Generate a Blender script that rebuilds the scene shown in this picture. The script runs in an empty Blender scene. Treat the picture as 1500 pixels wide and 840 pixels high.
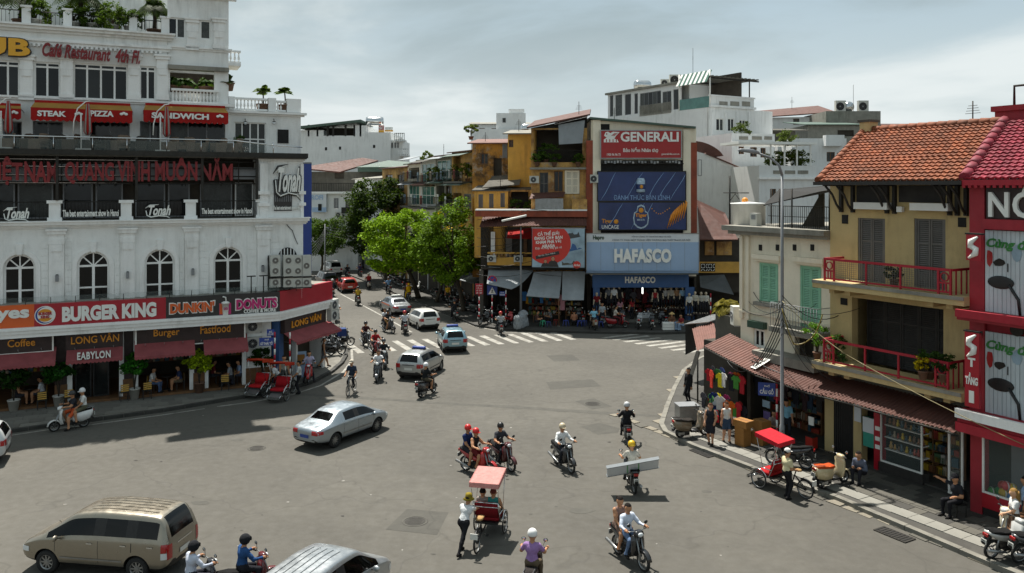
import bpy,bmesh,math,random
import numpy as np
from mathutils import Vector,Matrix
from mathutils.bvhtree import BVHTree
random.seed(7);NR=np.random.RandomState(11)
S=bpy.context.scene;COL=S.collection;PI=math.pi;R=math.radians

HC,FPX,HOR=10.8,1200.0,275.0
cam=bpy.data.cameras.new('camera');camo=bpy.data.objects.new('camera',cam);COL.objects.link(camo)
camo.location=(0,0,HC);camo.rotation_euler=(R(90),0,0)
cam.sensor_width=36;cam.lens=36*FPX/1500;cam.shift_y=-(420-HOR)/1500
cam.clip_start=.3;cam.clip_end=3000;S.camera=camo
SUN_EL,SUN_AZ=R(65),math.atan2(.90,-.43)
W=bpy.data.worlds.new('World');S.world=W;W.use_nodes=True
def build_world():
 nt=W.node_tree;n=nt.nodes;l=nt.links;n.clear()
 out=n.new('ShaderNodeOutputWorld');bg=n.new('ShaderNodeBackground');bg.inputs[1].default_value=.1
 sky=n.new('ShaderNodeTexSky');sky.sky_type='NISHITA';sky.sun_disc=False
 sky.sun_elevation=SUN_EL;sky.sun_rotation=PI/2 - SUN_AZ
 sky.air_density=1.2;sky.dust_density=3.5;sky.ozone_density=1.5;sky.altitude=20
 tc=n.new('ShaderNodeTexCoord');sp=n.new('ShaderNodeSeparateXYZ');l.new(tc.outputs['Generated'],sp.inputs[0])
 def mth(op,a,b=None,clamp=False):
  m=n.new('ShaderNodeMath');m.operation=op;m.use_clamp=clamp
  for i,v in enumerate((a,b)):
   if v is None: continue
   if isinstance(v,(int,float)): m.inputs[i].default_value=v
   else: l.new(v,m.inputs[i])
  return m.outputs[0]
 z=mth('ADD',mth('MAXIMUM',sp.outputs[2],0.0),.16)
 cx=mth('DIVIDE',sp.outputs[0],z);cy=mth('DIVIDE',sp.outputs[1],z)
 cmb=n.new('ShaderNodeCombineXYZ');l.new(cx,cmb.inputs[0]);l.new(cy,cmb.inputs[1]);cmb.inputs[2].default_value=3.7
 def noise(sc,det,ro,di,off):
  mp=n.new('ShaderNodeMapping');mp.inputs[1].default_value=off;l.new(cmb.outputs[0],mp.inputs[0])
  t=n.new('ShaderNodeTexNoise');t.inputs['Scale'].default_value=sc;t.inputs['Detail'].default_value=det
  t.inputs['Roughness'].default_value=ro;t.inputs['Distortion'].default_value=di;l.new(mp.outputs[0],t.inputs[0]);return t.outputs[0]
 def ramp(v,a,b):
  m=n.new('ShaderNodeMapRange');m.interpolation_type='SMOOTHSTEP';l.new(v,m.inputs[0])
  m.inputs[1].default_value=a;m.inputs[2].default_value=b;return m.outputs[0]
 def mix(f,a,b):
  m=n.new('ShaderNodeMix');m.data_type='RGBA'
  if isinstance(f,float): m.inputs[0].default_value=f
  else: l.new(f,m.inputs[0])
  for i,v in ((6,a),(7,b)):
   if isinstance(v,tuple): m.inputs[i].default_value=(*v,1)
   else: l.new(v,m.inputs[i])
  return m.outputs[2]
 big=noise(.55,7,.55,.5,(1.3,.4,0));wisp=noise(.75,7,.52,.4,(2.6,5.3,0))
 veil=mix(.80,sky.outputs[0],(2.10,2.72,2.98))
 shade=mix(ramp(wisp,.35,.7),(1.85,2.35,2.55),(3.3,3.75,3.85))
 c1=mix(ramp(big,.40,.58),veil,shade)
 c2=mix(mth('MULTIPLY',ramp(wisp,.48,.70),.75),c1,(4.7,4.95,4.9))
 low=ramp(sp.outputs[2],.26,.02)
 c3=mix(mth('MULTIPLY',low,.50),c2,(4.2,4.5,4.5))
 l.new(c3,bg.inputs[0]);l.new(bg.outputs[0],out.inputs[0])
build_world()
sl=bpy.data.lights.new('sun','SUN');sl.energy=4.2;sl.angle=R(.6);sl.color=(1,.955,.88)
so=bpy.data.objects.new('sun',sl);COL.objects.link(so);so.location=(-30,60,90)
_sd=Vector((math.cos(SUN_AZ)*math.cos(SUN_EL),math.sin(SUN_AZ)*math.cos(SUN_EL),math.sin(SUN_EL)))
so.rotation_euler=_sd.to_track_quat('Z','Y').to_euler()
S.view_settings.view_transform='Standard';S.view_settings.look='None';S.view_settings.exposure=0.95
S.view_settings.gamma=1;S.view_settings.use_curve_mapping=False
S.cycles.use_denoising=True;S.cycles.max_bounces=6;S.cycles.caustics_reflective=False;S.cycles.caustics_refractive=False

def lin(h):
 if not isinstance(h,str): return h
 c=[int(h[i:i+2],16)/255 for i in (0,2,4)]
 return tuple(x/12.92 if x <=.04045 else ((x+.055)/1.055)**2.4 for x in c)
SPEC={}
def spec(name,c,r=.7,m=0,v=.12,s=3.,b=0.,g=0.,gc='3a3226',k=None,sp=.5,e=0.,coat=0.,gs=.35): SPEC[name]=dict(c=c,r=r,m=m,v=v,s=s,b=b,g=g,gc=gc,k=k,sp=sp,e=e,coat=coat,gs=gs)
_M={}
def M(name):
 if name in _M: return _M[name]
 d=SPEC.get(name)
 if d is None:
  if '#' in name:
   kind,h=name.split('#')
   base=dict(fabric=dict(r=.9,v=.14,s=7,sp=.2,b=.8),paint=dict(r=.45,v=.08,s=4),car=dict(r=.30,v=.015,s=2,sp=.5,coat=.6),carm=dict(r=.34,v=.02,s=2,m=.75,sp=.5,coat=.5),metal=dict(r=.35,m=.9,v=.1,s=5),
      plastic=dict(r=.4,v=.06,s=5),wall=dict(r=.9,v=.14,s=1.2,b=.15,g=.45),skin=dict(r=.6,v=.05,s=8,sp=.3),print=dict(r=.5,v=.03,s=2,g=.12),leaf=dict(k='leaf',v=.45))[kind]
   spec(name,h,**base);d=SPEC[name]
  else: raise KeyError(name)
 m=bpy.data.materials.new(name);_M[name]=m;m.use_nodes=True
 nt=m.node_tree;n=nt.nodes;l=nt.links;p=n['Principled BSDF']
 col=lin(d['c']);p.inputs['Roughness'].default_value=d['r'];p.inputs['Metallic'].default_value=d['m']
 p.inputs['Specular IOR Level'].default_value=d['sp'];p.inputs['Coat Weight'].default_value=d['coat'];p.inputs['Coat Roughness'].default_value=.06
 if d['k'] =='clear':
  p.inputs['Base Color'].default_value=(*col,1);p.inputs['Alpha'].default_value=.10;return m
 tc=n.new('ShaderNodeTexCoord')
 def noise(sc,det=4.,scale3=None,ro=.6):
  t=n.new('ShaderNodeTexNoise');t.inputs['Scale'].default_value=sc;t.inputs['Detail'].default_value=det;t.inputs['Roughness'].default_value=ro
  if scale3:
   mp=n.new('ShaderNodeMapping');mp.inputs[3].default_value=scale3;l.new(tc.outputs['Object'],mp.inputs[0]);l.new(mp.outputs[0],t.inputs[0])
  else: l.new(tc.outputs['Object'],t.inputs[0])
  return t.outputs[0]
 def rng(v,a,b,c=0.,e=1.):
  q=n.new('ShaderNodeMapRange');l.new(v,q.inputs[0])
  for i,x in enumerate((a,b,c,e)): q.inputs[i+1].default_value=x
  return q.outputs[0]
 def mix(f,a,b,bt='MIX'):
  q=n.new('ShaderNodeMix');q.data_type='RGBA';q.blend_type=bt
  if isinstance(f,(int,float)): q.inputs[0].default_value=f
  else: l.new(f,q.inputs[0])
  for i,x in ((6,a),(7,b)):
   if isinstance(x,tuple): q.inputs[i].default_value=(*x,1)
   else: l.new(x,q.inputs[i])
  return q.outputs[2]
 if d['k'] =='leaf':
  oi=n.new('ShaderNodeNewGeometry');f=oi.outputs['Random Per Island']
  c=mix(f,tuple(x*.45 for x in col),tuple(min(1,x*1.45) for x in (col[0]*1.15,col[1]*1.05,col[2]*.8)))
  l.new(c,p.inputs['Base Color']);p.inputs['Roughness'].default_value=.6;p.inputs['Specular IOR Level'].default_value=.12
  tr=n.new('ShaderNodeBsdfTranslucent');l.new(mix(.5,c,(.10,.16,.01)),tr.inputs[0])
  ms=n.new('ShaderNodeMixShader');ms.inputs[0].default_value=.30;l.new(p.outputs[0],ms.inputs[1]);l.new(tr.outputs[0],ms.inputs[2])
  l.new(ms.outputs[0],n['Material Output'].inputs[0]);return m
 nv=noise(d['s'],6)
 lo=tuple(x*(1-d['v']) for x in col);hi=tuple(min(1,x*(1+d['v'])) for x in col)
 c=mix(rng(nv,.3,.7),lo,hi)
 if d['k'] =='tile':
  ge=n.new('ShaderNodeNewGeometry');c=mix(rng(ge.outputs['Random Per Island'],0,1,.0,.75),c,tuple(x*.42 for x in col));c=mix(rng(noise(.35,6),.5,.7,0,.45),c,(.05,.045,.035))
 if d['k'] =='asphalt':
  c=mix(rng(noise(.11,5),.38,.66,0,.85),c,tuple(x*.68 for x in col))
  c=mix(rng(noise(.05,3,(1,.35,1)),.5,.72,0,.6),c,tuple(x*1.22 for x in col))
  c=mix(rng(noise(38,3),.56,.8,0,.55),c,tuple(x*1.7 for x in col))
  c=mix(rng(noise(.9,8,None,.72),.60,.72,0,.55),c,tuple(x*.6 for x in col))
  vo=n.new('ShaderNodeTexVoronoi');vo.feature='DISTANCE_TO_EDGE';vo.inputs['Scale'].default_value=.16
  wv=n.new('ShaderNodeVectorMath');wv.operation='ADD'
  t2=n.new('ShaderNodeTexNoise');t2.inputs['Scale'].default_value=.6;l.new(tc.outputs['Object'],t2.inputs[0])
  sc2=n.new('ShaderNodeVectorMath');sc2.operation='SCALE';sc2.inputs[3].default_value=2.4;l.new(t2.outputs[1],sc2.inputs[0])
  l.new(tc.outputs['Object'],wv.inputs[0]);l.new(sc2.outputs[0],wv.inputs[1]);l.new(wv.outputs[0],vo.inputs[0])
  c=mix(rng(vo.outputs[0],.0,.009,.38,0),c,tuple(x*.5 for x in col))
 if d['g'] > 0:
  gr=lin(d['gc'])
  sk=n.new('ShaderNodeMath');sk.operation='MULTIPLY';l.new(rng(noise(3.1,7,(1,1,.12),.65),.45,.8,0,d['g']*1.3),sk.inputs[0]);l.new(rng(noise(.45,4),.42,.62),sk.inputs[1]);c=mix(sk.outputs[0],c,gr)
  k0=.52 if d['g'] < .8 else .44
  c=mix(rng(noise(d['gs'],8,None,.72),k0,k0+(.26 if d['g'] < .8 else .16),0,d['g']*.9),c,tuple(x*1.3 for x in gr))
  if d['g'] >=.8: c=mix(rng(noise(d['gs']*1.9,9,None,.75),.54,.62,0,.75),c,(.34,.29,.23))
  c=mix(rng(noise(14,4),.55,.8,0,d['g']*.4),c,gr)
 l.new(c,p.inputs['Base Color'])
 if d['r'] < .9: l.new(rng(noise(d['s']*2.3,4),.3,.7,max(.03,d['r']-.08),min(1,d['r']+.10)),p.inputs['Roughness'])
 if d['b'] > 0:
  bp=n.new('ShaderNodeBump');bp.inputs['Strength'].default_value=d['b'];bp.inputs['Distance'].default_value=.03
  l.new(noise(12 if name[:6] =='fabric' else (26 if d['k'] !='asphalt' else 55),5),bp.inputs['Height']);l.new(bp.outputs[0],p.inputs['Normal'])
 if d['e'] > 0:
  p.inputs['Emission Color'].default_value=(*col,1);p.inputs['Emission Strength'].default_value=d['e']
 return m
for a in [('asphalt','54514a',.88,0,.10,1.4,.35,0,'3a3226','asphalt'),('patch','4a4842',.92,0,.16,2.2,.4,0,'3a3226','asphalt'),('trench','4a4842',.92,0,.2,3,.3)]: spec(*a)
spec('line','9c9a92',.7,v=.14,s=5,g=.85,gc='56534c',gs=1.6)
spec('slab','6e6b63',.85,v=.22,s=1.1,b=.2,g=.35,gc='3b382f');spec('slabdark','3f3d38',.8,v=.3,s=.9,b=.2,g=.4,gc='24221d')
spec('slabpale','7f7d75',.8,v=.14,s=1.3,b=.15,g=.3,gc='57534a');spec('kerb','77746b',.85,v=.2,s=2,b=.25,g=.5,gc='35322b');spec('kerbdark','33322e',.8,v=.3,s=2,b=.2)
spec('stone','7d7668',.9,v=.25,s=2,b=.4,g=.5,gc='3c382f');spec('iron','34322e',.7,m=.5,v=.25,s=6,b=.2)
spec('white','e8e9e6',.75,v=.05,s=.8,b=.1,g=.40,gc='77736a',gs=.25);spec('trim','ebebe8',.7,v=.04,s=1,b=.06,g=.36,gc='7a766c',gs=.5)
spec('whitefar','dadbd9',.85,v=.06,s=.6,g=.35,gc='75736c',gs=.15);spec('cream','e6dcc6',.85,v=.06,s=1,b=.1,g=.34,gc='7a7058',gs=.5)
spec('ochre','cb9c48',.85,v=.14,s=.9,b=.15,g=.55,gc='43362a',gs=.6);spec('ochredark','bd8436',.9,v=.25,s=.9,b=.2,g=.98,gc='33291f',gs=.7);spec('ochreraw','c69c58',.9,v=.22,s=.7,b=.2,g=.85,gc='5b3a26',gs=.4)
spec('khaki','bca676',.88,v=.10,s=.8,b=.2,g=.42,gc='51472f',gs=.3);spec('concrete','8a877d',.9,v=.18,s=1,b=.2,g=.6,gc='3b382f');spec('concretedk','57544c',.9,v=.22,s=1.1,b=.2,g=.7,gc='292720')
spec('brickred','8d4530',.85,v=.2,s=1.6,b=.2,g=.5,gc='3a2a22');spec('tileorange','91502f',.8,v=.28,s=1.7,b=.1,g=.30,gc='4a3020',gs=.5,k='tile');spec('tilered','8f2638',.7,v=.18,s=2,b=.08,g=.25,gc='4a2028',k='tile')
spec('rust','523026',.75,v=.22,s=1.3,b=.1,g=.45,gc='45291f',gs=.6);spec('rustpale','6f4a40',.7,v=.2,s=1.3,b=.1,g=.4,gc='5b3a2c',gs=.6);spec('greenroof','43584d',.6,v=.12,s=1,g=.4,gc='3c4038')
spec('glass','0b0e10',.06,v=.3,s=.6,sp=.32);spec('glasscurtain','3a3d3b',.25,v=.35,s=3,sp=.3);spec('glassdim','191c1c',.08,v=.4,s=1.5,sp=.35);spec('carglass','050606',.03,v=.1,s=1,sp=.3);spec('clear','8a9894',.03,k='clear');spec('glassgreen','4d7a72',.12,v=.3,s=1)
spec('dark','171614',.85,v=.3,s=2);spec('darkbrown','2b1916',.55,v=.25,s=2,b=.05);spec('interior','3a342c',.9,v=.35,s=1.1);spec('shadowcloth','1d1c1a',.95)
spec('black','161616',.5,v=.2,s=6);spec('rubber','1a1a19',.85,v=.25,s=9,b=.1);spec('chrome','c4c6c6',.16,m=1.,v=.06);spec('steel','8f9191',.38,m=.85,v=.15,s=4,g=.2);spec('grey','7e8082',.5,v=.1,s=3);spec('engine','3d3c3a',.45,m=.6,v=.3,s=12)
spec('canopy','8a4a4c',.9,v=.16,s=1.5,b=.06,g=.30,gc='2c1413',sp=.2);spec('awnred','9c1f1c',.85,v=.12,s=1.2,g=.2,gc='3d1512',sp=.2);spec('awntan','a37a3c',.85,v=.14,s=1.2,g=.3,sp=.2);spec('tarp','8b9093',.75,v=.14,s=.9,b=.12,g=.35,gc='4b4d4c');spec('tarpdark','4a4d4e',.8,v=.2,s=.9,b=.1,g=.4)
spec('shopred','98202c',.65,v=.14,s=1.5,g=.4,gc='3d0d12');spec('railred','a01a2a',.65,v=.12,s=3,g=.35,gc='4d0d14');spec('shuttergrey','67635e',.7,v=.12,s=2,g=.2);spec('shuttergreen','86b99b',.7,v=.1,s=2,g=.2,gc='4c6a58');spec('shutterdark','2b2825',.7,v=.2,s=2)
spec('wood','6b4a2b',.7,v=.3,s=3,b=.1,g=.3);spec('carton','96672f',.85,v=.14,s=2.4,g=.2);spec('bark','3f372c',.95,v=.35,s=5,b=.6,g=.3);spec('soil','33291f',1);spec('pot','6d5140',.8,v=.2,s=3);spec('potwhite','b8b6ae',.7,g=.3)
spec('acwhite','b9b9b1',.6,v=.06,s=2,g=.35,gc='6b675c');spec('bandred','a00f22',.4,v=.04,s=1,g=.06);spec('bandorange','cf5a1c',.45,v=.05,s=1,g=.06);spec('banddark','272423',.4,v=.1,s=1);spec('letters','e2e2dc',.5,v=.05,s=2,g=.06);spec('gold','d18a1c',.5,v=.08,s=2,g=.05);spec('signgold','dca01e',.45,v=.05,s=2)
spec('signblue','24408c',.45,v=.06,s=1.5,g=.1);spec('panelblue','93abc8',.55,v=.05,s=.6,g=.16,gc='4f5a68');spec('bluedark','355a8c',.6,v=.1,s=.8,g=.2,gc='16243a');spec('stripred','a9182a',.6,v=.08,s=3,g=.15);spec('taillight','9c0f12',.2,v=.1,coat=.5);spec('brakelit','ff2018',.3,e=1.6);spec('lens','cfd3d4',.08,v=.05,sp=.7,coat=.5);spec('amber','c8641a',.25);spec('plate','cfcfc8',.5,v=.04);spec('tubelit','f4f6ee',.4,e=2.2)

class MB:
 def __init__(s): s.v=[];s.f=[];s.m=[];s.sm=[]
 def add(s,vs,fs,m,smooth=False):
  o=len(s.v);s.v +=[tuple(p) for p in vs]
  for f in fs: s.f.append([i+o for i in f]);s.m.append(m);s.sm.append(smooth)
  return s
 def box(s,x0,x1,y0,y1,z0,z1,m,mx=None):
  if x0 > x1: x0,x1=x1,x0
  if y0 > y1: y0,y1=y1,y0
  if z0 > z1: z0,z1=z1,z0
  vs=[(x,y,z) for x in (x0,x1) for y in (y0,y1) for z in (z0,z1)]
  if mx is not None: vs=[mx @ Vector(p) for p in vs]
  return s.add(vs,[(0,1,3,2),(4,6,7,5),(0,4,5,1),(2,3,7,6),(0,2,6,4),(1,5,7,3)],m)
 def obox(s,c,size,m,rot=(0,0,0)):
  from mathutils import Euler
  mx=Matrix.Translation(c) @ Euler(rot).to_matrix().to_4x4();a,b,d=[q/2 for q in size]
  return s.box(-a,a,-b,b,-d,d,m,mx)
 def quad(s,a,b,c,d,m): return s.add([a,b,c,d],[(0,1,2,3)],m)
 def slabq(s,q,t,m):
  q=[Vector(p) for p in q];nn=(q[1]-q[0]).cross(q[3]-q[0]).normalized()*t
  return s.add(q+[p-nn for p in q],[(0,1,2,3),(7,6,5,4),(0,4,5,1),(1,5,6,2),(2,6,7,3),(3,7,4,0)],m)
 def tube(s,pts,rs,m,n=6,cap=True,smooth=True):
  pts=[Vector(p) for p in pts]
  if isinstance(rs,(int,float)): rs=[rs]*len(pts)
  vs=[];N=len(pts);u=None
  for i,p in enumerate(pts):
   t=(pts[min(i+1,N-1)]-pts[max(i-1,0)])
   t=t.normalized() if t.length > 1e-9 else Vector((0,0,1))
   if u is None: u=t.orthogonal().normalized()
   else:
    u=u-t*u.dot(t);u=u.normalized() if u.length > 1e-6 else t.orthogonal().normalized()
   w=t.cross(u)
   for k in range(n):
    a=2*PI*k/n;vs.append(p+(u*math.cos(a)+w*math.sin(a))*rs[i])
  fs=[(i*n+k,i*n+(k+1) % n,(i+1)*n+(k+1) % n,(i+1)*n+k) for i in range(N-1) for k in range(n)]
  s.add(vs,fs,m,smooth)
  if cap: o=len(s.v)-len(vs);s.f +=[[o+k for k in range(n)][::-1],[o+(N-1)*n+k for k in range(n)]];s.m +=[m,m];s.sm +=[False,False]
  return s
 def lathe(s,prof,m,n=16,axis='z',c=(0,0,0),smooth=True,arc=None):
  vs=[];full=arc is None;a0,a1=(0,2*PI) if full else arc;K=n if full else n+1
  for r,h in prof:
   for k in range(K):
    a=a0+(a1-a0)*k/n;x,y=r*math.cos(a),r*math.sin(a)
    p={'z': (x,y,h),'y': (x,h,y),'x': (h,x,y)}[axis];vs.append((p[0]+c[0],p[1]+c[1],p[2]+c[2]))
  fs=[(i*K+k,i*K+(k+1) % K,(i+1)*K+(k+1) % K,(i+1)*K+k) for i in range(len(prof)-1) for k in range(n)]
  return s.add(vs,fs,m,smooth)
 def cyl(s,c,r,h,m,axis='z',n=16):
  return s.lathe([(0,-h/2),(r,-h/2),(r,h/2),(0,h/2)],m,n,axis,c,False)
 def sph(s,c,r,m,n=10,k=6,sc=(1,1,1)):
  vs=[];
  for i in range(k+1):
   t=PI*i/k
   for j in range(n): vs.append((c[0]+sc[0]*r*math.sin(t)*math.cos(2*PI*j/n),c[1]+sc[1]*r*math.sin(t)*math.sin(2*PI*j/n),c[2]+sc[2]*r*math.cos(t)))
  return s.add(vs,[(i*n+j,i*n+(j+1) % n,(i+1)*n+(j+1) % n,(i+1)*n+j) for i in range(k) for j in range(n)],m,True)
 def pillow(s,prof,w,m,inset=.82,mid=.6,y0=0.):
  cx=sum(p[0] for p in prof)/len(prof);cz=sum(p[1] for p in prof)/len(prof);n=len(prof);vs=[]
  for y,k in ((-w,inset),(-w*mid,1),(w*mid,1),(w,inset)):
   vs +=[(cx+(x-cx)*k,y0+y,cz+(z-cz)*k) for x,z in prof]
  fs=[(i*n+j,i*n+(j+1) % n,(i+1)*n+(j+1) % n,(i+1)*n+j) for i in range(3) for j in range(n)]
  fs +=[list(range(n))[::-1],list(range(3*n,4*n))]
  return s.add(vs,fs,m,True)
 def prism(s,poly,z0,z1,m,mtop=None):
  n=len(poly);s.add([(x,y,z0) for x,y in poly]+[(x,y,z1) for x,y in poly],[(j,(j+1) % n,n+(j+1) % n,n+j) for j in range(n)]+[list(range(n))[::-1]],m)
  return s.add([(x,y,z1) for x,y in poly],[list(range(n))],mtop or m)
 def xz(s,poly,y0,y1,m):
  n=len(poly);return s.add([(x,y0,z) for x,z in poly]+[(x,y1,z) for x,z in poly],[list(range(n)),list(range(n,2*n))[::-1]]+[((j+1) % n,j,n+j,n+(j+1) % n) for j in range(n)],m)
 def wall(s,u0,u1,z0,z1,d0,d1,holes,m):
  us=sorted({u0,u1,*[min(max(h[i],u0),u1) for h in holes for i in (0,1)]});zs=sorted({z0,z1,*[min(max(h[i],z0),z1) for h in holes for i in (2,3)]})
  def solid(i,j):
   if i < 0 or j < 0 or i >=len(us)-1 or j >=len(zs)-1: return False
   a,b=(us[i]+us[i+1])/2,(zs[j]+zs[j+1])/2
   return not any(h[0] < a < h[1] and h[2] < b < h[3] for h in holes)
  for i in range(len(us)-1):
   for j in range(len(zs)-1):
    if not solid(i,j): continue
    a,b,c,d=us[i],us[i+1],zs[j],zs[j+1]
    s.quad((a,d0,c),(b,d0,c),(b,d0,d),(a,d0,d),m);s.quad((b,d1,c),(a,d1,c),(a,d1,d),(b,d1,d),m)
    if not solid(i-1,j): s.quad((a,d1,c),(a,d0,c),(a,d0,d),(a,d1,d),m)
    if not solid(i+1,j): s.quad((b,d0,c),(b,d1,c),(b,d1,d),(b,d0,d),m)
    if not solid(i,j-1): s.quad((a,d1,c),(b,d1,c),(b,d0,c),(a,d0,c),m)
    if not solid(i,j+1): s.quad((a,d0,d),(b,d0,d),(b,d1,d),(a,d1,d),m)
  return s
 def mesh(s,name):
  me=bpy.data.meshes.new(name);me.from_pydata(s.v,[],s.f)
  names=[]
  for q in s.m:
   if q not in names: names.append(q)
  for q in names: me.materials.append(M(q))
  ix={q: i for i,q in enumerate(names)}
  me.polygons.foreach_set('material_index',[ix[q] for q in s.m]);me.polygons.foreach_set('use_smooth',s.sm);me.update();return me
 def go(s,name,parent=None,loc=None,rot=None,**kw): return mo(name,s.mesh(name),parent,loc,rot,**kw)
def mo(name,me,parent=None,loc=None,rot=None,kind=None,label=None,cat=None,group=None):
 o=bpy.data.objects.new(name,me);COL.objects.link(o)
 if parent is not None: o.parent=parent
 if loc is not None: o.location=loc
 if rot is not None: o.rotation_euler=rot
 if kind: o['kind']=kind
 if label: o['label']=label
 if cat: o['category']=cat
 if group: o['group']=group
 return o
def thing(name,label,cat,loc=(0,0,0),rz=0.,group=None): return mo(name,None,None,loc,(0,0,rz),None,label,cat,group)
def dup(root,loc,rz,label=None,group=None):
 r=root.copy();COL.objects.link(r);r.location=loc;r.rotation_euler=(0,0,rz)
 if label: r['label']=label
 if group: r['group']=group
 for ch in list(root.children):
  c=ch.copy();COL.objects.link(c);c.parent=r
  for g in list(ch.children):
   q=g.copy();COL.objects.link(q);q.parent=c
 return r

def gp(px,py,z=0.):
 t=FPX*(HC-z)/(py-HOR);return Vector(((px-750)/FPX*t,t,z))
class Fr:
 def __init__(s,ox,oy,ang):
  s.o=Vector((ox,oy));s.a=R(ang);s.u=Vector((math.cos(s.a),math.sin(s.a)));s.n=Vector((-math.sin(s.a),math.cos(s.a)))
 def uz(s,px,py,d=0.):
  q=Vector(((px-750)/FPX,1.));t=(d+s.o.dot(s.n))/q.dot(s.n);P=q*t
  return (P-s.o).dot(s.u),HC+t*(HOR-py)/FPX
 def u_(s,px,d=0.): return s.uz(px,0,d)[0]
 def z_(s,px,py,d=0.): return s.uz(px,py,d)[1]
 def r(s,x0,y0,x1,y1,d=0.):
  xm=(x0+x1)/2;return s.u_(x0,d),s.u_(x1,d),s.z_(xm,y1,d),s.z_(xm,y0,d)
 def root(s,name,label,cat,group=None): return thing(name,label,cat,(s.o.x,s.o.y,0),s.a,group)
 def w(s,u,d,z=0.): P=s.o+s.u*u+s.n*d;return Vector((P.x,P.y,z))
_txt={}
def text_mesh(txt,bold=0.,shear=0.,space=1.):
 k=(txt,bold,shear,space)
 if k not in _txt:
  c=bpy.data.curves.new('lettering','FONT');c.body=txt;c.extrude=.05;c.offset=bold;c.shear=shear;c.space_character=space;c.resolution_u=3;c.align_x='CENTER';c.space_line=.95
  o=bpy.data.objects.new('lettering',c);me=bpy.data.meshes.new_from_object(o);bpy.data.objects.remove(o)
  co=np.empty(len(me.vertices)*3);me.vertices.foreach_get('co',co);co=co.reshape(-1,3);lo=co.min(0);hi=co.max(0)
  fs=[tuple(p.vertices) for p in me.polygons];bpy.data.meshes.remove(me);_txt[k]=((co-lo)/np.maximum(hi-lo,1e-6),fs)
 return _txt[k]
def lettering(parent,txt,r,d,m,t=.04,bold=.02,shear=0.,space=1.,name='lettering',rise=0.):
 """letters filling the rectangle r=(u0,u1,z0,z1) with their face at depth d-t"""
 co,fs=text_mesh(txt,bold,shear,space);u0,u1,z0,z1=r
 vs=[(u0+(u1-u0)*p[0],d-t*p[2],z0+(z1-z0)*p[1]+rise*p[0]) for p in co]
 mb=MB();mb.add(vs,fs,m);return mb.go(name,parent)
def inset(r,a,b=None): b=a if b is None else b;return (r[0]+a,r[1]-a,r[2]+b,r[3]-b)
ORD=('first','second','third','fourth','fifth','sixth','seventh','eighth','ninth','tenth','eleventh','twelfth','thirteenth','fourteenth','fifteenth','sixteenth')

mb=MB();N=24;q=[-900+1800*i/N for i in range(N+1)]
mb.add([(x,y+500,0) for y in q for x in q],[(j*(N+1)+i,j*(N+1)+i+1,(j+1)*(N+1)+i+1,(j+1)*(N+1)+i) for j in range(N) for i in range(N)],'asphalt')
road=mb.go('road',kind='structure')
def sheet(name,pts,m,z,parent): mb=MB();mb.add([(p[0],p[1],z) for p in pts],[list(range(len(pts)))],m);return mb.go(name,parent)
SD=Vector((-.42,.907,0)).normalized()
RD=Vector((.866,.5,0))
def stripe(p,d,L,w): n=Vector((-d.y,d.x,0));return [p,p+n*w,p+n*w+d*L,p+d*L]
for i in range(16):
 a=Vector((-10.6,53.2,0)).lerp(Vector((4.6,58.2,0)),i/15)
 if i in (): continue
 sheet('zebra_stripe',[v+Vector((random.uniform(-.03,.03),random.uniform(-.05,.05),0)) for v in stripe(a,SD,3.6,.46)],'line',.006,road)
for i in range(8):
 a=Vector((6.6,58.6,0)).lerp(Vector((11.4,53.4,0)),i/7.)
 sheet('zebra_stripe',stripe(a,RD,3.2,.42),'line',.006,road)
def ribbon(name,pts,w,m,z,parent,wob=0.):
 pts=[Vector(p) for p in pts];L=[];Rr=[]
 for i,p in enumerate(pts):
  t=(pts[min(i+1,len(pts)-1)]-pts[max(i-1,0)]).normalized();n=Vector((-t.y,t.x,0));k=w/2*(1+random.uniform(-wob,wob))
  L.append(p+n*k);Rr.append(p-n*k)
 mb=MB();n=len(pts);mb.add([(v.x,v.y,z) for v in L+Rr],[(n+i,n+i+1,i+1,i) for i in range(n-1)],m);return mb.go(name,parent)
G=lambda *a: [gp(*p) for p in a]
ribbon('edge_line',G((-40,645),(10,639),(70,630),(130,623),(240,608),(300,599)),.13,'line',.006,road)
ribbon('edge_line',G((318,596),(365,590),(430,578),(470,565),(503,545),(516,528),(515,512)),.15,'line',.006,road)
ribbon('lane_line',G((499,431),(530,447),(560,463),(603,487)),.16,'line',.006,road)
ribbon('edge_line',G((560,419),(603,441),(657,463),(697,479),(742,487),(800,489.5)),.14,'line',.006,road)
ribbon('trench_scar',[gp(385+i*31,574.5+i*1.9+random.uniform(-.5,.5)) for i in range(21)],.42,'trench',.004,road,.12)
for pts,m in (([(565,776),(596,746),(657,751),(640,784)],'patch'),([(842,588),(870,584),(897,596),(868,600)],'patch'),([(850,625),(880,620),(908,628),(905,634),(876,637)],'patch'),([(800,521),(838,520),(850,528),(812,530)],'patch'),([(800,560),(868,556),(880,566),(806,571)],'patch'),([(612,503),(700,497),(712,503),(620,510)],'patch')):
 if m =='patch': sheet('road_patch',G(*pts),m,.004,road)
for p,r in ((gp(608,764),.36),(gp(376,657),.3),(gp(1100,0+672),.25),(gp(868,592),.38)):
 mb=MB();mb.lathe([(r+.07,.005),(r+.07,.009),(r,.009),(r,.004)],'trench',20);mb.cyl((0,0,.006),r-.03,.008,'iron',n=20)
 for k in range(-2,3): mb.box(-r*.6,r*.6,k*.1-.012,k*.1+.012,.009,.014,'iron')
 mb.go('manhole_cover',road,(p.x,p.y,0))
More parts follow.
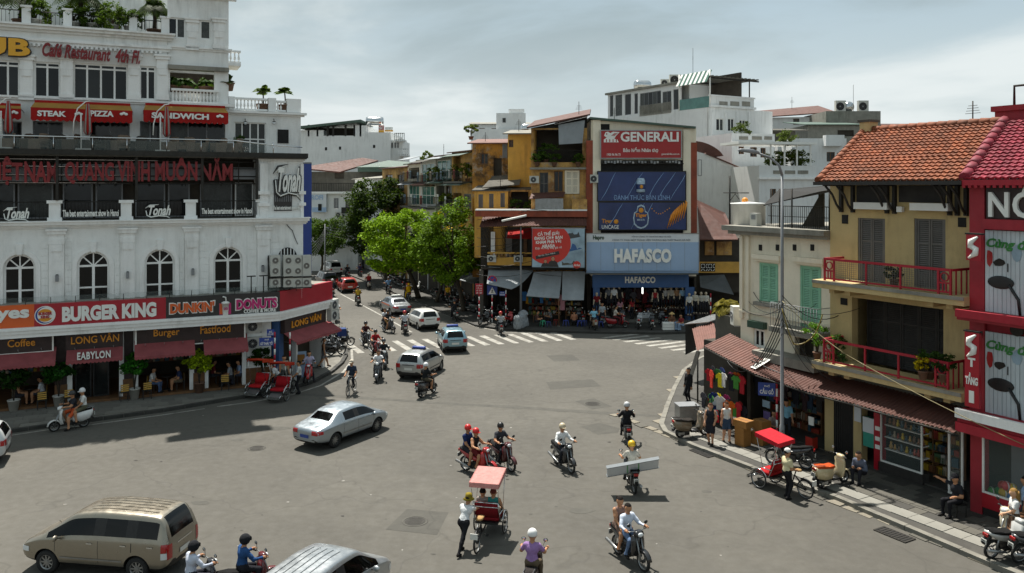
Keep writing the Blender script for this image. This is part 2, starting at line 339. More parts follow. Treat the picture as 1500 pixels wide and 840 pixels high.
for k in range(70):
 p=gp(random.uniform(60,1150),random.uniform(560,830));r=random.choice((.03,.03,.05,.06))
 sheet('litter',[(p.x+r*math.cos(a)*random.uniform(.6,1.6),p.y+r*math.sin(a)) for a in (0,1.3,2.6,3.9,5.2)],random.choice(('line','trench','line','iron')),.008,road)
for k in range(10):
 p=gp(random.uniform(200,1250),random.uniform(600,820));r=random.uniform(.12,.3)
 sheet('oil_stain',[(p.x+r*1.7*math.cos(a*.7)*random.uniform(.8,1.2),p.y+r*math.sin(a*.7)) for a in range(9)],'trench',.005,road)
PZ=.13
def inpoly(p,poly):
 c=False;n=len(poly)
 for i in range(n):
  a,b=poly[i],poly[i-1]
  if (a[1] > p[1]) !=(b[1] > p[1]) and p[0] < (b[0]-a[0])*(p[1]-a[1])/(b[1]-a[1])+a[0]: c=not c
 return c
def ccw(poly): return poly if sum(poly[i-1][0]*poly[i][1]-poly[i][0]*poly[i-1][1] for i in range(len(poly))) > 0 else poly[::-1]
def pavement(name,kerb,back,m,kerbm,lab):
 poly=ccw([(p[0],p[1]) for p in list(kerb)+list(back)]);mb=MB();mb.prism(poly,-.05,PZ,m);pv=mb.go(name,kind='structure')
 ks=[Vector((p[0],p[1],0)) for p in kerb];tot=0
 for a,b in zip(ks,ks[1:]):
  L=(b-a).length;n=max(1,round(L/.95));t=(b-a).normalized();out=Vector((t.y,-t.x,0))
  c=(a+b)/2+out*.3
  if inpoly((c.x,c.y),poly): out=-out
  for i in range(n):
   if tot > 280 or (a.y > 95): break
   p0=a.lerp(b,i/n)+t*.008;p1=a.lerp(b,(i+1)/n)-t*.008;j=random.uniform(-.012,.012);h=PZ+.022+random.uniform(-.01,.012)
   mb=MB();o0=out*(.02+j);o1=-out*.20
   mb.prism(ccw([(v.x,v.y) for v in (p0+o0,p1+o0,p1+o1,p0+o1)]),-.02,h,kerbm);mb.go('kerb_stone',pv);tot +=1
 return pv,poly
spec('slab2','625f58',.85,v=.22,s=1.1,b=.2,g=.35,gc='3b382f')
FL=Fr(-24.5,39.2,24.8);FR=Fr(13.9,31.0,-60)
kl=G((-160,668),(0,637),(120,620),(240,604),(358,584),(426,572),(462,561),(488,546),(503,533),(509,522),(508,511),(502,501),(480,484),(467,471));kl.append(kl[-1]+SD*70)
pl,polyl=pavement('left_pavement',kl,[kl[-1]+Vector((-60,0,0)),Vector((-80,90,0)),Vector((-80,20,0))],'slab','kerbdark','')
kc=G((603,441),(657,463),(697,479),(737,484.5),(800,487.5),(870,489),(960,490.5),(1024,489));kc=[kc[0]+SD*90]+kc;kc +=[kc[-1]+RD*40]
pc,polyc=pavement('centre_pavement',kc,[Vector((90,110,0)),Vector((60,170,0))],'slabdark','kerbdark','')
kr=G((1700,935),(1450,831),(1222,733),(1100,690),(1010,655),(972,636));kr +=G((966,625),(974,600),(986,570),(1000,545));kr +=[kr[-1]+Vector((1.6,3.2,0)),kr[-1]+Vector((4.0,6.4,0))];kr +=[kr[-1]+RD*35]
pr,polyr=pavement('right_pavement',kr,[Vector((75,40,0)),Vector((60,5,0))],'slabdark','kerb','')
def pave(parent,fr,poly,u0,u1,d0,d1,su,sd,m,lim,off=.5,name='paving_slab'):
 cache=[]
 for k in range(4):
  mb=MB();mb.box(.008,su-.008,.008,sd-.008,0,.022+.004*k,m[k % len(m)]);cache.append(mb.mesh(name))
 n=0;d=d0;row=0
 while d+sd <=d1+1e-6:
  u=u0+(row % 2)*su*off
  while u+su <=u1:
   if n < lim and all(inpoly(tuple(fr.w(a,b).xy),poly) for a in (u,u+su) for b in (d-.2,d+sd)):
    p=fr.w(u,d,PZ-.006);mo(name,random.choice(cache),parent,p,(0,0,fr.a));n +=1
   u +=su
  d +=sd;row +=1
pave(pl,FL,polyl,-1.,14.5,-4.2,.0,.62,.62,('slab','slab','slab2','slab'),150)
pave(pr,FR,polyr,-11.6,8,-3.32,-2.72,.60,.60,('slabpale',),60,0)  # pale kerb tiles; the sunlit strip there is put into their colour
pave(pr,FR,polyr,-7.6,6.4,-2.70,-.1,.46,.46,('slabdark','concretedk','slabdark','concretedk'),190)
for i in range(30):
 a=FR.w(-11.5+i*.62,-4.02+random.uniform(-.1,.06));L=random.uniform(.42,.6);mb=MB();w=random.uniform(.25,.42)
 mb.prism([(0,0),(L,random.uniform(-.05,.05)),(L-random.uniform(0,.08),w),(random.uniform(0,.08),w)],-.05,random.uniform(.012,.035),random.choice(('stone','concretedk','stone')))
 mb.go('gutter_stone',road,(a.x,a.y,0),(0,0,FR.a))
for p in ((985,600),(979,612),(975,622),(990,575),(1002,556)):
 a=gp(p[0]-9,p[1]);MB().prism([(0,0),(.7,-.1),(.8,.5),(.1,.55)],-.05,.03,'stone').go('gutter_stone',road,(a.x,a.y,0),(0,0,random.uniform(0,1)))
for px,py in ((1310,784),(1030,664)):
 a=gp(px,py);mb=MB();mb.box(-.55,.55,-.27,.27,.002,.02,'iron')
 for k in range(9): mb.box(-.5+k*.115,-.45+k*.115,-.22,.22,.02,.032,'dark')
 mb.go('drain_grating',road,(a.x,a.y,.012),(0,0,FR.a))

def window(parent,r,d,frame='trim',glass='glass',cols=2,rows=1,fw=.06,name='window',trans=None,dep=.06):
 """frame with a glass pane behind every field; front of the frame at depth d"""
 u0,u1,z0,z1=r;mb=MB();uu=[u0+(u1-u0)*i/cols for i in range(cols+1)];zz=[z0+(z1-z0)*i/rows for i in range(rows+1)]
 if trans: zz=[z0,z0+(z1-z0)*trans,z1];rows=2
 for i,u in enumerate(uu):
  a,b=(u,u+fw) if i ==0 else ((u-fw,u) if i ==cols else (u-fw/2,u+fw/2));mb.box(a,b,d,d+dep,z0,z1,frame)
 for j,z in enumerate(zz):
  a,b=(z,z+fw) if j ==0 else ((z-fw,z) if j ==rows else (z-fw/2,z+fw/2));mb.box(u0+fw,u1-fw,d+.004,d+dep-.004,a,b,frame)
 w=mb.go(name,parent);
 for i in range(cols):
  for j in range(rows):
   gm=glass if glass !='glass' else random.choice(('glass','glass','glassdim','glasscurtain'))
   p=MB();p.box(uu[i]+fw*.5,uu[i+1]-fw*.5,d+dep*.55,d+dep*.55+.012,zz[j]+fw*.5,zz[j+1]-fw*.5,gm);p.go('pane',w)
 return w
def shutters(parent,r,d,m,leaves=2,name='shutter',rows=3):
 u0,u1,z0,z1=r;W=(u1-u0)/leaves
 fmb=MB();fmb.box(u0-.08,u0,d-.03,d+.1,z0,z1+.08,m);fmb.box(u1,u1+.08,d-.03,d+.1,z0,z1+.08,m);fmb.box(u0,u1,d-.03,d+.1,z1,z1+.08,m);fr=fmb.go('shutter_frame',parent)
 for i in range(leaves):
  a,b=u0+i*W+.01,u0+(i+1)*W-.01;mb=MB();s=.06
  mb.box(a,a+s,d,d+.05,z0,z1,m);mb.box(b-s,b,d,d+.05,z0,z1,m)
  for j in range(rows+1): z=z0+(z1-z0-s)*j/rows;mb.box(a+s,b-s,d+.003,d+.047,z,z+s,m)
  n=int((z1-z0)/.075)
  for k in range(n):
   z=z0+s+(z1-z0-2*s)*k/n;mb.slabq([(a+s,d+.008,z),(b-s,d+.008,z),(b-s,d+.042,z+.05),(a+s,d+.042,z+.05)],.008,m)
  mb.box(a+s,b-s,d+.043,d+.049,z0,z1,'shutterdark');mb.go(name,fr)
 return fr
def ac_unit(parent,c,w=.8,h=.56,dep=.3,top=True,label=None,group=None,rz=0.):
 """outdoor unit; c = centre of the lower front edge"""
 if parent is None: t=thing('air_conditioner',label,'air conditioner',c,rz,group);c=(0,0,0)
 else: t=mo('air_conditioner',None,parent,c)
 mb=MB();mb.box(-w/2,w/2,0,dep,0,h,'acwhite');mb.box(-w/2-.01,w/2+.01,-.004,dep+.004,h,h+.02,'acwhite');mb.box(-w/2+.02,-w/2+.08,.05,dep-.05,-.06,0,'grey');mb.box(w/2-.08,w/2-.02,.05,dep-.05,-.06,0,'grey');mb.go('casing',t)
 mb=MB();f=min(w,h)*.42;mb.lathe([(f,0),(f,-.02),(f-.03,-.02),(f-.03,.002)],'grey',18,'y',(-w*.08,0,h/2));mb.cyl((-w*.08,-.004,h/2),f-.03,.008,'dark','y',18)
 for k in range(6): a=k*PI/6;mb.box(-f,f,-.014,-.009,-.006,.006,'grey',Matrix.Translation((-w*.08,0,h/2)) @ Matrix.Rotation(a,4,'Y'))
 mb.cyl((-w*.08,-.014,h/2),.05,.012,'acwhite','y',10);mb.go('fan_grille',t);return t
def balustrade(parent,u0,u1,z0,z1,d,m='trim',n=None,post=True,name='balustrade',dep=.22):
 n=n or max(2,int((u1-u0)/.24));h=z1-z0;mb=MB()
 mb.box(u0,u1,d,d+dep,z1-.12,z1,m);mb.box(u0,u1,d+.01,d+dep-.01,z0,z0+.1,m)
 b=mb.go(name,parent);bm=MB();hh=h-.22
 bm.lathe([(.05,0),(.05,.06*hh),(.03,.1*hh),(.075,.35*hh),(.06,.5*hh),(.028,.75*hh),(.04,.88*hh),(.05,1*hh)],m,8);me=bm.mesh('baluster')
 for i in range(n): mo('baluster',me,b,(u0+(i+.5)*(u1-u0)/n,d+dep/2,z0+.1))
 return b
def pilaster(parent,r,d,out=.12,cap=True,m='trim'):
 u0,u1,z0,z1=r;mb=MB();mb.box(u0,u1,d-out,d,z0,z1,m)
 if cap:
  mb.box(u0-.14,u1+.14,d-out-.14,d-.004,z1-.10,z1+.004,m);mb.box(u0-.08,u1+.08,d-out-.08,d-.004,z1-.26,z1-.1,m);mb.box(u0-.02,u1+.02,d-out-.03,d-.004,z1-.75,z1-.5,m);mb.box(u0+.08,u1-.08,d-out-.05,d-.004,z1-1.1,z1-.76,m)
 mb.box(u0-.06,u1+.06,d-out-.06,d-.004,z0-.002,z0+.3,m);return mb.go('pilaster',parent)
def cornice(parent,u0,u1,z,d,hs=((.10,.10),(.16,.2),(.1,.32)),m='trim',name='cornice',z0=None):
 mb=MB();zz=z
 for h,o in hs: mb.box(u0-o*.5,u1+o*.5,d-o,d+.002,zz,zz+h,m);zz +=h
 return mb.go(name,parent)
def awning(parent,r,d,out,m,scallop=.16,name='awning',drop=None,panels=8,fringe=True,mval=None):
 """cloth awning hung from (u0..u1, z1) at depth d, front edge z0 at depth d-out"""
 u0,u1,z0,z1=r;mb=MB();n=panels
 q=[]
 for i in range(n+1):
  u=u0+(u1-u0)*i/n;s=.03*math.sin(i*PI)
  q.append([(u,d,z1),(u,d-out*.5,(z0+z1)/2-.035-.015*(i % 2)),(u,d-out,z0)])
 vs=[p for c in q for p in c];mb.add(vs,[(i*3+k,i*3+k+1,i*3+k+4,i*3+k+3) for i in range(n) for k in (0,1)],m,True)
 mb.add([(p[0],p[1]+.012,p[2]-.012) for p in vs],[(i*3+k+3,i*3+k+4,i*3+k+1,i*3+k) for i in range(n) for k in (0,1)],m,True)
 a=mb.go(name,parent)
 if fringe:
  f=MB();K=max(6,int((u1-u0)/.17));vs=[]
  for i in range(K*4+1):
   u=u0+(u1-u0)*i/(K*4);vs +=[(u,d-out-.003,z0+.005),(u,d-out-.012,z0-scallop*(.62+.38*abs(math.sin(PI*i/4))))]
  f.add(vs,[(2*i,2*i+1,2*i+3,2*i+2) for i in range(K*4)],mval or m);f.add([(x,y+.008,z) for x,y,z in vs],[(2*i+2,2*i+3,2*i+1,2*i) for i in range(K*4)],mval or m);f.go('valance',a)
 b=MB();b.tube([(u0,d-out+.02,z0-.01),(u1,d-out+.02,z0-.01)],.018,'steel');b.tube([(u0+.03,d,z0-.02),(u0+.03,d-out+.03,z0-.012)],.014,'steel');b.tube([(u1-.03,d,z0-.02),(u1-.03,d-out+.03,z0-.012)],.014,'steel');b.go('awning_frame',a)
 return a
def corrugated(name,parent,q,m,pitch=.16,amp=.028,t=.012,along=True):
 """corrugated sheet over the quad q (a,b: upper edge, d,c: lower edge); waves run a->b"""
 a,b,c,d=[Vector(p) for p in q];L=((b-a).length+(c-d).length)/2;n=max(4,int(L/pitch)*4);nn=(b-a).cross(d-a).normalized()
 if nn.z < 0: nn=-nn
 vs=[];top=[];bot=[]
 for i in range(n+1):
  o=nn*(amp*math.sin(PI*i/2));s=i/n;top +=[a.lerp(b,s)+o,d.lerp(c,s)+o]
 mb=MB();f=[(2*i,2*i+1,2*i+3,2*i+2) for i in range(n)]
 mb.add(top,f,m,True);mb.add([p-nn*t for p in top],[g[::-1] for g in f],m,True);return mb.go(name,parent)

L=FL;LB=L.root('corner_building','large white stucco corner building with roof terraces and fast-food sign band','building')
uE=L.u_(444)
UL=-9.0
zb0,zb1=4.2,5.25

arch=[(5,52,373,447),(113,160,369,443),(212,256,365.5,438),(313,355,362,431)]
holes=[];archs=[]
for x0,x1,yt,yb in arch:
 u0,u1,z0,z1=L.r(x0,yt,x1,yb);z0=zb1-.03;holes.append((u0,u1,z0,z1));archs.append((u0,u1,z0,z1))
for k in (1,2):
 du=archs[1][0]-archs[0][0];a=archs[0];archs.append((a[0]-du*k,a[1]-du*k,a[2],a[3]));holes.append(archs[-1])
z2=L.z_(200,330)
mb=MB();mb.wall(UL,uE,zb1-.02,z2,0,.35,holes,'white')
for u0,u1,z0,z1 in archs:
 r=(u1-u0)/2;c=(u0+u1)/2;zc=z1-r
 for sg in (-1,1):
  pts=[(c+sg*r*math.cos(PI/2*k/8),zc+r*math.sin(PI/2*k/8)) for k in range(9)]+[(c+sg*r,z1)]
  pts=pts if sg < 0 else pts[::-1]
  mb.xz([(x,z) for x,z in (pts[::-1])],.0,.345,'white')
mb.go('wall',LB)
for u0,u1,z0,z1 in archs:
 r=(u1-u0)/2;c=(u0+u1)/2;zc=z1-r;mb=MB();d=.16;fw=.09
 mb.box(u0,u0+fw,d,d+.08,z0,zc,'trim');mb.box(u1-fw,u1,d,d+.08,z0,zc,'trim');mb.box(c-.06,c+.06,d-.01,d+.08,z0,zc,'trim');mb.box(u0+fw,u1-fw,d+.003,d+.07,zc-.05,zc+.05,'trim');mb.box(u0+fw,u1-fw,d+.003,d+.07,z0+.55,z0+.63,'trim')
 for k in range(12):
  a0,a1=PI*k/12,PI*(k+1)/12;p=lambda a,q: (c+q*math.cos(a),zc+q*math.sin(a));mb.xz([p(a0,r-fw),p(a0,r),p(a1,r),p(a1,r-fw)][::-1],d,d+.08,'trim')
 for a in (R(45),R(135),R(90)):
  e=Vector((math.cos(a),math.sin(a)));n=Vector((-e.y,e.x))*.03;pts=[e*.05-n,e*(r-.05)-n,e*(r-.05)+n,e*.05+n];mb.xz([(c+v.x,zc+v.y) for v in pts],d+.004,d+.06,'trim')
 w=mb.go('arched_window',LB);g=MB();g.box(u0+.05,c-.03,d+.05,d+.062,z0+.05,zc,'glass');g.go('pane',w);g=MB();g.box(c+.03,u1-.05,d+.05,d+.062,z0+.05,zc,'glass');g.go('pane',w)
 g=MB();g.xz([(c+(r-.05)*math.cos(PI*k/14),zc+(r-.05)*math.sin(PI*k/14)) for k in range(15)],d+.05,d+.062,'glass');g.go('fanlight_pane',w)
 m2=MB()
 for k in range(14):
  a0,a1=PI*k/14,PI*(k+1)/14;p=lambda a,q: (c+q*math.cos(a),zc+q*math.sin(a));m2.xz([p(a0,r+.02),p(a0,r+.22),p(a1,r+.22),p(a1,r+.02)][::-1],-.05,-.001,'trim')
 m2.box(u0-.22,u0-.02,-.05,-.001,z0,zc,'trim');m2.box(u1+.02,u1+.22,-.05,-.001,z0,zc,'trim');m2.xz([(c-.1,z1-.02),(c+.1,z1-.02),(c+.16,z1+.5),(c-.16,z1+.5)],-.16,-.002,'trim');m2.go('arch_moulding',LB)
pil=[L.u_(x) for x in (83,187,281,386)];du=pil[1]-pil[0];pil=[pil[0]-2*du,pil[0]-du]+pil
for u in pil: pilaster(LB,(u-.33,u+.33,zb1-.35,z2-.12),0)
rowz=[zb1+.05+k*.36 for k in range(int((z2-.7-zb1)/.36))]
for u in pil:
 for sg in (-1,1):
  for k,z in enumerate(rowz):
   a,b=sorted((u+sg*.36,u+sg*(1.12 if k % 2 else 1.05)))
   if any(a < h[1]+.22 and b > h[0]-.22 for h in archs): b=min([b]+[h[0]-.24 for h in archs if h[0] > a]);a=max([a]+[h[1]+.24 for h in archs if h[1] < b and h[1] > a-.5])
   if b-a > .2: MB().box(a,b,-.03,.002,z+.015,z+.345,'white').go('stone_block',LB)
for x,y in ((83.5,408),(187,403.5),(282.5,399),(385,394)):
 u,z=L.uz(x,y,-.2);m2=MB();m2.box(u-.07,u+.07,-.3,-.12,z-.16,z+.16,'grey');m2.box(u-.05,u+.05,-.28,-.14,z+.16,z+.19,'dark');m2.go('wall_lamp',LB)
cornice(LB,UL,uE+.12,z2-.1,0,((.08,.08),(.10,.18),(.14,.34),(.06,.42)))
zt=z2+.28

MB().box(UL,L.u_(380),0,1.9,zt-.25,zt,'concrete').go('gallery_floor',LB)
MB().box(UL,L.u_(380),1.9,2.1,zt,12.6,'interior').go('gallery_wall',LB)
for x0,x1 in ((-60,-12),(-10,22),(26,78),(92,136),(140,180),(198,242),(246,278),(293,340),(344,371)):
 r=L.r(x0,268,x1,306,1.8);window(LB,(r[0],r[1],zt+.05,r[3]),1.78,'grey' if x0 !=344 else 'trim','glass',1,1,.07)
for x in (-25,80,185,279.5,384):
 u=L.u_(x);m2=MB();m2.box(u-.32,u+.32,-.05,.5,zt,zt+.16,'trim');m2.box(u-.25,u+.25,0,.45,zt+.16,zt+.85,'trim');m2.box(u-.34,u+.34,-.08,.54,zt+.85,zt+1.0,'trim');m2.go('parapet_post',LB)
ups=[L.u_(x) for x in (-25,80,185,279.5,384)]
for i,(a,b) in enumerate(zip([UL]+ups,ups)):
 a,b=a+.34,b-.34;m2=MB();m2.tube([(a,.2,zt+.92),(b,.2,zt+.92)],.025,'iron');m2.tube([(a,.2,zt+.08),(b,.2,zt+.08)],.02,'iron')
 K=int((b-a)/.16)
 for k in range(K+1): m2.tube([(a+(b-a)*k/K,.2,zt+.08),(a+(b-a)*k/K,.2,zt+.92)],.011,'iron',4)
 m2.go('railing',LB)
def script_sign(parent,r,d,m='letters',back=None):
 u0,u1,z0,z1=r;w,h=u1-u0,z1-z0
 if back: k=MB();k.box(u0-.06,u1+.06,d+.005,d+.05,z0-.06,z1+.1,back);k.go('sign_backing',parent)
 lettering(parent,'Tonah',(u0+w*.12,u1-w*.05,z0+h*.22,z1),d,m,.07,.03,.35)
 k=MB();pts=[(u0+w*.02,d-.035,z0+h*.60),(u0+w*.06,d-.035,z0+h*.22),(u0+w*.2,d-.035,z0+h*.1),(u0+w*.5,d-.035,z0+h*.2),(u0+w*.8,d-.035,z0+h*.14),(u0+w*.93,d-.035,z0)]
 k.tube(pts,[.02*w,.022*w,.03*w,.03*w,.025*w,.008*w],m,6);k.tube([(u0,d-.035,z0+h*.78),(u0+w*.16,d-.035,z0+h*1.0),(u0+w*.5,d-.035,z0+h*1.06)],[.012*w,.028*w,.01*w],m,6);k.go('lettering',parent)
sg=thing('banner_sign','white script lettering hung on gallery rail at far left of white building','sign',LB.location,L.a);script_sign(sg,L.r(5,305,45,325,-.1),-.1)
sg=thing('banner_sign','white slogan lettering on gallery rail, left of the two','sign',LB.location,L.a);lettering(sg,'The best entertainment show in Hanoi',L.r(92,307.5,174,317.5,-.1),-.1,'letters',.05,.03)
sg=thing('banner_sign','white script lettering hung on middle of the gallery rail','sign',LB.location,L.a);script_sign(sg,L.r(213,301,252,320,-.1),-.1)
sg=thing('banner_sign','white slogan lettering on gallery rail beside the script wall sign','sign',LB.location,L.a);lettering(sg,'The best entertainment show in Hanoi',L.r(295.5,305,369,313.5,-.1),-.1,'letters',.05,.03)
zd0,zd1=L.z_(200,230,-.3),L.z_(200,222.5,-.3)
sg=thing('letter_sign','row of tall dark red capital letters on steel frame along white building','sign',LB.location,L.a)
m2=MB()
for y in (236,246,258,269): a=L.z_(200,y,.1);m2.tube([(UL,.1,a),(L.u_(378),.1,a)],.035,'iron',5)
for x in range(-40,380,26): u=L.u_(x);m2.tube([(u,.12,L.z_(x,273)),(u,.12,zd0)],.03,'iron',5)
m2.go('steel_frame',sg)
for x0,x1,y0,y1 in ((-60,82,242,266),(85,190,241,265),(194,296,240,264),(342,376,246,263)):
 r=L.r(x0,y0,x1,y1,.35);MB().box(r[0],r[1],.35,.4,r[2],r[3],'grey').go('back_panel',sg)
spec('lettermaroon','7a1518',.55,v=.2,s=2,g=.3,gc='2a0f0e')
for wd,x0,x1,yt in (('VIỆT',-20,33.5,229.5),('NAM',36,85,237),('QUANG',95,167,237.5),('VINH',172,219.5,236.5),('MUÔN',227,289,229.5),('NĂM',294,340.5,231.5)):
 yb=268.6-(x0+x1)/2*.012+(3 if 'Q' in wd or 'Ệ' in wd else 0);lettering(sg,wd,L.r(x0,yt,x1,yb,0),0,'lettermaroon',.14,.035)
TB=L.r(379,237,443.5,323,0);m2=MB();m2.box(TB[0],uE,.02,4,zt-.05,L.z_(410,236),'white');m2.box(TB[0]-.06,uE+.1,-.1,4.1,L.z_(410,236),L.z_(410,231),'trim');m2.go('wall',LB)
for a,b in ((380.5,392),(440,444.5)):
 m2=MB();u0,u1=L.u_(a),L.u_(b);m2.box(u0,u1,-.1,.015,zt,L.z_(410,240),'trim')
 for y in (283,300): z=L.z_(386,y);m2.box(u0-.1,u1+.1,-.2,.012,z-.08,z+.1,'trim')
 m2.go('pilaster',LB)
sg=thing('wall_sign','black and white script sign with slogan on end wall of white building','sign',LB.location,L.a)
r=L.r(400,263,441,309,-.02);m2=MB();m2.box(r[0]+.05,r[1]-.5,-.06,.015,r[2],r[3],'banddark')
for k in range(9): u=r[0]+.1+k*(r[1]-r[0]-.6)/9;m2.box(u,u+.03,-.075,-.06,r[2]+.5,r[3],'grey')
m2.go('sign_backing',sg);r2=L.r(402.5,246,442,292,-.12);q=inset(r2,-.05);script_sign(sg,(q[0]-.04,q[1]+.02,q[2]-.05,q[3]+.03),-.075,'banddark');script_sign(sg,r2,-.15);lettering(sg,'The best entertainment show in HN',L.r(400,301.5,440,307.5,-.08),-.08,'letters',.04,.03)

m2=MB();m2.box(UL,uE+.15,-.35,3.2,zd0,zd1,'concretedk');m2.box(UL,uE+.2,-.42,-.35,zd0+.05,zd1+.05,'iron');m2.go('terrace_deck',LB)
for x in (-30,84,200,296,376): u=L.u_(x);MB().box(u-.06,u+.06,-.2,0,zt+1,zd0,'iron').go('steel_post',LB)
zr=L.z_(200,203,-.3);m2=MB();m2.tube([(UL,-.3,zr),(L.u_(342),-.3,zr),(L.u_(402),-.1,zr-.2),(uE,.3,zr-.25)],.035,'chrome',8)
posts=[L.u_(x) for x in (-32,22,79,136,186,244,294,341,400)]
for u in posts: m2.tube([(u,-.3 if u < L.u_(350) else -.1,zd1),(u,-.3 if u < L.u_(350) else -.1,zr-.02)],.025,'chrome')
bs=m2.go('glass_balustrade',LB)
for a,b in zip(posts,posts[1:]): MB().box(a+.05,b-.05,-.31,-.295,zd1+.06,zr-.1,'clear').go('pane',bs)
DW=2.6
z4b=L.z_(120,158,DW);z5=L.z_(120,50,DW);uM=L.u_(245,DW);uT=L.u_(335,DW)
hw=[]
for x0,y0,x1,y1 in ((-75,86,-45,141),(-25,88,29,142),(49.5,91,88.5,143),(107,94,187.5,146.5),(204,97,228.5,146.5)): hw.append(L.r(x0,y0,x1,y1,DW))
door=[L.r(a,178,b,224,DW) for a,b in ((-90,-10),(4,32),(48,92),(132,190),(205,235),(248,330))]
MB().wall(UL,uM,zd1,z5,DW,DW+.4,hw+[(d[0],d[1],zd1,d[3]) for d in door],'white').go('wall',LB)
MB().box(UL,uT,DW+1.6,DW+1.8,zd1,z4b,'interior').go('cafe_back_wall',LB)
for i,r in enumerate(hw): window(LB,r,DW+.1,'trim','glass',4 if i ==3 else (3 if i ==1 else 2),1,.09,trans=.86)
for r in door: window(LB,(r[0],r[1],zd1,r[3]),DW+.2,'grey','glass',3 if r[1]-r[0] > 2 else 2,1,.06,'glass_door')
for x in (39,98,196.5,238): u=L.u_(x,DW);pilaster(LB,(u-.28,u+.28,L.z_(x,147,DW),L.z_(x,81,DW)),DW,.14)
cornice(LB,UL,uM,L.z_(120,150,DW),DW,((.1,.1),(.1,.2)))
cornice(LB,UL,uM+.1,L.z_(120,69,DW),DW,((.14,.1),(.1,.22),(.06,.16)),z0=0)
m2=MB()
for k in range(int((uM-UL)/.22)): m2.box(UL+k*.22,UL+k*.22+.12,DW-.2,DW-.002,L.z_(120,72,DW)-.02,L.z_(120,72,DW)+.1,'trim')
m2.go('dentil_band',LB)
cornice(LB,UL,uM+.15,L.z_(120,52,DW),DW,((.12,.15),(.14,.35),(.1,.5)))
sg=thing('letter_sign','big yellow letters at top left corner of white building','sign',LB.location,L.a);r=L.r(-62,54,44,80,DW-.5);lettering(sg,'PUB',inset(r,-.06),DW-.24,'banddark',.1,.06);lettering(sg,'PUB',r,DW-.36,'signgold',.08,.04)
sg=thing('letter_sign','slanted red lettering along cornice of white building','sign',LB.location,L.a);lettering(sg,'Café Restaurant  4th Fl.',L.r(62,67,205,87,DW-.3),DW-.3,'lettermaroon',.12,.03,.3,rise=-.12)
for lab,wd,x0,x1,yt,ym,yb,tx in (('red and tan awning at left edge of terrace','',-70,31,152,158,172,None),('red and tan scalloped awning with two white words over terrace','STEAK',45,194,151,160,177,((54.5,97),(132,166.5))),('red and tan scalloped awning with one white word over terrace','SANDWICH',210,334.5,155,163.5,179,((222,306),))):
 aw=thing('terrace_awning',lab,'awning',LB.location,L.a);u0,u1=L.u_(x0,DW-1.2),L.u_(x1,DW-1.2);xm=(x0+x1)/2
 za,zm,zc=L.z_(xm,yt,DW),L.z_(xm,ym,DW-1.2),L.z_(xm,yb,DW-1.2)
 m2=MB();m2.slabq([(u0+.1,DW-.45,za-.1),(u0,DW-1.2,zm),(u1,DW-1.2,zm),(u1-.1,DW-.45,za-.1)],.03,'awntan');m2.box(u0+.1,u1-.1,DW-.47,DW-.4,za-.12,za+.02,'awnred');m2.go('awning_cloth',aw)
 vs=[];K=int((u1-u0)/.28)
 for i in range(K*4+1): u=u0+(u1-u0)*i/(K*4);vs +=[(u,DW-1.21,zm),(u,DW-1.22-.02*math.sin(i*.8),zc-.08*abs(math.sin(PI*i/4)))]
 m2=MB();m2.add(vs,[(2*i,2*i+1,2*i+3,2*i+2) for i in range(K*4)],'awnred');m2.add([(x,y+.02,z) for x,y,z in vs],[(2*i+2,2*i+3,2*i+1,2*i) for i in range(K*4)],'awnred');m2.go('valance',aw)
 m2=MB();m2.tube([(u0,DW,zm-.1),(u0,DW-1.2,zm-.02)],.02,'steel');m2.tube([(u1,DW,zm-.1),(u1,DW-1.2,zm-.02)],.02,'steel');m2.go('awning_frame',aw)
 for s,word in zip(tx or (),('STEAK','PIZZA') if wd =='STEAK' else ('SANDWICH',)): lettering(aw,word,L.r(s[0],ym+2.5,s[1],ym+11,DW-1.25),DW-1.24,'letters',.02,.045)
 for x in {'STEAK': (115,181),'SANDWICH': (322,)}.get(wd,(20,)):
  u,z=L.uz(x,ym+7.5,DW-1.25);m2=MB()
  for k in range(3): m2.sph((u-.1+k*.11,DW-1.25,z+.05*(k % 2)),.09,'letters',8,4,(1,.2,.8))
  m2.go('emblem',aw)
for x,lab in ((5,'folded striped parasol on bent pole at left edge of terrace'),(122,'folded striped parasol on bent pole in front of the two-word red awning'),(238,'folded striped parasol on bent pole at left end of the one-word red awning')):
 u=L.u_(x,.5);p=thing('folded_parasol',lab,'parasol',L.w(u,.5,zd1),L.a,'folded parasols on the terrace');MB().box(-.35,.35,-.3,.3,0,.14,'potwhite').go('base',p)
 m2=MB();m2.tube([(-.1,0,.1),(-.1,0,1.9)],.035,'letters');m2.tube([(-.45,0,.9),(-.42,0,1.5),(-.25,0,2.15),(.1,0,2.5),(.32,0,2.55)],.03,'letters');m2.go('pole',p)
 m2=MB()
 for k in range(8): a=2*PI*k/8;m2.tube([(.2+.05*math.cos(a),.05*math.sin(a),2.4),(.2+.11*math.cos(a),.11*math.sin(a),1.6),(.2+.14*math.cos(a),.14*math.sin(a),1.0),(.2+.05*math.cos(a),.05*math.sin(a),.82)],[.03,.06,.06,.02],('awnred','fabric#8f8a84')[k % 2],5)
 m2.go('folded_canopy',p)
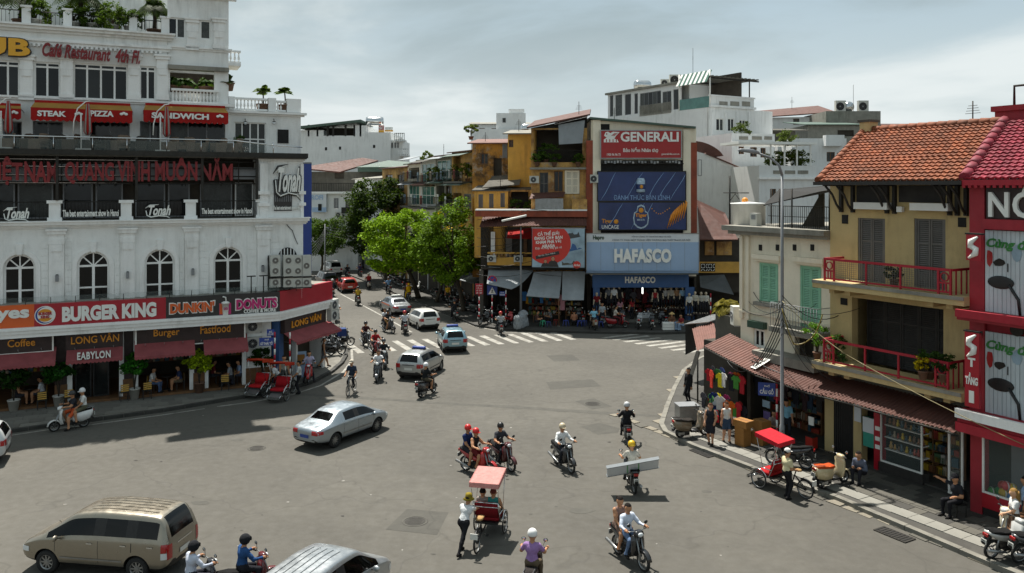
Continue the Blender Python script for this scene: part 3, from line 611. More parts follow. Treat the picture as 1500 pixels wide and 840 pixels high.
for i in range(15):
 u=L.u_(8+i*24,.9);y=random.uniform(.7,1.7);c=thing('terrace_chair','brown wicker armchair behind the terrace glass rail, %s from left' % ORD[i],'chair',L.w(u,y,zd1),L.a+random.uniform(-1,1),'wicker armchairs on the terrace')
 col=random.choice(('fabric#4a3c30','fabric#3a332c','fabric#6a5a4c'));MB().box(-.32,.32,-.3,.3,.2,.42,col).go('seat',c);MB().pillow([(.2,.3),(.36,.3),(.4,.85),(.28,.88)],.33,col).go('backrest',c)
 for s in (-1,1): MB().box(-.3,.3,s*.3-.05,s*.3+.05,.05,.6,col).go('armrest',c)
 for sx in (-1,1):
  for s in (-1,1): MB().box(sx*.24-.02,sx*.24+.02,s*.2-.02,s*.2+.02,0,.2,'iron').go('leg',c)

zg=L.z_(120,44,DW)
MB().box(UL,uM,DW+.4,14,zg-.3,zg-.02,'concrete').go('roof_slab',LB)
gp_=[L.u_(x,DW) for x in (-30,38.5,99,195,242)]
for u in gp_: m2=MB();m2.box(u-.2,u+.2,DW-.05,DW+.35,zg-.02,zg+.95,'trim');m2.box(u-.27,u+.27,DW-.12,DW+.42,zg+.95,zg+1.05,'trim');m2.go('parapet_post',LB)
for a,b in zip([UL]+gp_,gp_):
 m2=MB();a +=.2;b -=.2;m2.tube([(a,DW+.15,zg+.8),(b,DW+.15,zg+.8)],.025,'iron',5)
 K=int((b-a)/.17)
 for k in range(K+1): m2.tube([(a+(b-a)*k/K,DW+.15,zg),(a+(b-a)*k/K,DW+.15,zg+.8)],.012,'iron',4)
 m2.go('railing',LB)
D5=DW+3.5;at=[L.r(a,18,b,45,D5) for a,b in ((-40,-20),(62,78),(155,178),(205,215))]
MB().wall(UL,uM+.5,zg,zg+3.6,D5,D5+.3,[(r[0],r[1],r[2],r[3]) for r in at],'white').go('wall',LB)
for r in at: window(LB,r,D5+.1,'trim','glass',2,1,.08)
cornice(LB,UL,uM+.5,zg+3.5,D5,((.12,.12),(.2,.4)))

DT=DW+.05;uMt=uM+.02;zl0,zl1=L.z_(290,137,DT),L.z_(290,101,DT)
wins=[L.r(246,26,272,56,DT),L.r(293,30,309,58,DT)];log=(L.u_(249,DT),L.u_(314,DT),zl0,zl1);zt5=L.z_(290,-2,DT)
mb=MB();mb.wall(uMt,uT,z4b-.6,zt5,DT,DT+.35,wins+[log],'white');mb.box(uT-.35,uT,DT+.35,14,zd1,zt5,'white');mb.box(uMt,uT,DT+2.2,DT+2.4,zl0,zl1,'interior');mb.go('wall',LB)
MB().wall(uMt,uT,zd1,z4b-.6,DT,DT+.35,[(door[-1][0],door[-1][1],zd1,door[-1][3])],'white').go('wall',LB)
window(LB,wins[0],DT+.08,'trim','glass',2,1,.08);window(LB,wins[1],DT+.08,'trim','glass',1,1,.08)
for x in (281.5,320.5): u=L.u_(x,DT);pilaster(LB,(u-.28,u+.28,L.z_(x,74,DT),L.z_(x,27,DT)),DT,.1)
cornice(LB,uMt,uT+.1,L.z_(290,75,DT),DT,((.1,.08),(.1,.16)));cornice(LB,uMt-.2,uT+.3,zt5,DT,((.2,.2),(.2,.5),(.25,.7)))
MB().box(uMt,uT,DT-.3,DT+.3,L.z_(290,104,DT),L.z_(290,98,DT),'concrete').go('loggia_awning',LB)
balustrade(LB,L.u_(251,DT-.3),L.u_(321,DT-.3),L.z_(290,152,DT-.3),L.z_(290,131,DT-.3),DT-.3,n=14)
MB().box(uMt,uT+.3,DT-.4,DT,L.z_(290,156,DT),L.z_(290,152,DT),'trim').go('ledge',LB)
for z_y in (78,90): pass
MB().box(uT,uT+.7,DT+.3,DT+2.2,L.z_(335,95,DT),L.z_(335,91,DT),'trim').go('side_balcony_floor',LB);b=balustrade(LB,uT+.05,uT+.7,L.z_(335,91,DT),L.z_(335,72,DT),DT+.35,n=3)

uA,uB=L.u_(336,DW),L.u_(442,DW);ztop=L.z_(390,163,DW);rw=L.r(344,179,391,203,DW)
mb=MB();mb.wall(uT,uB,zd1,ztop,DW+.3,DW+.6,[(rw[0],rw[1],zd1,rw[3])],'white');mb.box(uB-.3,uB,DW+.6,14,zd1,ztop,'white');mb.box(uT,uB,DW+.6,14,ztop-.2,ztop-.05,'concrete');mb.go('wall',LB)
window(LB,(rw[0],rw[1],zd1,rw[3]),DW+.4,'trim','glass',4,2,.07);m2=MB();r=L.r(407,190,423,210,DW+.2);m2.box(*r[:2],DW+.25,DW+.3,r[2],r[3],'dark');m2.go('vent',LB)
balustrade(LB,L.u_(346,DW),L.u_(393,DW),ztop+.02,L.z_(370,143,DW),DW+.25,n=9);balustrade(LB,L.u_(406,DW),L.u_(420,DW),ztop+.02,L.z_(412,147,DW),DW+.25,n=3)
for a,b in ((336,345),(394,405.5),(421,442)): MB().box(L.u_(a,DW),L.u_(b,DW),DW+.2,DW+.62,ztop,L.z_(a,142+(a-336)*.04,DW)+.05,'trim').go('parapet_post',LB)
cornice(LB,uT,uB+.15,ztop-.25,DW+.3,((.1,.1),(.12,.3)))
for x in (359,401): u,z=L.uz(x,181,DW+.2);m2=MB();m2.sph((u,DW+.1,z),.09,'lens');m2.tube([(u,DW+.3,z+.25),(u,DW+.1,z+.25),(u,DW+.1,z+.08)],.02,'iron');m2.box(u-.08,u+.08,DW+.02,DW+.18,z+.08,z+.11,'iron');m2.go('wall_lantern',LB)
sg=thing('vertical_sign','tall plain blue sign board projecting past right corner of white building','sign',L.w(uE+.1,2.2),L.a);m2=MB();uu=L.u_(456.5,2.2)-uE-.1;z0,z1=L.z_(450,402,2.2),L.z_(450,238,2.2);m2.box(.0,uu,0,.25,z0,z1,'signblue');m2.go('board',sg);m2=MB();m2.box(.05,uu,-.02,0,z1-.08,z1,'grey');m2.box(.05,uu,-.02,0,z0,z0+.08,'grey');m2.box(-.9,0,.05,.15,z0+1,z0+1.1,'iron');m2.box(-.9,0,.05,.15,z1-1,z1-.9,'iron');m2.go('sign_frame',sg)
for j,(y0,y1) in enumerate(((373,405),(406,421))):
 for i,x in enumerate((403.5,422.5,436.5,449)):
  u=L.u_(x,-.7);z0=L.z_(x,y1,-.7);h=L.z_(x,y0,-.7)-z0;w=.52
  a=thing('air_conditioner',('tall twin-fan' if j ==0 else 'small') + ' air conditioner in corner rack, %s of its row' % ('leftmost','second from left','third from left','rightmost')[i],'air conditioner',L.w(u,-.7,z0),L.a,'air conditioners racked at the corner');MB().box(-w/2,w/2,0,.4,0,h-.05,'acwhite').go('casing',a);n=2 if j ==0 and i < 3 else 1
  for k in range(n): hh=(h-.05)/n;m2=MB();m2.cyl((0,-.006,hh*(k+.5)),min(.17,hh*.36),.012,'shuttergrey','y',16);m2.lathe([(.18,-.006),(.18,-.02),(.16,-.02),(.16,-.006)],'acwhite',16,'y',(0,0,hh*(k+.5)));m2.cyl((0,-.018,hh*(k+.5)),.05,.012,'acwhite','y',8);m2.go('fan_grille',a)
rk=thing('equipment_rack','black steel rack carrying air conditioners at corner of white building','rack',LB.location,L.a);m2=MB();ua,ub=L.u_(394,-.5),L.u_(456,-.5)
for y in (405.5,421.5): z=L.z_(420,y,-.5);m2.box(ua,ub,-.75,-.25,z-.05,z,'iron')
for u in (ua,(ua+ub)/2,ub): m2.box(u-.03,u+.03,-.3,-.24,zb1,L.z_(395,375,-.5),'iron')
m2.tube([(ua,-.75,L.z_(395,408,-.5)),(ua,-.1,L.z_(395,378,-.5))],.03,'iron');m2.go('rack_frame',rk)
r=L.r(409,360,433,376,0);c=(r[0]+r[1])/2;m2=MB();m2.xz([(c+.5*math.cos(PI*k/10),r[2]+.5*math.sin(PI*k/10)) for k in range(11)],-.03,.002,'dark');w=m2.go('arched_window',LB);m2=MB()
for k in range(5): u=c-.34+k*.17;m2.box(u-.025,u+.025,-.05,-.03,r[2],r[2]+.45,'trim')
m2.go('window_bar',w)

BO=1.1
cb=Vector((L.u_(410,-BO),-BO));eb=L.w(0,0);e=gp(487,437,zb0+.05);ev=Vector(((Vector((e.x,e.y))-L.o).dot(L.u),(Vector((e.x,e.y))-L.o).dot(L.n)))
sb=thing('sign_band','long red, orange and black sign band wrapped round corner of white building','sign band',LB.location,L.a)
MB().box(UL,L.u_(50,-BO),-BO,-BO+.25,zb0,zb1,'bandorange').go('orange_panel',sb)
MB().box(L.u_(50,-BO)+.004,L.u_(243,-BO),-BO,-BO+.25,zb0,zb1,'bandred').go('red_panel',sb)
MB().box(L.u_(243,-BO)+.004,cb.x,-BO,-BO+.25,zb0,zb1,'banddark').go('black_panel',sb)
dv=(ev-cb).normalized();nv=Vector((-dv.y,dv.x))
MB().prism(ccw([tuple(cb+dv*.004),tuple(ev),tuple(ev+nv*.25),tuple(cb+nv*.25+dv*.004)]),zb0,zb1,'bandred').go('red_panel',sb)
BX=lambda x0,y0,x1,y1: L.r(x0,y0,x1,y1,-BO-.02);SL=-.03
def band_text(txt,x0,x1,yt,yb,m,t=.06,bold=.04,shear=0.):
 xm=(x0+x1)/2;lettering(sb,txt,(L.u_(x0,-BO),L.u_(x1,-BO),L.z_(xm,yb,-BO),L.z_(xm,yt,-BO)),-BO-.003,m,t,bold,shear)
band_text('Popeyes',-78,43,451,474,'letters');band_text('BURGER KING',91,229,446,468,'letters',bold=.055)
band_text("DUNKIN'",247.5,315.5,441.5,459.5,'letters',.03,.085);band_text("DUNKIN'",249,314,443,458,'bandorange',.06,.05);spec('donutpink','b8206a',.45)
band_text('DONUTS',344.5,407,436,454,'letters',.03,.085);band_text('DONUTS',346,405.5,437.5,452.5,'donutpink',.06,.05);band_text('COFFEE & MORE',357,404,452.5,457.8,'letters',.03,.03)
u,z=L.uz(66,462,-BO);m2=MB()
def bun(r,h0,h1,m,y): m2.xz([(u+r*math.cos(2*PI*k/24),z+r*math.sin(2*PI*k/24)) for k in range(24)],y,-BO-.003,m)
bun(.44,0,0,'letters',-BO-.03);bun(.40,0,0,'signblue',-BO-.036);m2.xz([(u+.05+.37*math.cos(2*PI*k/24),z+.02+.37*math.sin(2*PI*k/24)) for k in range(24)],-BO-.042,-BO-.003,'letters')
for a0,a1,zz in ((R(28),R(152),.0),(R(208),R(332),0)): m2.xz([(u+.33*math.cos(a0+(a1-a0)*k/12),z+.30*math.sin(a0+(a1-a0)*k/12)) for k in range(13)],-BO-.05,-BO-.003,'gold')
m2.go('round_emblem',sb);lettering(sb,'BURGER\nKING',(u-.27,u+.3,z-.14,z+.15),-BO-.05,'bandred',.02,.05)
u,z=L.uz(329.5,450,-BO);m2=MB();m2.xz([(u-.28,z-.38),(u+.3,z-.38),(u+.3,z+.2),(u-.28,z+.2)],-BO-.02,-BO-.003,'donutpink');m2.xz([(u-.26,z-.36),(u-.02,z-.36),(u-.02,z+.18),(u-.26,z+.18)],-BO-.026,-BO-.003,'bandorange');m2.go('cup_emblem',sb)
m2=MB();m2.lathe([(.13,-.42),(.17,.18),(.20,.18),(.20,.25),(.1,.3),(0,.3)],'letters',12,'z',(u+.02,-BO-.06,z));m2.tube([(u+.05,-BO-.08,z+.3),(u+.03,-BO-.08,z+.5),(u-.12,-BO-.08,z+.55)],.035,'letters');m2.go('cup_emblem',sb);lettering(sb,'DD',(u-.08,u+.12,z-.12,z),-BO-.235,'donutpink',.02,.04)
m2=MB()
for z0,z1,o in ((zb0-.14,zb0-.004,.16),(zb0-.30,zb0-.14,.08),(zb0-.5,zb0-.30,0)):
 m2.box(UL,cb.x+o*.3,-BO-o,-BO+.6,z0,z1,'trim');q=[cb+Vector((o*.3,-o)),ev-nv*o,ev+nv*.6,cb+nv*.6];m2.prism(ccw([tuple(p) for p in q]),z0+.003,z1-.003,'trim')
m2.go('band_cornice',LB);MB().prism(ccw([(UL,-BO+.25),(cb.x,-BO+.25),tuple(ev+nv*.25),tuple(ev+nv*3),(UL,.3)]),zb0-.25,zb1-.03,'concrete').go('canopy_slab',LB)
MB().box(UL,cb.x,-BO+.26,-BO+.275,zb1+.02,zb1+.32,'clear').go('glass_upstand',LB)
m2=MB()
for k in range(16): m2.tube([(-2+k*1.05,-BO+.12,zb1),(-2+k*1.05,-BO+.12,zb1+.3)],.016,'iron',5)
for x in (368,386): u=L.u_(x,-.9);m2.tube([(u,-.9,zb1),(u,-.9,zb1+.85)],.03,'iron',6);m2.box(u-.22,u+.22,-.98,-.84,zb1+.85,zb1+.9,'iron')
m2.go('band_posts',LB)

zf=zb0-.5;GD=.25
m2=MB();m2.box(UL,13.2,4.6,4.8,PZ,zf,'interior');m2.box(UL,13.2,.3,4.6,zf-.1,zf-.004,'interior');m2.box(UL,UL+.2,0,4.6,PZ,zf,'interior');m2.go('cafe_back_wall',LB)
MB().box(UL,12.6,-.25,4.6,PZ-.05,PZ+.12,'wood').go('cafe_floor',LB)
for x,m in ((-60,'trim'),(102,'trim'),(178,'trim'),(199,'trim'),(281,'trim'),(302,'trim'),(358,'trim')):
 u=L.u_(x);MB().box(u-.11,u+.11,-.02,.3,PZ,zf,m).go('column',LB)
for x0,x1 in ((80,99),(180,197),(283,300),(360,398)):
 r=L.r(x0,560,x1,600);m2=MB();m2.box(r[0],r[1],.02,.5,PZ,zf,'darkbrown');m2.box(r[0],r[1],-.04,.02,PZ,1.1,'wood');m2.go('wall_pier',LB)
MB().box(UL,L.u_(395),.3,.45,L.z_(200,520)-.1,zf,'darkbrown').go('transom',LB)
for x0,x1 in ((110,134),(136,160)):
 r=L.r(x0,520,x1,590,.5);window(LB,(r[0],r[1],PZ+.12,r[3]),.5,'black','glass',1,1,.07,'glass_door')
def fascia(lab,txts,x0,x1,yt,yb,frame,m='gold'):
 sg=thing('fascia_sign',lab,'sign',LB.location,L.a);d=-.55;r=L.r(x0,yt,x1,yb,d);MB().box(r[0],r[1],d,d+.7,r[2],r[3],'darkbrown').go('board',sg)
 if frame: m2=MB();a=.05;m2.box(r[0]-.02,r[0]+a,d-.03,d,r[2],r[3],'letters');m2.box(r[1]-a,r[1]+.02,d-.03,d,r[2],r[3],'letters');m2.box(r[0]+a,r[1]-a,d-.03,d,r[2],r[2]+a,'letters');m2.go('sign_frame',sg)
 for t,a,b,c,e in txts: lettering(sg,t,L.r(a,c,b,e,d-.03),d-.004,m,.05,.012)
 m2=MB();n=max(2,int((r[1]-r[0])/.8))
 for k in range(n): u=r[0]+(k+.5)*(r[1]-r[0])/n;m2.tube([(u,d,r[2]+.12),(u,d-.3,r[2]+.16),(u,d-.32,r[2]+.26)],.012,'steel',4)
 m2.go('spot_lamp',sg)
fascia('dark brown fascia with golden word, leftmost on the white building',[('Coffee',11,51.5,497,508)],-60,78,490,520,True)
fascia('dark brown fascia with golden antique lettering above the maroon door awning',[('LONG VÂN',104,174.5,489,502.5)],96,180,484,514,False)
fascia('dark brown white-framed fascia with two golden words',[('Burger',225,263,482,495),('Fastfood',293.5,337.5,476,488)],198.5,359,476,505,True)
for x0,x1,yt,yb,lab in ((-60,81,521,537,'maroon cloth awning under the leftmost brown fascia'),(96.5,180,514,527,'maroon cloth awning with white maze-like lettering over cafe door'),(197,286,504,520,'maroon cloth awning left of the two under the white-framed fascia'),(299,364,499,514,'maroon cloth awning right of the two under the white-framed fascia')):
 t=thing('shop_awning',lab,'awning',LB.location,L.a);awning(t,(L.u_(x0,-1.1),L.u_(x1,-1.1),L.z_((x0+x1)/2,yb,-1.1),L.z_((x0+x1)/2,yt-8,-.4)),-.4,.75,'canopy',name='awning_cloth')
 if 'maze' in lab: lettering(t,'EABYLON',L.r(113,515.5,162,526,-1.17),-1.02,'letters',.16,.02,space=1.1)
for x,y in ((372,487),(372,512)): u=L.u_(x,-.25);ac_unit(None,L.w(u,-.25,L.z_(x,y,-.25)),.85,.62,label='white air conditioner on ground-floor wall beside the cafe awning, ' + ('upper' if y < 500 else 'lower') + ' of two',group='wall air conditioners',rz=L.a)
m2=MB();r=L.r(362,470,397,560,0);m2.box(r[0],r[1],-.02,.3,PZ,zf,'white');m2.go('wall',LB)
SF=Fr(L.w(cb.x+.1,cb.y+.9).x,L.w(cb.x+.1,cb.y+.9).y,math.degrees(L.a)+math.degrees(math.atan2(dv.y,dv.x)))
m2=MB();m2.box(0,4.6,.9,1.1,PZ,zf,'interior');m2.box(4.3,4.6,0,.9,PZ,zf,'trim');m2.box(1.6,1.75,0,.3,PZ,zf,'trim');m2.box(0,.4,0,.9,PZ,zf,'bluedark');t=thing('side_shopfront','dark open shopfront on side street under the red band','shopfront',(SF.o.x,SF.o.y,0),SF.a);m2.go('back_wall',t)
sg=thing('fascia_sign','dark brown fascia with golden antique lettering on the side street','sign',(SF.o.x,SF.o.y,0),SF.a);MB().box(.1,4.2,-.3,.2,zf-.85,zf,'darkbrown').go('board',sg);lettering(sg,'LONG VÂN',(.7,3.6,zf-.62,zf-.16),-.305,'gold',.05,.012)
t=thing('shop_awning','maroon cloth awning on the side-street corner','awning',(SF.o.x,SF.o.y,0),SF.a);awning(t,(0,4.6,zf-1.25,zf-.8),-.3,.8,'canopy',name='awning_cloth')
for k in range(2):
 t=thing('wall_fan_unit','grey air conditioner outdoor unit at the end of the side-street fascia, ' + ('lower','upper')[k],'air conditioner',SF.w(4.55,-.7,zf-.75+k*.62),SF.a,'side-street air conditioners');ac_unit(t,(0,0,0),.8,.58)
m2=MB();m2.box(UL,uE-.4,4.8,14,0,zd0,'white');m2.box(UL,uT-.4,DW+4.2,14,zd1,zt5,'white');m2.box(uE-.4,uE,.36,13,zb0+.46,zd0,'white');m2.go('rear_wall',LB)

def xzpoly(fr,pts,d): return [fr.uz(x,y,d) for x,y in pts]
def pbox(mb,fr,x0,y0,x1,y1,d0,d1,m): r=fr.r(x0,y0,x1,y1,d0);mb.box(r[0],r[1],d0,d1,r[2],r[3],m);return r
C=Fr(6.4,65,0);CB=C.root('clothes_shop_building','tall narrow cream building with stacked billboards above the clothes shop','building')
uc0,uc1=C.u_(866),C.u_(1020);zc=C.z_(940,405)
MB().xz([(uc0,zc),(uc1,zc),(uc1,C.z_(1015,187)),(uc0,C.z_(870,176))],.05,11,'cream').go('wall',CB)
for x0,y0,x1,y1,m in ((859,206,868.5,346,'brickred'),(868.5,176,880,345,'cream'),(1001,190,1012,345,'cream'),(1012,209,1021,345,'brickred')):
 mb=MB();pbox(mb,C,x0,y0,x1,y1,-.15,.6,m);mb.go('pier',CB)
MB().slabq([(C.u_(864),-.35,C.z_(866,172)),(C.u_(1018),-.35,C.z_(1017,186)),(C.u_(1018),11,C.z_(1017,186)+.3),(C.u_(864),11,C.z_(866,172)+.3)],.16,'greenroof').go('roof',CB)
mb=MB();pbox(mb,C,878,182,893,190.5,.02,.08,'dark');mb.go('vent',CB)
mb=MB();pbox(mb,C,878,235,1002,345,.0,.06,'dark');mb.go('wall_recess',CB)
cc=Fr(6.4,65,0)
a=ac_unit(None,C.w(C.u_(870.5,-.5),-.5,C.z_(870,268,-.5)),.62,.62,label='grey air conditioner on brick pier left of the blue billboards')
def board(lab,x0,y0,x1,y1,m,d=-.25,frame='steel',name='billboard'):
 t=C.root(name,lab,'billboard');r=C.r(x0,y0,x1,y1,d);MB().box(r[0],r[1],d,d+.12,r[2],r[3],m).go('panel',t)
 if frame:
  f=MB();s=.07;f.box(r[0]-s,r[0],d-.03,d+.14,r[2]-s,r[3]+s,frame);f.box(r[1],r[1]+s,d-.03,d+.14,r[2]-s,r[3]+s,frame);f.box(r[0],r[1],d-.028,d+.138,r[2]-s,r[2],frame);f.box(r[0],r[1],d-.028,d+.138,r[3],r[3]+s,frame);f.go('frame',t)
 return t,r,d
spec('insred','9e1a1c',.4,v=.06,s=.8,g=.08);spec('navy','1e3160',.4,v=.35,s=.5,g=.06,gc='3a5a90');spec('streak','7f9fc8',.5);spec('flame','d98a2a',.5,v=.25,s=4);spec('can','9fb4c4',.35,v=.3,s=6);spec('boardwhite','c9ced2',.5,v=.04,s=1,g=.12);spec('textgrey','6a7078',.6);spec('textgreen','1f3a24',.6);spec('boardsky','8fa6b4',.5,v=.4,s=.8,g=.2,gc='3c4a50');spec('boardredorange','c22e22',.45,v=.05,s=1,g=.06)
t,r,d=board('red billboard with large white serif capitals at top of the stack',880.5,192,997.5,231.5,'insred',-.4)
lettering(t,'GENERALI',C.r(909,193.5,994,208,d),d-.002,'letters',.06,.03);lettering(t,'Bảo hiểm Nhân thọ',C.r(913,216,964,224.5,d),d-.002,'letters',.03,.015)
lettering(t,'1900 96 96 75',C.r(889,225,909,228.5,d),d-.002,'letters',.02,.01);lettering(t,'generali-life.com.vn',C.r(969,224.5,995,228,d),d-.002,'letters',.02,.01)
mb=MB();u,z=C.uz(896,201,d)
mb.xz([(u-.62,z-.42),(u+.55,z-.42),(u+.45,z-.2),(u+.2,z-.15),(u+.35,z+.1),(u+.62,z+.38),(u+.1,z+.42),(u-.1,z+.3),(u-.3,z+.42),(u-.5,z+.36),(u-.6,z+.1),(u-.4,z-.05),(u-.62,z-.2)],d-.03,d-.002,'letters')
for k in range(4): mb.box(u-.45+k*.26,u-.38+k*.26,d-.04,d-.03,z-.4,z-.18,'insred')
for k in range(3): mb.obox((u+.12+k*.1,d-.035,z+.2),(.34,.012,.045),'insred',(0,-.7,0))
mb.sph((u-.4,d-.03,z+.24),.06,'insred',8,4,(1,.2,1));mb.go('lion_emblem',t)
t,r,d=board('dark blue billboard with can and white slogan, upper of the two blue ones',876,252,1004,294.5,'navy',-.45,'iron')
lettering(t,'ĐÁNH THỨC BẢN LĨNH',C.r(899,284,981,293,d),d-.002,'streak',.02,.0)
def streaks(t,r,d,rows):
 mb=MB()
 for k,(a,b) in enumerate(rows):
  u=r[0]+(r[1]-r[0])*a;L_=(r[3]-r[2])*.96;pts=[(u+L_*.62*s*b+.06*math.sin(5*s+k),d-.004,r[2]+.04+L_*s) for s in (0,.25,.5,.75,1)];mb.tube(pts,[.012,.03,.022,.03,.01],'streak',4)
 mb.go('streak_lines',t)
streaks(t,r,d,((.03,.9),(.3,1.1),(.55,1.0),(.68,1.0),(.83,.9)))
u,z=C.uz(938.5,272,d);MB().lathe([(.0,-.55),(.3,-.53),(.34,-.47),(.34,.42),(.27,.52),(.27,.58),(0,.58)],'can',14,'z',(u,d-.05,z)).go('drink_can',t);mb=MB();mb.lathe([(.345,-.3),(.345,.1)],'navy',14,'z',(u,d-.052,z));mb.sph((u,d-.4,z-.1),.13,'gold',8,5,(1,.1,1.2));mb.go('can_label',t)
t,r,d=board('dark blue billboard with beer emblem and orange stripes, lower of the two blue ones',877.5,297,1005,336.5,'navy',-.45,'iron');streaks(t,r,d,((.08,1.1),(.36,.9),(.5,.6)))
u,z=C.uz(939,318,d);mb=MB()
sh=[(-.62,-.1),(-.55,-.6),(-.3,-.85),(0,-.95),(.3,-.85),(.55,-.6),(.62,-.1),(.55,.35),(.35,.45),(.28,.85),(0,.98),(-.28,.85),(-.35,.45),(-.55,.35)]
mb.xz([(u+x,z+y) for x,y in sh],d-.03,d-.002,'can');mb.xz([(u+x*.86,z+y*.86) for x,y in sh],d-.045,d-.03,'navy');mb.sph((u,d-.05,z+.52),.2,'gold',10,5,(1,.1,1));mb.go('shield_emblem',t);lettering(t,'Tiger',(u-.48,u+.48,z-.08,z+.28),d-.046,'flame',.03,.03);lettering(t,'BEER',(u-.3,u+.3,z-.3,z-.16),d-.046,'can',.02,.01)
lettering(t,'Tiger',C.r(881.5,321,897,329,d),d-.002,'gold',.02,.02);lettering(t,'UNCAGE',C.r(881.5,330,906.5,335.5,d),d-.002,'letters',.02,.01);mb=MB();p=C.uz(902.5,325,d);mb.sph((p[0],d-.005,p[1]),.19,'gold',10,5,(1,.15,1));mb.go('round_emblem',t)
mb=MB()
for k in range(7):
 a=C.uz(977+k*4,335-k*2.4,d);b=C.uz(984+k*3.6,316-k*3.2,d);e=C.uz(989+k*2.4,307-k*2.2,d)
 mb.tube([(a[0],d-.006,a[1]),(b[0],d-.01,b[1]),(e[0],d-.006,e[1])],[.02,.10,.015],'flame',5)
for k in range(9): p=C.uz(955+k*3.2,306+6*math.sin(k*.5)+k*.5,d);mb.sph((p[0],d-.004,p[1]),.05,'gold',6,4,(1,.2,1))
mb.go('stripe_pattern',t)
mb=MB();
for k in range(26): pbox(mb,C,881+k*4.5,235+random.uniform(0,2),884+k*4.5,238+random.uniform(0,2.5),-.3-.1*random.random(),-.2,random.choice(('steel','grey','iron')))
mb.tube([(C.u_(880),-.3,C.z_(900,240)),(C.u_(1000),-.3,C.z_(900,240))],.05,'iron');mb.go('lamp_bar',CB)
t,r,d=board('wide pale blue shop sign with big white capitals above the clothes shop',859.5,355,1023.5,397,'panelblue',-1.3,None,'shop_sign')
mb=MB();w=C.r(859.5,343,1023.5,355,d);mb.box(w[0],w[1],d,d+.12,w[2]+.004,w[3],'boardwhite');mb.box(w[0]-.03,w[1]+.03,d-.03,d+.14,w[3],w[3]+.06,'steel');mb.box(r[0]-.05,r[0],d-.03,d+.14,r[2],w[3],'steel');mb.box(r[1],r[1]+.05,d-.03,d+.14,r[2],w[3],'steel');mb.go('header_panel',t)
lettering(t,'Hapro',C.r(868.5,345,885,353,d),d-.002,'textgreen',.02,.04);lettering(t,'TỔNG CÔNG TY THƯƠNG MẠI HÀ NỘI',C.r(925,345,983,348.5,d),d-.002,'textgrey',.02,.01);lettering(t,'CÔNG TY TNHH MỘT THÀNH VIÊN THƯƠNG MẠI THỜI TRANG HÀ NỘI',C.r(897,350,1011,353.8,d),d-.002,'textgrey',.02,.01)
lettering(t,'HAFASCO',C.r(899.5,364.5,983,385,d),d-.002,'letters',.16,.055,space=1.06);f=MB()
for k in range(1,8): u=r[0]+(r[1]-r[0])*k/8;f.box(u-.008,u+.008,d-.006,d,r[2],r[3],'grey')
f.go('panel_seam',t)
MB().slabq([(C.u_(858),-.05,C.z_(940,398)),(C.u_(857,-2),-2,C.z_(940,400.5,-2)),(C.u_(1023,-2),-2,C.z_(940,401.5,-2)),(C.u_(1022),-.05,C.z_(940,398))],.06,'tarpdark').go('canopy',CB)
mb=MB();pbox(mb,C,859,397.5,1023,401,-1.2,-1.05,'panelblue');mb.go('canopy_edge',CB)
t=C.root('fascia_sign','dark blue fascia with small white capitals over the clothes shop opening','sign');mb=MB();pbox(mb,C,868,403,1009,421.5,-.2,0,'bluedark');mb.go('board',t);lettering(t,'HAFASCO',C.r(915.5,405.5,960,415,-.2),-.202,'letters',.06,.04,space=1.06)
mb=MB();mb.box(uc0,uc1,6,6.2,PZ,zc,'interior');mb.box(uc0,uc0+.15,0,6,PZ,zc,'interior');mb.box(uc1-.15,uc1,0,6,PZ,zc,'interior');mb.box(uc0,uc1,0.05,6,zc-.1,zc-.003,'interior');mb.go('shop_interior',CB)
for x0,x1 in ((866,878.5),(1004,1019)): mb=MB();pbox(mb,C,x0,421,x1,474,.0,.3,'bluedark');mb.go('pier',CB)
MB().box(uc0,uc1,-.2,6,PZ-.02,PZ+.15,'slab').go('shop_step',CB)
for x in (899,941): u,z=C.uz(x,424,.8);MB().box(u-.04,u+.04,.7,.8,z-.35,z+.2,'tubelit').go('tube_lamp',CB)
u,z=C.uz(983,421,.8);mb=MB();mb.cyl((u,.9,z),.12,.12,'letters')
for k in range(3): mb.obox((u+.5*math.cos(k*2.1),.9+.5*math.sin(k*2.1),z),(.9,.13,.02),'letters',(0,0,k*2.1))
mb.tube([(u,.9,z),(u,.9,z+.4)],.02,'steel');mb.go('ceiling_fan',CB)

Y=Fr(6.35,65.3,-6);YB=Y.root('ochre_house','ochre house with overgrown balcony and red corner roofs left of the billboards','building')
op=Y.r(782,190,853,238);wn=[Y.r(790.5,253,803,285),Y.r(811.5,251,824.5,281),Y.r(827,250.5,849,285)]
u0,u1=Y.u_(778),Y.u_(860);z0,z1=Y.z_(820,333),Y.z_(820,188)
mb=MB();mb.wall(u0,u1,z0,z1,0,.35,[op]+wn,'ochreraw');mb.box(u0,u0+.3,.35,8,z0,z1,'ochre');mb.box(u0+.3,u1,1.9,2.1,z0,z1,'interior');mb.box(u0+.3,u1,.35,1.9,op[2]-.15,op[2]-.002,'concrete');mb.go('wall',YB)
MB().slabq([(Y.u_(772),-.5,Y.z_(772,187)),(Y.u_(864),-.5,Y.z_(864,168)),(Y.u_(864),8,Y.z_(864,168)+1.2),(Y.u_(772),8,Y.z_(772,187)+1.2)],.12,'rust').go('roof',YB)
MB().xz([(u0,z1),(u1,z1),(u1,Y.z_(860,171)),(u0,z1+.02)],.0,.3,'dark').go('gable',YB)
window(YB,wn[0],.12,'shuttergrey','glass',2,2,.06);window(YB,wn[1],.12,'wood','glass',2,1,.06);shutters(YB,inset(wn[2],.1,.05),.0,'cream')
mb=MB();pbox(mb,Y,776,245.5,861,248.5,-.35,0,'concrete');mb.go('ledge',YB)
mb=MB()
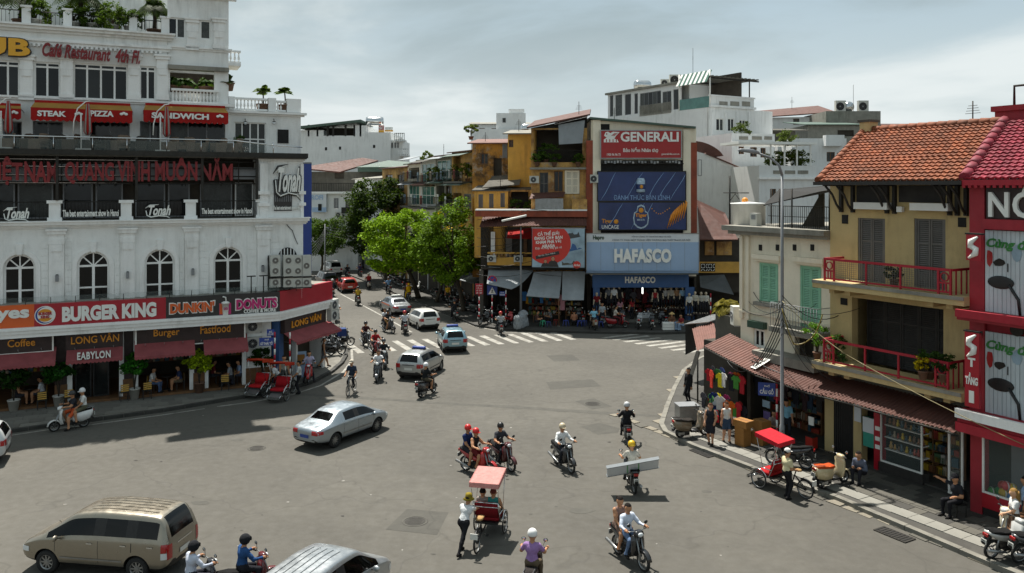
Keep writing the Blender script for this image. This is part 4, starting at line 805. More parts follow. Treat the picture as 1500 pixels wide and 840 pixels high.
for k in range(24): u=op[0]+(op[1]-op[0])*k/23;mb.tube([(u,-.05,op[2]),(u,-.05,op[2]+.95)],.014,'iron',4)
mb.tube([(op[0],-.05,op[2]+.95),(op[1],-.05,op[2]+.95)],.022,'iron');mb.go('railing',YB)
t=Y.root('roller_blind','grey cloth blind hung over the overgrown ochre balcony','blind');mb=MB();q=Y.r(818,183,855,212,-.3);mb.slabq([(q[0],-.35,q[3]),(q[0]+.05,-.45,q[2]),(q[1]-.1,-.45,q[2]+.1),(q[1]+.1,-.35,q[3]+.35)],.02,'tarp');mb.go('cloth',t);MB().slabq([(q[0]-.3,-.1,q[3]+.18),(q[0]-.3,-.6,q[3]+.02),(q[1]+.3,-.6,q[3]+.6),(q[1]+.3,-.1,q[3]+.75)],.03,'steel').go('blind_rail',t)
ac_unit(None,Y.w(Y.u_(782.5,-.45),-.45,Y.z_(782,268.5,-.45)),.75,.55,label='white air conditioner at left edge of the ochre wall',rz=Y.a)
MB().slabq([(Y.u_(779),0,Y.z_(800,283)),(Y.u_(777),-1.0,Y.z_(800,291)),(Y.u_(826),-1.0,Y.z_(800,288)),(Y.u_(828),0,Y.z_(800,281))],.06,'rust').go('small_roof',YB)
mb=MB();r=pbox(mb,Y,784,291,825,307.5,-.95,-.9,'steel')
mb.go('sheet_panel',YB);mb=MB();pbox(mb,Y,838,292,860,316,-.9,0,'ochreraw');mb.go('parapet',YB);mb=MB();pbox(mb,Y,696,307,860,309,-1.05,-.2,'trim');pbox(mb,Y,696,309,860,318,-1.0,.2,'brickred');mb.go('ledge',YB)
A3=Vector((Y.u_(786),-.6,Y.z_(786,316.5)));A4=Vector((Y.u_(859),-.6,Y.z_(859,316.5)));A5=Vector((Y.u_(859.5,-2),-2,Y.z_(859,331,-2)));A6=Vector((Y.u_(763,-2),-2,Y.z_(763,331,-2)))
corrugated('lower_roof',YB,(A3,A4,A5,A6),'rust',.2,.03);corrugated('lower_roof',YB,(Vector((Y.u_(706),.8,Y.z_(706,316,.8))),A3,A6,Vector((Y.u_(702,-.8),-.8,Y.z_(702,333,-.8)))),'rust',.2,.03)
mb=MB();q0,q1=Y.uz(735,326,-1.5),Y.uz(771,318,-1.5);mb.tube([(q0[0],-1.5,q0[1]+.1),(q1[0],-1.3,q1[1]+.1)],.09,'letters',8);mb.go('roof_pipe',YB)
mb=MB();pbox(mb,Y,704,333,779,396,1.6,1.9,'interior');pbox(mb,Y,704,333,860,399,2.2,2.5,'ochredark');mb.go('lower_wall',YB)
for x0,x1,m in ((719,725,'trim'),(741,750,'shuttergrey'),(767,772,'wood')): mb=MB();pbox(mb,Y,x0,340,x1,376,1.4,1.6,m);mb.go('door_leaf',YB)
mb=MB();pbox(mb,Y,714,377,779,389,-.3,-.1,'ochre');mb.go('balcony_wall',YB);mb=MB()
for k in range(7): pbox(mb,Y,718+k*7,372,722+k*7,377,-.3,-.12,'ochredark')
pbox(mb,Y,714,370,779,372,-.35,-.1,'ochre');mb.go('balcony_rail',YB)
for x in (720,759): ac_unit(None,Y.w(Y.u_(x,-.7),-.7,Y.z_(x,384,-.7)),.7,.5,label='grimy air conditioner on the low ochre balcony, ' + ('left' if x < 730 else 'right') + ' one',rz=Y.a)
t=Y.root('cloth_canopy','small red awning at upper left of the red and white advertising board','awning');MB().slabq([(Y.u_(745,.2),.2,Y.z_(745,338,.2)),(Y.u_(742,-.8),-.8,Y.z_(745,349,-.8)),(Y.u_(779,-.8),-.8,Y.z_(775,350,-.8)),(Y.u_(779,.2),.2,Y.z_(775,334,.2))],.03,'awnred').go('cloth',t)
AB=Y.root('billboard','square red and photo-grey advertising board above the grey tarpaulins','billboard');d=-2.2;r=Y.r(779.5,335,856.5,392,d);MB().box(r[0],r[1],d,d+.15,r[2],r[3],'boardsky').go('panel',AB)
cu,cz=Y.uz(803,357,d);mb=MB();pts=[]
for k in range(32):
 a=2*PI*k/32;pts.append((max(r[0]+.02,min(r[1]-.3,cu+1.75*math.cos(a))),max(r[2]+.05,min(r[3]-.02,cz+1.62*math.sin(a)))))
pts=[(r[0]+.02,r[3]-.02)]+[p for p in pts if p[0] > cu-1.0 or p[1] < cz]
import functools
pts=sorted(set(pts),key=lambda p: math.atan2(p[1]-cz,p[0]-cu));mb.xz(pts,d-.012,d-.001,'boardredorange');mb.go('red_disc',AB)
lettering(AB,'CẢ THẾ GIỚI\nĐANG CHỜ BẠN\nKHÁM PHÁ VỚI\nAIRASIA',Y.r(782.5,339,824,364,d),d-.013,'letters',.02,.03,rise=.12);lettering(AB,'Đặt vé máy bay giá rẻ',Y.r(784,362.5,823,367,d),d-.013,'letters',.02,.0,rise=.12)
mb=MB();p=Y.uz(802,374,d);mb.obox((p[0],d-.02,p[1]),(1.85,.02,.26),'banddark',(0,-.22,0));mb.go('ribbon',AB);lettering(AB,'Tây Du Tam Mệnh',(p[0]-.75,p[0]+.6,p[1]-.16,p[1]-.02),d-.031,'letters',.012,.0,.2,rise=.26)
for x,y,s in ((810,384,1.),(799,387,.8)):
 u,z=Y.uz(x,y,d);mb=MB();mb.xz([(u-.45*s,r[2]+.03),(u+.45*s,r[2]+.03),(u+.3*s,z+.02),(u+.12*s,z+.1),(u+.16*s,z+.35*s),(u,z+.44*s),(u-.16*s,z+.35*s),(u-.12*s,z+.1),(u-.3*s,z+.02)],d-.02-.004*s,d-.001,'banddark');mb.sph((u,d-.024,z+.24*s),.14*s,'skin#b08468',8,5,(1,.1,1.2));mb.go('portrait',AB)
for k,(x,y,w,h) in enumerate(((842,345,20,12),(842,363,22,14),(836,385,26,9))):
 u,z=Y.uz(x,y,d);mb=MB();K=9;mb.xz([(u-w*.026,z-h*.025)]+[(u-w*.026+w*.052*i/K,z-h*.025+h*.05*random.uniform(.3,1)) for i in range(K,-1,-1)][::-1][::-1]+[],d-.006,d-.001,('tarpdark','bluedark','concretedk')[k]);mb.go('photo_patch',AB)
u,z=Y.uz(845,389,d);MB().xz([(u+.3*math.cos(2*PI*k/18),z+.03+.3*math.sin(2*PI*k/18)) for k in range(18)],d-.014,d-.001,'boardredorange').go('round_emblem',AB);lettering(AB,'AirAsia',(u-.24,u+.24,z-.07,z+.12),d-.015,'letters',.012,.01,.3)
mb=MB();mb.box(r[0]-.05,r[1]+.05,d-.02,d+.17,r[3],r[3]+.06,'steel');mb.box(r[0]-.05,r[0],d-.02,d+.17,r[2]-.04,r[3],'iron');mb.box(r[1],r[1]+.05,d-.02,d+.17,r[2]-.04,r[3],'iron');mb.box(r[0],r[1],d-.02,d+.17,r[2]-.06,r[2],'iron');mb.go('frame',AB)
def tarp(lab,pts,m,sag=.15):
 P=[Vector((Y.u_(x,d),d,Y.z_(x,y,d))) for x,y,d in pts];t=Y.root('tarpaulin_awning',lab,'awning');n=8;vs=[]
 for j in range(n+1):
  for i in range(n+1):
   a=P[0].lerp(P[1],i/n);b=P[3].lerp(P[2],i/n);p=a.lerp(b,j/n);vs.append(p+Vector((0,-.06*math.sin(i*1.3+j*.4),-sag*math.sin(PI*j/n)*(.6+.4*math.sin(i*.9)))))
 f=[(j*(n+1)+i,(j+1)*(n+1)+i,(j+1)*(n+1)+i+1,j*(n+1)+i+1) for j in range(n) for i in range(n)];mb=MB();mb.add(vs,f,m,True);mb.add([v+Vector((0,.015,-.01)) for v in vs],[g[::-1] for g in f],m,True);mb.go('cloth',t)
 mb=MB();mb.tube([P[3],P[2]],.025,'steel');mb.tube([P[0],P[1]],.025,'steel');mb.go('batten',t);return t
tarp('large grey tarpaulin hung steeply beneath the advertising board',[(782,399,-.6),(823,398,-.6),(819,437.5,-2.7),(771,434,-2.7)],'tarp')
tarp('narrower grey tarpaulin beside the clothes shop',[(824,398,-.6),(857,398,-.6),(855,440,-2.6),(823,440,-2.6)],'tarp')
tarp('pale canvas awning with sagging front behind the traffic signs',[(716,391,.8),(781,397,.2),(749,424,-3.0),(713,416,-2.6)],'tarp',.25)
mb=MB();pbox(mb,Y,704,396,860,478,3.6,3.8,'interior');pbox(mb,Y,702,396,708,478,.2,3.7,'concretedk');mb.box(Y.u_(704),Y.u_(860),.2,3.7,Y.z_(780,396),Y.z_(780,394),'interior');mb.go('stall_back_wall',YB)

def house(name,lab,fr,x0,x1,yt,d,dep,m,wins=(),roof='rust',zlow=0.,ytr=None,wm='wood',over=.4):
 t=fr.root(name,lab,'building');u0,u1=fr.u_(x0,d),fr.u_(x1,d);zt_=fr.z_((x0+x1)/2,yt,d);ws=[fr.r(*w[:4],d) for w in wins];mb=MB();mb.wall(u0,u1,zlow,zt_,d,d+.3,ws,m);mb.box(u0,u1,d+1.2,d+dep,zlow,zt_-.02,m);mb.box(u0,u0+.25,d+.3,d+1.2,zlow,zt_,m);mb.box(u1-.25,u1,d+.3,d+1.2,zlow,zt_,m);mb.go('wall',t)
 for w,r in zip(wins,ws):
  k=w[4] if len(w) > 4 else 'w'
  if k =='w': window(t,r,d+.1,wm,'glass',2,1,.07)
  elif k =='s': shutters(t,inset(r,.08,.03),d+.02,w[5] if len(w) > 5 else 'shuttergrey')
  elif k =='o':
   MB().box(r[0],r[1],d+1.1,d+1.15,r[2],r[3],'interior').go('loggia_back',t);mb=MB();n=max(3,int((r[1]-r[0])/.16))
   for i in range(n+1): u=r[0]+(r[1]-r[0])*i/n;mb.tube([(u,d+.1,r[2]),(u,d+.1,r[2]+.9)],.015,'iron',4)
   mb.tube([(r[0],d+.1,r[2]+.9),(r[1],d+.1,r[2]+.9)],.025,'iron',5);mb.go('railing',t)
  elif k =='g': window(t,r,d+.05,'letters','glassgreen',3,2,.06)
  elif k =='d': MB().box(r[0],r[1],d+.2,d+.25,r[2],r[3],'interior').go('dark_opening',t)
 if roof: MB().slabq([(u0-over,d-over,zt_+.02),(u1+over,d-over,zt_+.02),(u1+over,d+dep,zt_+dep*.12),(u0-over,d+dep,zt_+dep*.12)],.1,roof).go('roof',t)
 return t,u0,u1,zt_
house('ochre_tower','plain bright ochre gable wall with flat concrete top behind the red roofs',Y,744,779,196,3,6,'ochre',[(736.2+9,205,752,216)],'concrete',5)
t,a,b,zz=house('weathered_house','dark stained ochre house with small windows and lean-to sheet roof',Y,692,744,210,5,6,'ochredark',[(704,225,715,241),(723,232,735,262,'d'),(736,212,743,232,'s','grey')],'rustpale',3)
MB().slabq([(Y.u_(722,4.5),4.5,Y.z_(722,258,4.5)),(Y.u_(765,4.5),4.5,Y.z_(765,256,4.5)),(Y.u_(761,1.5),1.5,Y.z_(761,270,1.5)),(Y.u_(706,1.5),1.5,Y.z_(706,275,1.5))][::-1],.08,'concretedk').go('lean_to_roof',t)
house('ochre_annex','low ochre annex with tall shuttered windows above the red lower roofs',Y,695,744,279,1.6,4,'ochre',[(701,286,707.5,305,'s'),(716.5,285,723,305,'s'),(733,284,739.5,304,'s')],'concretedk',5,over=.2)
house('dark_loggia','dark open loggia with plants between ochre annex and ochre house',Y,743.5,778,277,1.8,3,'ochreraw',[(745,281,777,306,'o')],'concretedk',5,over=.1)
F2=Fr(-1.7,70.6,-65)
H2=house('ochre_house','ochre house with dark balcony and tin eave, second up the far street',F2,662,694,222,0,8,'ochreraw',[(664,229,675,263,'o'),(680,238,688,258),(664,283,676,306,'o'),(680,285,690,306,'s')],'rustpale',0)
H3=house('glazed_house','narrow house with green glazed balconies up the far street',F2,638,662,228,0,8,'concrete',[(640,235,660,264,'g'),(640,272,651,300,'o'),(653,272,660,300,'w')],'rust',0)
H4=house('teal_house','narrow pale house with teal glass veranda behind the trees',F2,616,638,234,0,8,'whitefar',[(618,240,636,268,'g'),(618,273,636,300,'g')],'greenroof',0)
H5=house('pale_house','pale narrow house with green awning edge farthest up the street',F2,597,616,240,0,8,'cream',[(599,246,614,262,'o'),(599,270,614,300,'g')],'rust',0)
house('street_house','ochre house front behind the street trees',F2,560,597,246,0,8,'ochreraw',[(565,256,575,280,'w'),(582,256,592,280,'w')],'rust',0)
house('street_house','dim white house front at far end of the tree-lined street',F2,520,560,262,0,8,'whitefar',[(530,275,540,290,'w'),(546,275,555,290,'w')],'concrete',0)
mb=MB();uu0,uu1=F2.u_(600),F2.u_(735);t=F2.root('street_shopfronts','dark open shopfronts in the shade under the street trees','shopfront')
for k in range(8):
 a=uu0+(uu1-uu0)*k/8;b=uu0+(uu1-uu0)*(k+1)/8;MB().box(a+.1,b-.1,-.15,-.02,2.6,3.4,random.choice(('bluedark','canopy','darkbrown','tarpdark','brickred'))).go('fascia',t);MB().box(a+.2,b-.2,-.06,-.01,PZ,2.6,'interior').go('opening',t);MB().slabq([(a+.1,-.1,2.9),(a+.1,-1.4,2.5),(b-.1,-1.4,2.5),(b-.1,-.1,2.9)],.03,random.choice(('tarp','canopy','tarpdark'))).go('awning',t)

K=Fr(15,68,0);t=K.root('low_ochre_house','low ochre house with red sheet roof and pierced parapet right of the clothes shop','building')
u0,u1=K.u_(1021),K.u_(1110);r=K.r(1021,350,1110,400);MB().box(u0,u1,.8,5,2,r[3],'interior').go('wall',t);mb=MB();pbox(mb,K,1021,384,1110,400,0,.2,'ochre');mb.go('parapet',t)
for x in (1026,1036.5): 
 mb=MB();q=K.r(x,386,x+11,398,-.03);mb.box(q[0],q[1],-.03,-.002,q[2],q[3],'dark');w=mb.go('pierced_block',t);mb=MB()
 for k in range(3):
  for j in range(3): c=(q[0]+(q[1]-q[0])*(k+.5)/3,q[2]+(q[3]-q[2])*(j+.5)/3);mb.obox((c[0],-.04,c[1]),(.17,.02,.05),'letters',(0,.78 if (k+j) % 2 else -.78,0))
 mb.go('lattice',w)
for x0,x1 in ((1033,1046),(1050,1072)): mb=MB();pbox(mb,K,x0,354,x1,374,.6,.8,'ochreraw');mb.go('door_leaf',t)
MB().slabq([(K.u_(1020),-1.3,K.z_(1040,351,-1.3)),(K.u_(1075),-1.3,K.z_(1040,351,-1.3)),(K.u_(1062,3),3,K.z_(1060,312,3)),(K.u_(1021,3),3,K.z_(1030,293,3))],.1,'rust').go('roof',t)
t2=K.root('cloth_canopy','pale tarpaulin lean-to right of the clothes shop sign','awning');MB().slabq([(K.u_(1024),-.2,K.z_(1030,404)),(K.u_(1026,-2),-2,K.z_(1030,421,-2)),(K.u_(1075,-2),-2,K.z_(1050,432,-2)),(K.u_(1060),-.2,K.z_(1050,402))],.03,'tarpdark').go('cloth',t2)
MB().box(u0,u1,3,3.2,PZ,3.4,'interior').go('shop_back',t)
W1=Fr(20,76,0);t=W1.root('white_gable_house','plain white gabled wall with barrel roof right of the billboards','building')
MB().xz(xzpoly(W1,[(1020,420),(1108,420),(1110,258),(1100,250),(1034,226),(1020,222)],0),0,9,'whitefar').go('wall',t)
mb=MB();a=W1.uz(1034,225);b=W1.uz(1112,258);mb.slabq([(a[0],-.15,a[1]+.05),(b[0],-.15,b[1]+.05),(b[0]+.2,9,b[1]+.6),(a[0]+.2,9,a[1]+.6)],.12,'rust');mb.go('roof',t)
window(t,W1.r(1022,234,1028,258),-.02,'grey','glass',1,1,.06);mb=MB();q=W1.r(1020,206,1064,228);pts=[(q[0]+(q[1]-q[0])*k/10,q[2]+(q[3]-q[2])*math.sin(PI*(.5+.5*k/10))**.6 if k < 10 else q[2]) for k in range(11)]
mb.xz([(q[0],q[2])]+[(q[1],q[2])]+[(q[0]+(q[1]-q[0])*(1-k/10),q[2]+(q[3]-q[2])*math.sin(PI/2*k/10)**.7) for k in range(1,11)],1,9,'rust');mb.go('barrel_roof',t);mb=MB();pbox(mb,W1,1100,268,1125,312,-.05,.1,'dark');mb.go('dark_opening',t)

BL=Fr(21.3,88,-60);BR=Fr(21.3,88,30);t=thing('white_terrace_house','large white house with glazed penthouse, striped awning and pergola behind billboards','building',(21.3,88,0),BL.a)
zt_=BL.z_(1040,157);ul=BL.u_(890);MB().box(ul,-.5,0,10,0,zt_,'whitefar').go('wall',t)
zp=BL.z_(940,131.5);pw=[(893,140,898),(901,139,911),(915,138,924),(929,137,934),(937,135,968),(970,134,983),(986,131,994)]
ws=[BL.r(a,y,b,171-(a-893)*.11,.02) for a,y,b in pw];ua,ub=BL.u_(890),BL.u_(995);mb=MB();mb.wall(ua,ub,zt_,zp+.1,0.05,.35,ws,'whitefar');mb.box(ua,ub,1.5,9,zt_,zp,'whitefar');mb.box(ua-.3,ub,-.2,9.3,zp,zp+.25,'concrete');mb.go('penthouse_wall',t)
for q,(a,y,b) in zip(ws,pw): window(t,q,.1,'grey','glass',max(1,int((b-a)/6)),1,.06)
mb=MB();q=BL.r(937,152,983,168,-.02);n=14
for k in range(n): z=q[2]+(q[3]-q[2])*k/n;mb.box(q[0],q[1],-.05,-.01,z,z+.06,'concrete')
mb.go('louvre',t)
for x,m in ((1000,'acwhite'),(955,'acwhite')): pass
for i,(x,s) in enumerate(((955,.8),(970,1.1),(981,.7))): ac_unit(None,BL.w(BL.u_(x),2,zp+.26),1.2*s,1.1*s,.5,label='air conditioner on roof of the white terrace house, %s of three' % ('left','tall middle','right')[i],rz=0)
wt=thing('water_tank','steel cylindrical water tank on roof edge above the top billboard','tank',BL.w(BL.u_(913),3,zp+.25),.3);MB().lathe([(0,-1.1),(.5,-1.0),(.62,-.8),(.62,.8),(.5,1),(0,1.1)],'chrome',16,'x',(0,0,.85)).go('tank_body',wt);mb=MB()
for s in (-.6,.6): mb.box(s-.06,s+.06,-.5,.5,0,.4,'iron')
mb.go('tank_stand',wt)
b1,b2=BL.u_(995),-.05;aw=thing('striped_awning','green and white striped awning on terrace of white house','awning',(21.3,88,0),BL.a);z0,z1=BL.z_(1017,124),BL.z_(1017,106)
for k in range(14): a=b1+(b2-b1)*k/14;b=b1+(b2-b1)*(k+1)/14;MB().slabq([(a,.3,z1),(a,-.5,z0),(b,-.5,z0),(b,.3,z1)],.03,'paint#2c5a4c' if k % 2 else 'letters').go('stripe',aw)
mb=MB();mb.tube([(b1,0,zt_),(b1,0,z1)],.08,'letters');mb.tube([(b2,0,zt_),(b2,0,z1)],.08,'letters');mb.go('post',aw)
mb=MB();mb.box(b1,b2,4.5,4.7,zt_,z1,'interior');mb.box(b1,b2,-.02,.02,zt_,zt_+1.2,'glassgreen');mb.go('terrace_glazing',t)
pg=thing('pergola','flat slatted pergola over corner terrace of white house','pergola',(21.3,88,0),BR.a);u2=BR.u_(1107,.5);zq=BR.z_(1075,117,.5);mb=MB();mb.box(-.2,u2,.0,.12,zq-.15,zq,'iron');mb.box(-.2,u2,4,4.12,zq-.15,zq,'iron');mb.box(u2-1.4,u2-1.3,.1,.2,zt_,zq-.15,'iron');mb.go('frame',pg)
for k in range(12): u=-.1+k*u2/12;MB().box(u,u+.25,-.4,4.6,zq+.003,zq+.12,'concretedk').go('slat',pg)
ur=BR.u_(1104);wr=[BR.r(1049,174,1060,192),BR.r(1066,174,1075.5,193),BR.r(1083,176,1092,194)]
t3=thing('house_front','white corner front with tall windows and panelled parapet under the pergola','building',(21.3,88,0),BR.a);mb=MB();mb.wall(.02,ur,0,zt_-.01,-.02,.3,wr,'whitefar');mb.box(ur-.3,ur,.3,9,0,zt_-.01,'whitefar');mb.go('wall',t3)
for q in wr: window(t3,q,.05,'letters','glass',2,1,.08)
mb=MB();zpa=BR.z_(1070,143);mb.box(-.1,ur+.2,-.2,.1,zt_,zt_+.25,'whitefar');mb.box(0,ur,-.05,.15,zt_+.25,zpa,'whitefar');mb.box(-.1,ur+.1,-.15,.2,zpa,zpa+.15,'whitefar');mb.go('parapet',t3)
for a,b in ((1054,1066),(1070,1083),(1087,1099)): mb=MB();q=BR.r(a,149,b,156,-.08);mb.box(q[0],q[1],-.08,-.05,q[2],q[3],'concrete');mb.go('parapet_panel',t3)
for x in (1043,1063,1079,1097): u=BR.u_(x);MB().box(u-.15,u+.15,-.12,-.025,BR.z_(x,205),BR.z_(x,165),'whitefar').go('pilaster',t3)
for ch in list(t3.children): ch.parent=t;ch.rotation_euler=(0,0,BR.a-BL.a)
bpy.data.objects.remove(t3)
B2=Fr(24.5,80,18)
t4,a,b,zz=house('white_terrace_wing','white wing with panelled parapet in front of the pergola house',B2,1072,1135,196,0,7,'whitefar',[(1082,215,1090,226),(1099,216,1109,230),(1114,217,1122,231)],None,0)
for x0,x1 in ((1083,1096),(1102,1116),(1120,1131)): mb=MB();pbox(mb,B2,x0,200,x1,205,-.05,0,'concrete');mb.go('parapet_panel',t4)
MB().box(a-.1,b+.1,-.15,.1,zz-.9,zz-.75,'trim').go('string_course',t4)
B3=Fr(26,72,12);t5,a,b,zz=house('white_roof_terrace','white house with roof terrace, white flat canopy and balustrade',B3,1112,1196,243,0,7,'whitefar',[(1128,277,1137,290),(1148,277,1158,290),(1170,277,1178,290)],None,0)
for x0,x1 in ((1133,1146),(1150,1165),(1169,1184)): mb=MB();pbox(mb,B3,x0,250,x1,255,-.05,0,'concrete');mb.go('parapet_panel',t5)
MB().box(a-.1,b+.1,-.25,.1,zz-1.2,zz-1.0,'trim').go('string_course',t5)
cp=B3.root('flat_canopy','flat white canopy on thin posts over roof terrace','canopy');q0,q1,zq=B3.u_(1078),B3.u_(1192),B3.z_(1130,212)
MB().box(q0,q1,-.5,3,zq,zq+.22,'letters').go('roof',cp)
for x in (1127,1147,1165,1185): u=B3.u_(x);MB().box(u-.06,u+.06,-.3,-.2,zz,zq,'letters').go('post',cp)
F3=Fr(40,112,-12)
tt,a,b,zz=house('far_house','far white house with long red roof right of the pergola',F3,1104,1214,172,0,9,'whitefar',[(1109,176,1122,184),(1162,174,1171,183),(1193,170,1206,179)],None,0);MB().slabq([(a-.5,-.6,zz),(b+.8,-.6,zz+.6),(b-.8,4,zz+1.9),(a+.5,4,zz+1.3)],.15,'rust').go('roof',tt)
F4=Fr(42,100,0)
tt,a,b,zz=house('far_house','grey rendered house with green sheet roof and yellow shutter',F4,1183,1262,183,0,8,'concrete',[(1227,191,1251,200,'d')],'greenroof',0)
tt,a,b,zz=house('far_house','grey gabled house with water tanks on top behind the orange roof',F4,1210,1290,163,6,8,'concrete',[],None,0)
wt=thing('water_tank','round steel tank between grey boxes on far grey roof','tank',F4.w(F4.u_(1255,6),9,zz),.0);MB().lathe([(0,-1),(.55,-.85),(.7,-.6),(.7,.6),(.55,.85),(0,1)],'chrome',16,'y',(0,0,.8)).go('tank_body',wt)
for i,x in enumerate((1241,1275)): ac_unit(None,F4.w(F4.u_(x,6),8,zz+.06),1.3,1.5,.6,label='tall grey roof unit %s of the round steel tank' % ('left','right')[i])
F5=Fr(36,88,0)
tt,a,b,zz=house('far_house','plain white house with small balcony and window left of orange roof',F5,1160,1240,203,0,8,'whitefar',[(1211,223,1223,237),(1226,224,1238,240)],None,0);mb=MB();pbox(mb,F5,1210,198,1237,214,-.9,.0,'whitefar');mb.go('balcony',tt)
F6=Fr(30,96,0);house('far_house','dark sheet-roofed shelter on roof left of grey house',F6,1100,1165,192,0,5,'concretedk',[],'concretedk',0,over=1.2)
F7=Fr(60,120,0);house('far_house','low far roof just above ridge of the orange tiled roof',F7,1280,1372,184,0,6,'concrete',[],'rust',0,over=1)
F8=Fr(60,150,0)
for x0,x1,y,lab in ((1360,1520,196,'distant plain house behind right edge of the orange roof'),(690,775,182,'distant grey rooftop block above the ochre houses'),(770,900,205,'distant pale house behind the billboards'),(1000,1110,225,'distant white house filling gap behind the pergola house')):
 house('far_house',lab,F8,x0,x1,y,0,8,'whitefar',[(x0+12,y+6,x0+20,y+14),(x0+30,y+6,x0+38,y+14)],'concrete',0)
F9=Fr(0,118,0);tt,a,b,zz=house('far_house','white stepped roof block with tank above ochre gables',F9,698,765,189,0,7,'whitefar',[],None,0);mb=MB();pbox(mb,F9,727,166,770,189,.5,6,'whitefar');pbox(mb,F9,745,160,768,166,1,5,'whitefar');mb.go('stair_block',tt);window(tt,F9.r(736,173,741,180,.5),.45,'grey','glass',1,1,.06)
for i,(x,l) in enumerate(((770,'left'),(781,'right'))): wt=thing('water_tank','steel water tank with dark logo above ochre tower, %s one' % l,'tank',F9.w(F9.u_(x,2),-20,Y.z_(760,194,10)+1.2),.1);MB().lathe([(0,-1),(.5,-.9),(.6,-.7),(.6,.7),(.5,.9),(0,1)],'chrome',16,'x',(0,0,.7)).go('tank_body',wt);mb=MB();mb.box(-.5,-.4,-.4,.4,-.3,.3,'iron');mb.box(.4,.5,-.4,.4,-.3,.3,'iron');mb.go('tank_stand',wt)

G1=Fr(-25,135,0);t=G1.root('far_white_block','long blank white wall with roof shed and small balconies beyond the corner building','building')
MB().xz(xzpoly(G1,[(435,420),(572,420),(572,194),(536,194),(536,184),(519,184),(519,199),(474,199),(474,191),(435,191)],0),0,14,'whitefar').go('wall',t)
mb=MB();mb.slabq([(G1.u_(438),-1,G1.z_(440,186)),(G1.u_(530),-1,G1.z_(530,176)),(G1.u_(534),8,G1.z_(530,178)),(G1.u_(438),8,G1.z_(440,184))],.4,'greenroof');mb.box(G1.u_(440),G1.u_(532),3,3.3,G1.z_(480,200),G1.z_(480,186),'interior');mb.go('roof_shed',t)
for x in (452,465,480,488,506,519,528): mb=MB();u=G1.u_(x);mb.box(u-.15,u+.15,0,.3,G1.z_(x,200),G1.z_(x,183),'iron');mb.go('shed_post',t)
for x,y in ((477.5,218.5),(498,217.5),(548,215)): mb=MB();pbox(mb,G1,x-1.5,y-2.5,x+1.5,y+2,-.05,.02,'dark');mb.go('vent',t)
mb=MB();pbox(mb,G1,572,206,590,420,1,10,'whitefar');mb.go('stair_wing',t)
for x0,x1,y0,y1 in ((578,592,195,206),(583,597,218,228)):
 mb=MB();pbox(mb,G1,x0,y1-1.5,x1,y1+1,-1.2,2,'whitefar');pbox(mb,G1,x0,y0,x1,y0+1.2,-1.2,-1,'whitefar');
 for k in range(6): xx=x0+(x1-x0)*k/5;pbox(mb,G1,xx-.6,y0,xx+.6,y1,-1.2,-1,'whitefar')
 mb.go('balcony',t)
for x0,x1 in ((573,575.5),(578,580),(582,584)): window(t,G1.r(x0,209,x1,217,.9),.9,'grey','glass',1,1,.06)
sg=G1.root('roof_sign','small red, white and yellow sign on far white roof','sign')
for x0,x1,y0,y1,m in ((554.5,562.5,184,190.5,'bandred'),(554.5,562.5,190.8,194,'signgold'),(564,575,186.5,190.5,'letters'),(563.5,575.5,190.8,193,'signgold')): mb=MB();pbox(mb,G1,x0,y0,x1,y1,-.1,.1,m);mb.go('panel',sg)
lettering(sg,'NEXT',G1.r(555,185.5,562,189.5,-.1),-.1,'letters',.03,.03)
wt=thing('water_tank','steel tank on the roof of the far white block','tank',G1.w(G1.u_(546),2,G1.z_(546,184)),0);MB().lathe([(0,-1.5),(.7,-1.4),(.8,-1),(.8,1),(.7,1.4),(0,1.5)],'chrome',14,'x',(0,0,.8)).go('tank_body',wt)
G2=Fr(-25,116,0);t,a,b,zz=house('green_roof_house','grey house with red and green sheet roofs and dark veranda',G2,455,596,252,0,9,'concretedk',[(490,243+8,504,262,'d')],None,0)
for q,m in ((((438,240),(520,229),(544,233),(500,252)),'rust'),(((524,239),(560,233),(597,236),(594,245)),'greenroof')):
 P=[G2.uz(x,y) for x,y in q];MB().slabq([(P[0][0],-1,P[0][1]-.6),(P[3][0],-1,P[3][1]),(P[2][0],6,P[2][1]),(P[1][0],6,P[1][1])],.2,m).go('roof',t)
mb=MB();pbox(mb,G2,524,246,596,252,-.9,0,'greenroof');pbox(mb,G2,526,252,594,262,.1,.3,'interior');mb.go('veranda',t)
G3=Fr(-25,106,0);t,a,b,zz=house('low_white_house','white house with balcony rail and blue sign seen past the corner building',G3,440,524,284,0,9,'whitefar',[(489,291,496,306,'s','grey'),(506,292,513,306,'s','shuttergrey'),(487,326,492,340,'s','grey'),(500,326,506,338,'s','grey')],None,0)
MB().box(a,b,-.6,.2,zz,zz+.25,'trim').go('ledge',t);mb=MB();n=34
for k in range(n+1): u=a+(b-a)*k/n;mb.box(u-.03,u+.03,-.45,-.4,zz+.25,zz+1.3,'iron')
mb.box(a,b,-.46,-.4,zz+1.3,zz+1.38,'iron');mb.go('railing',t);mb=MB();pbox(mb,G3,500,304,518,313,-.9,-.8,'iron');mb.go('balcony_rail',t)
ac_unit(None,G3.w(G3.u_(496,-.6),-.6,G3.z_(496,319,-.6)),.9,.7,label='air conditioner under balcony of the white house past the corner')
sg=G3.root('blue_sign','pale blue and white sign board on white house past the corner','sign');mb=MB();pbox(mb,G3,457,283,478,311,-.5,-.35,'boardwhite');mb.go('panel',sg);mb=MB();pbox(mb,G3,457,304,478,311,-.52,-.5,'panelblue');mb.go('lower_panel',sg);lettering(sg,'KAROFI',G3.r(445,286,473,293,-.52),-.52,'panelblue',.03,.03);mb=MB();pbox(mb,G3,466,299,471,309,-.56,-.5,'dark');mb.go('picture',sg)
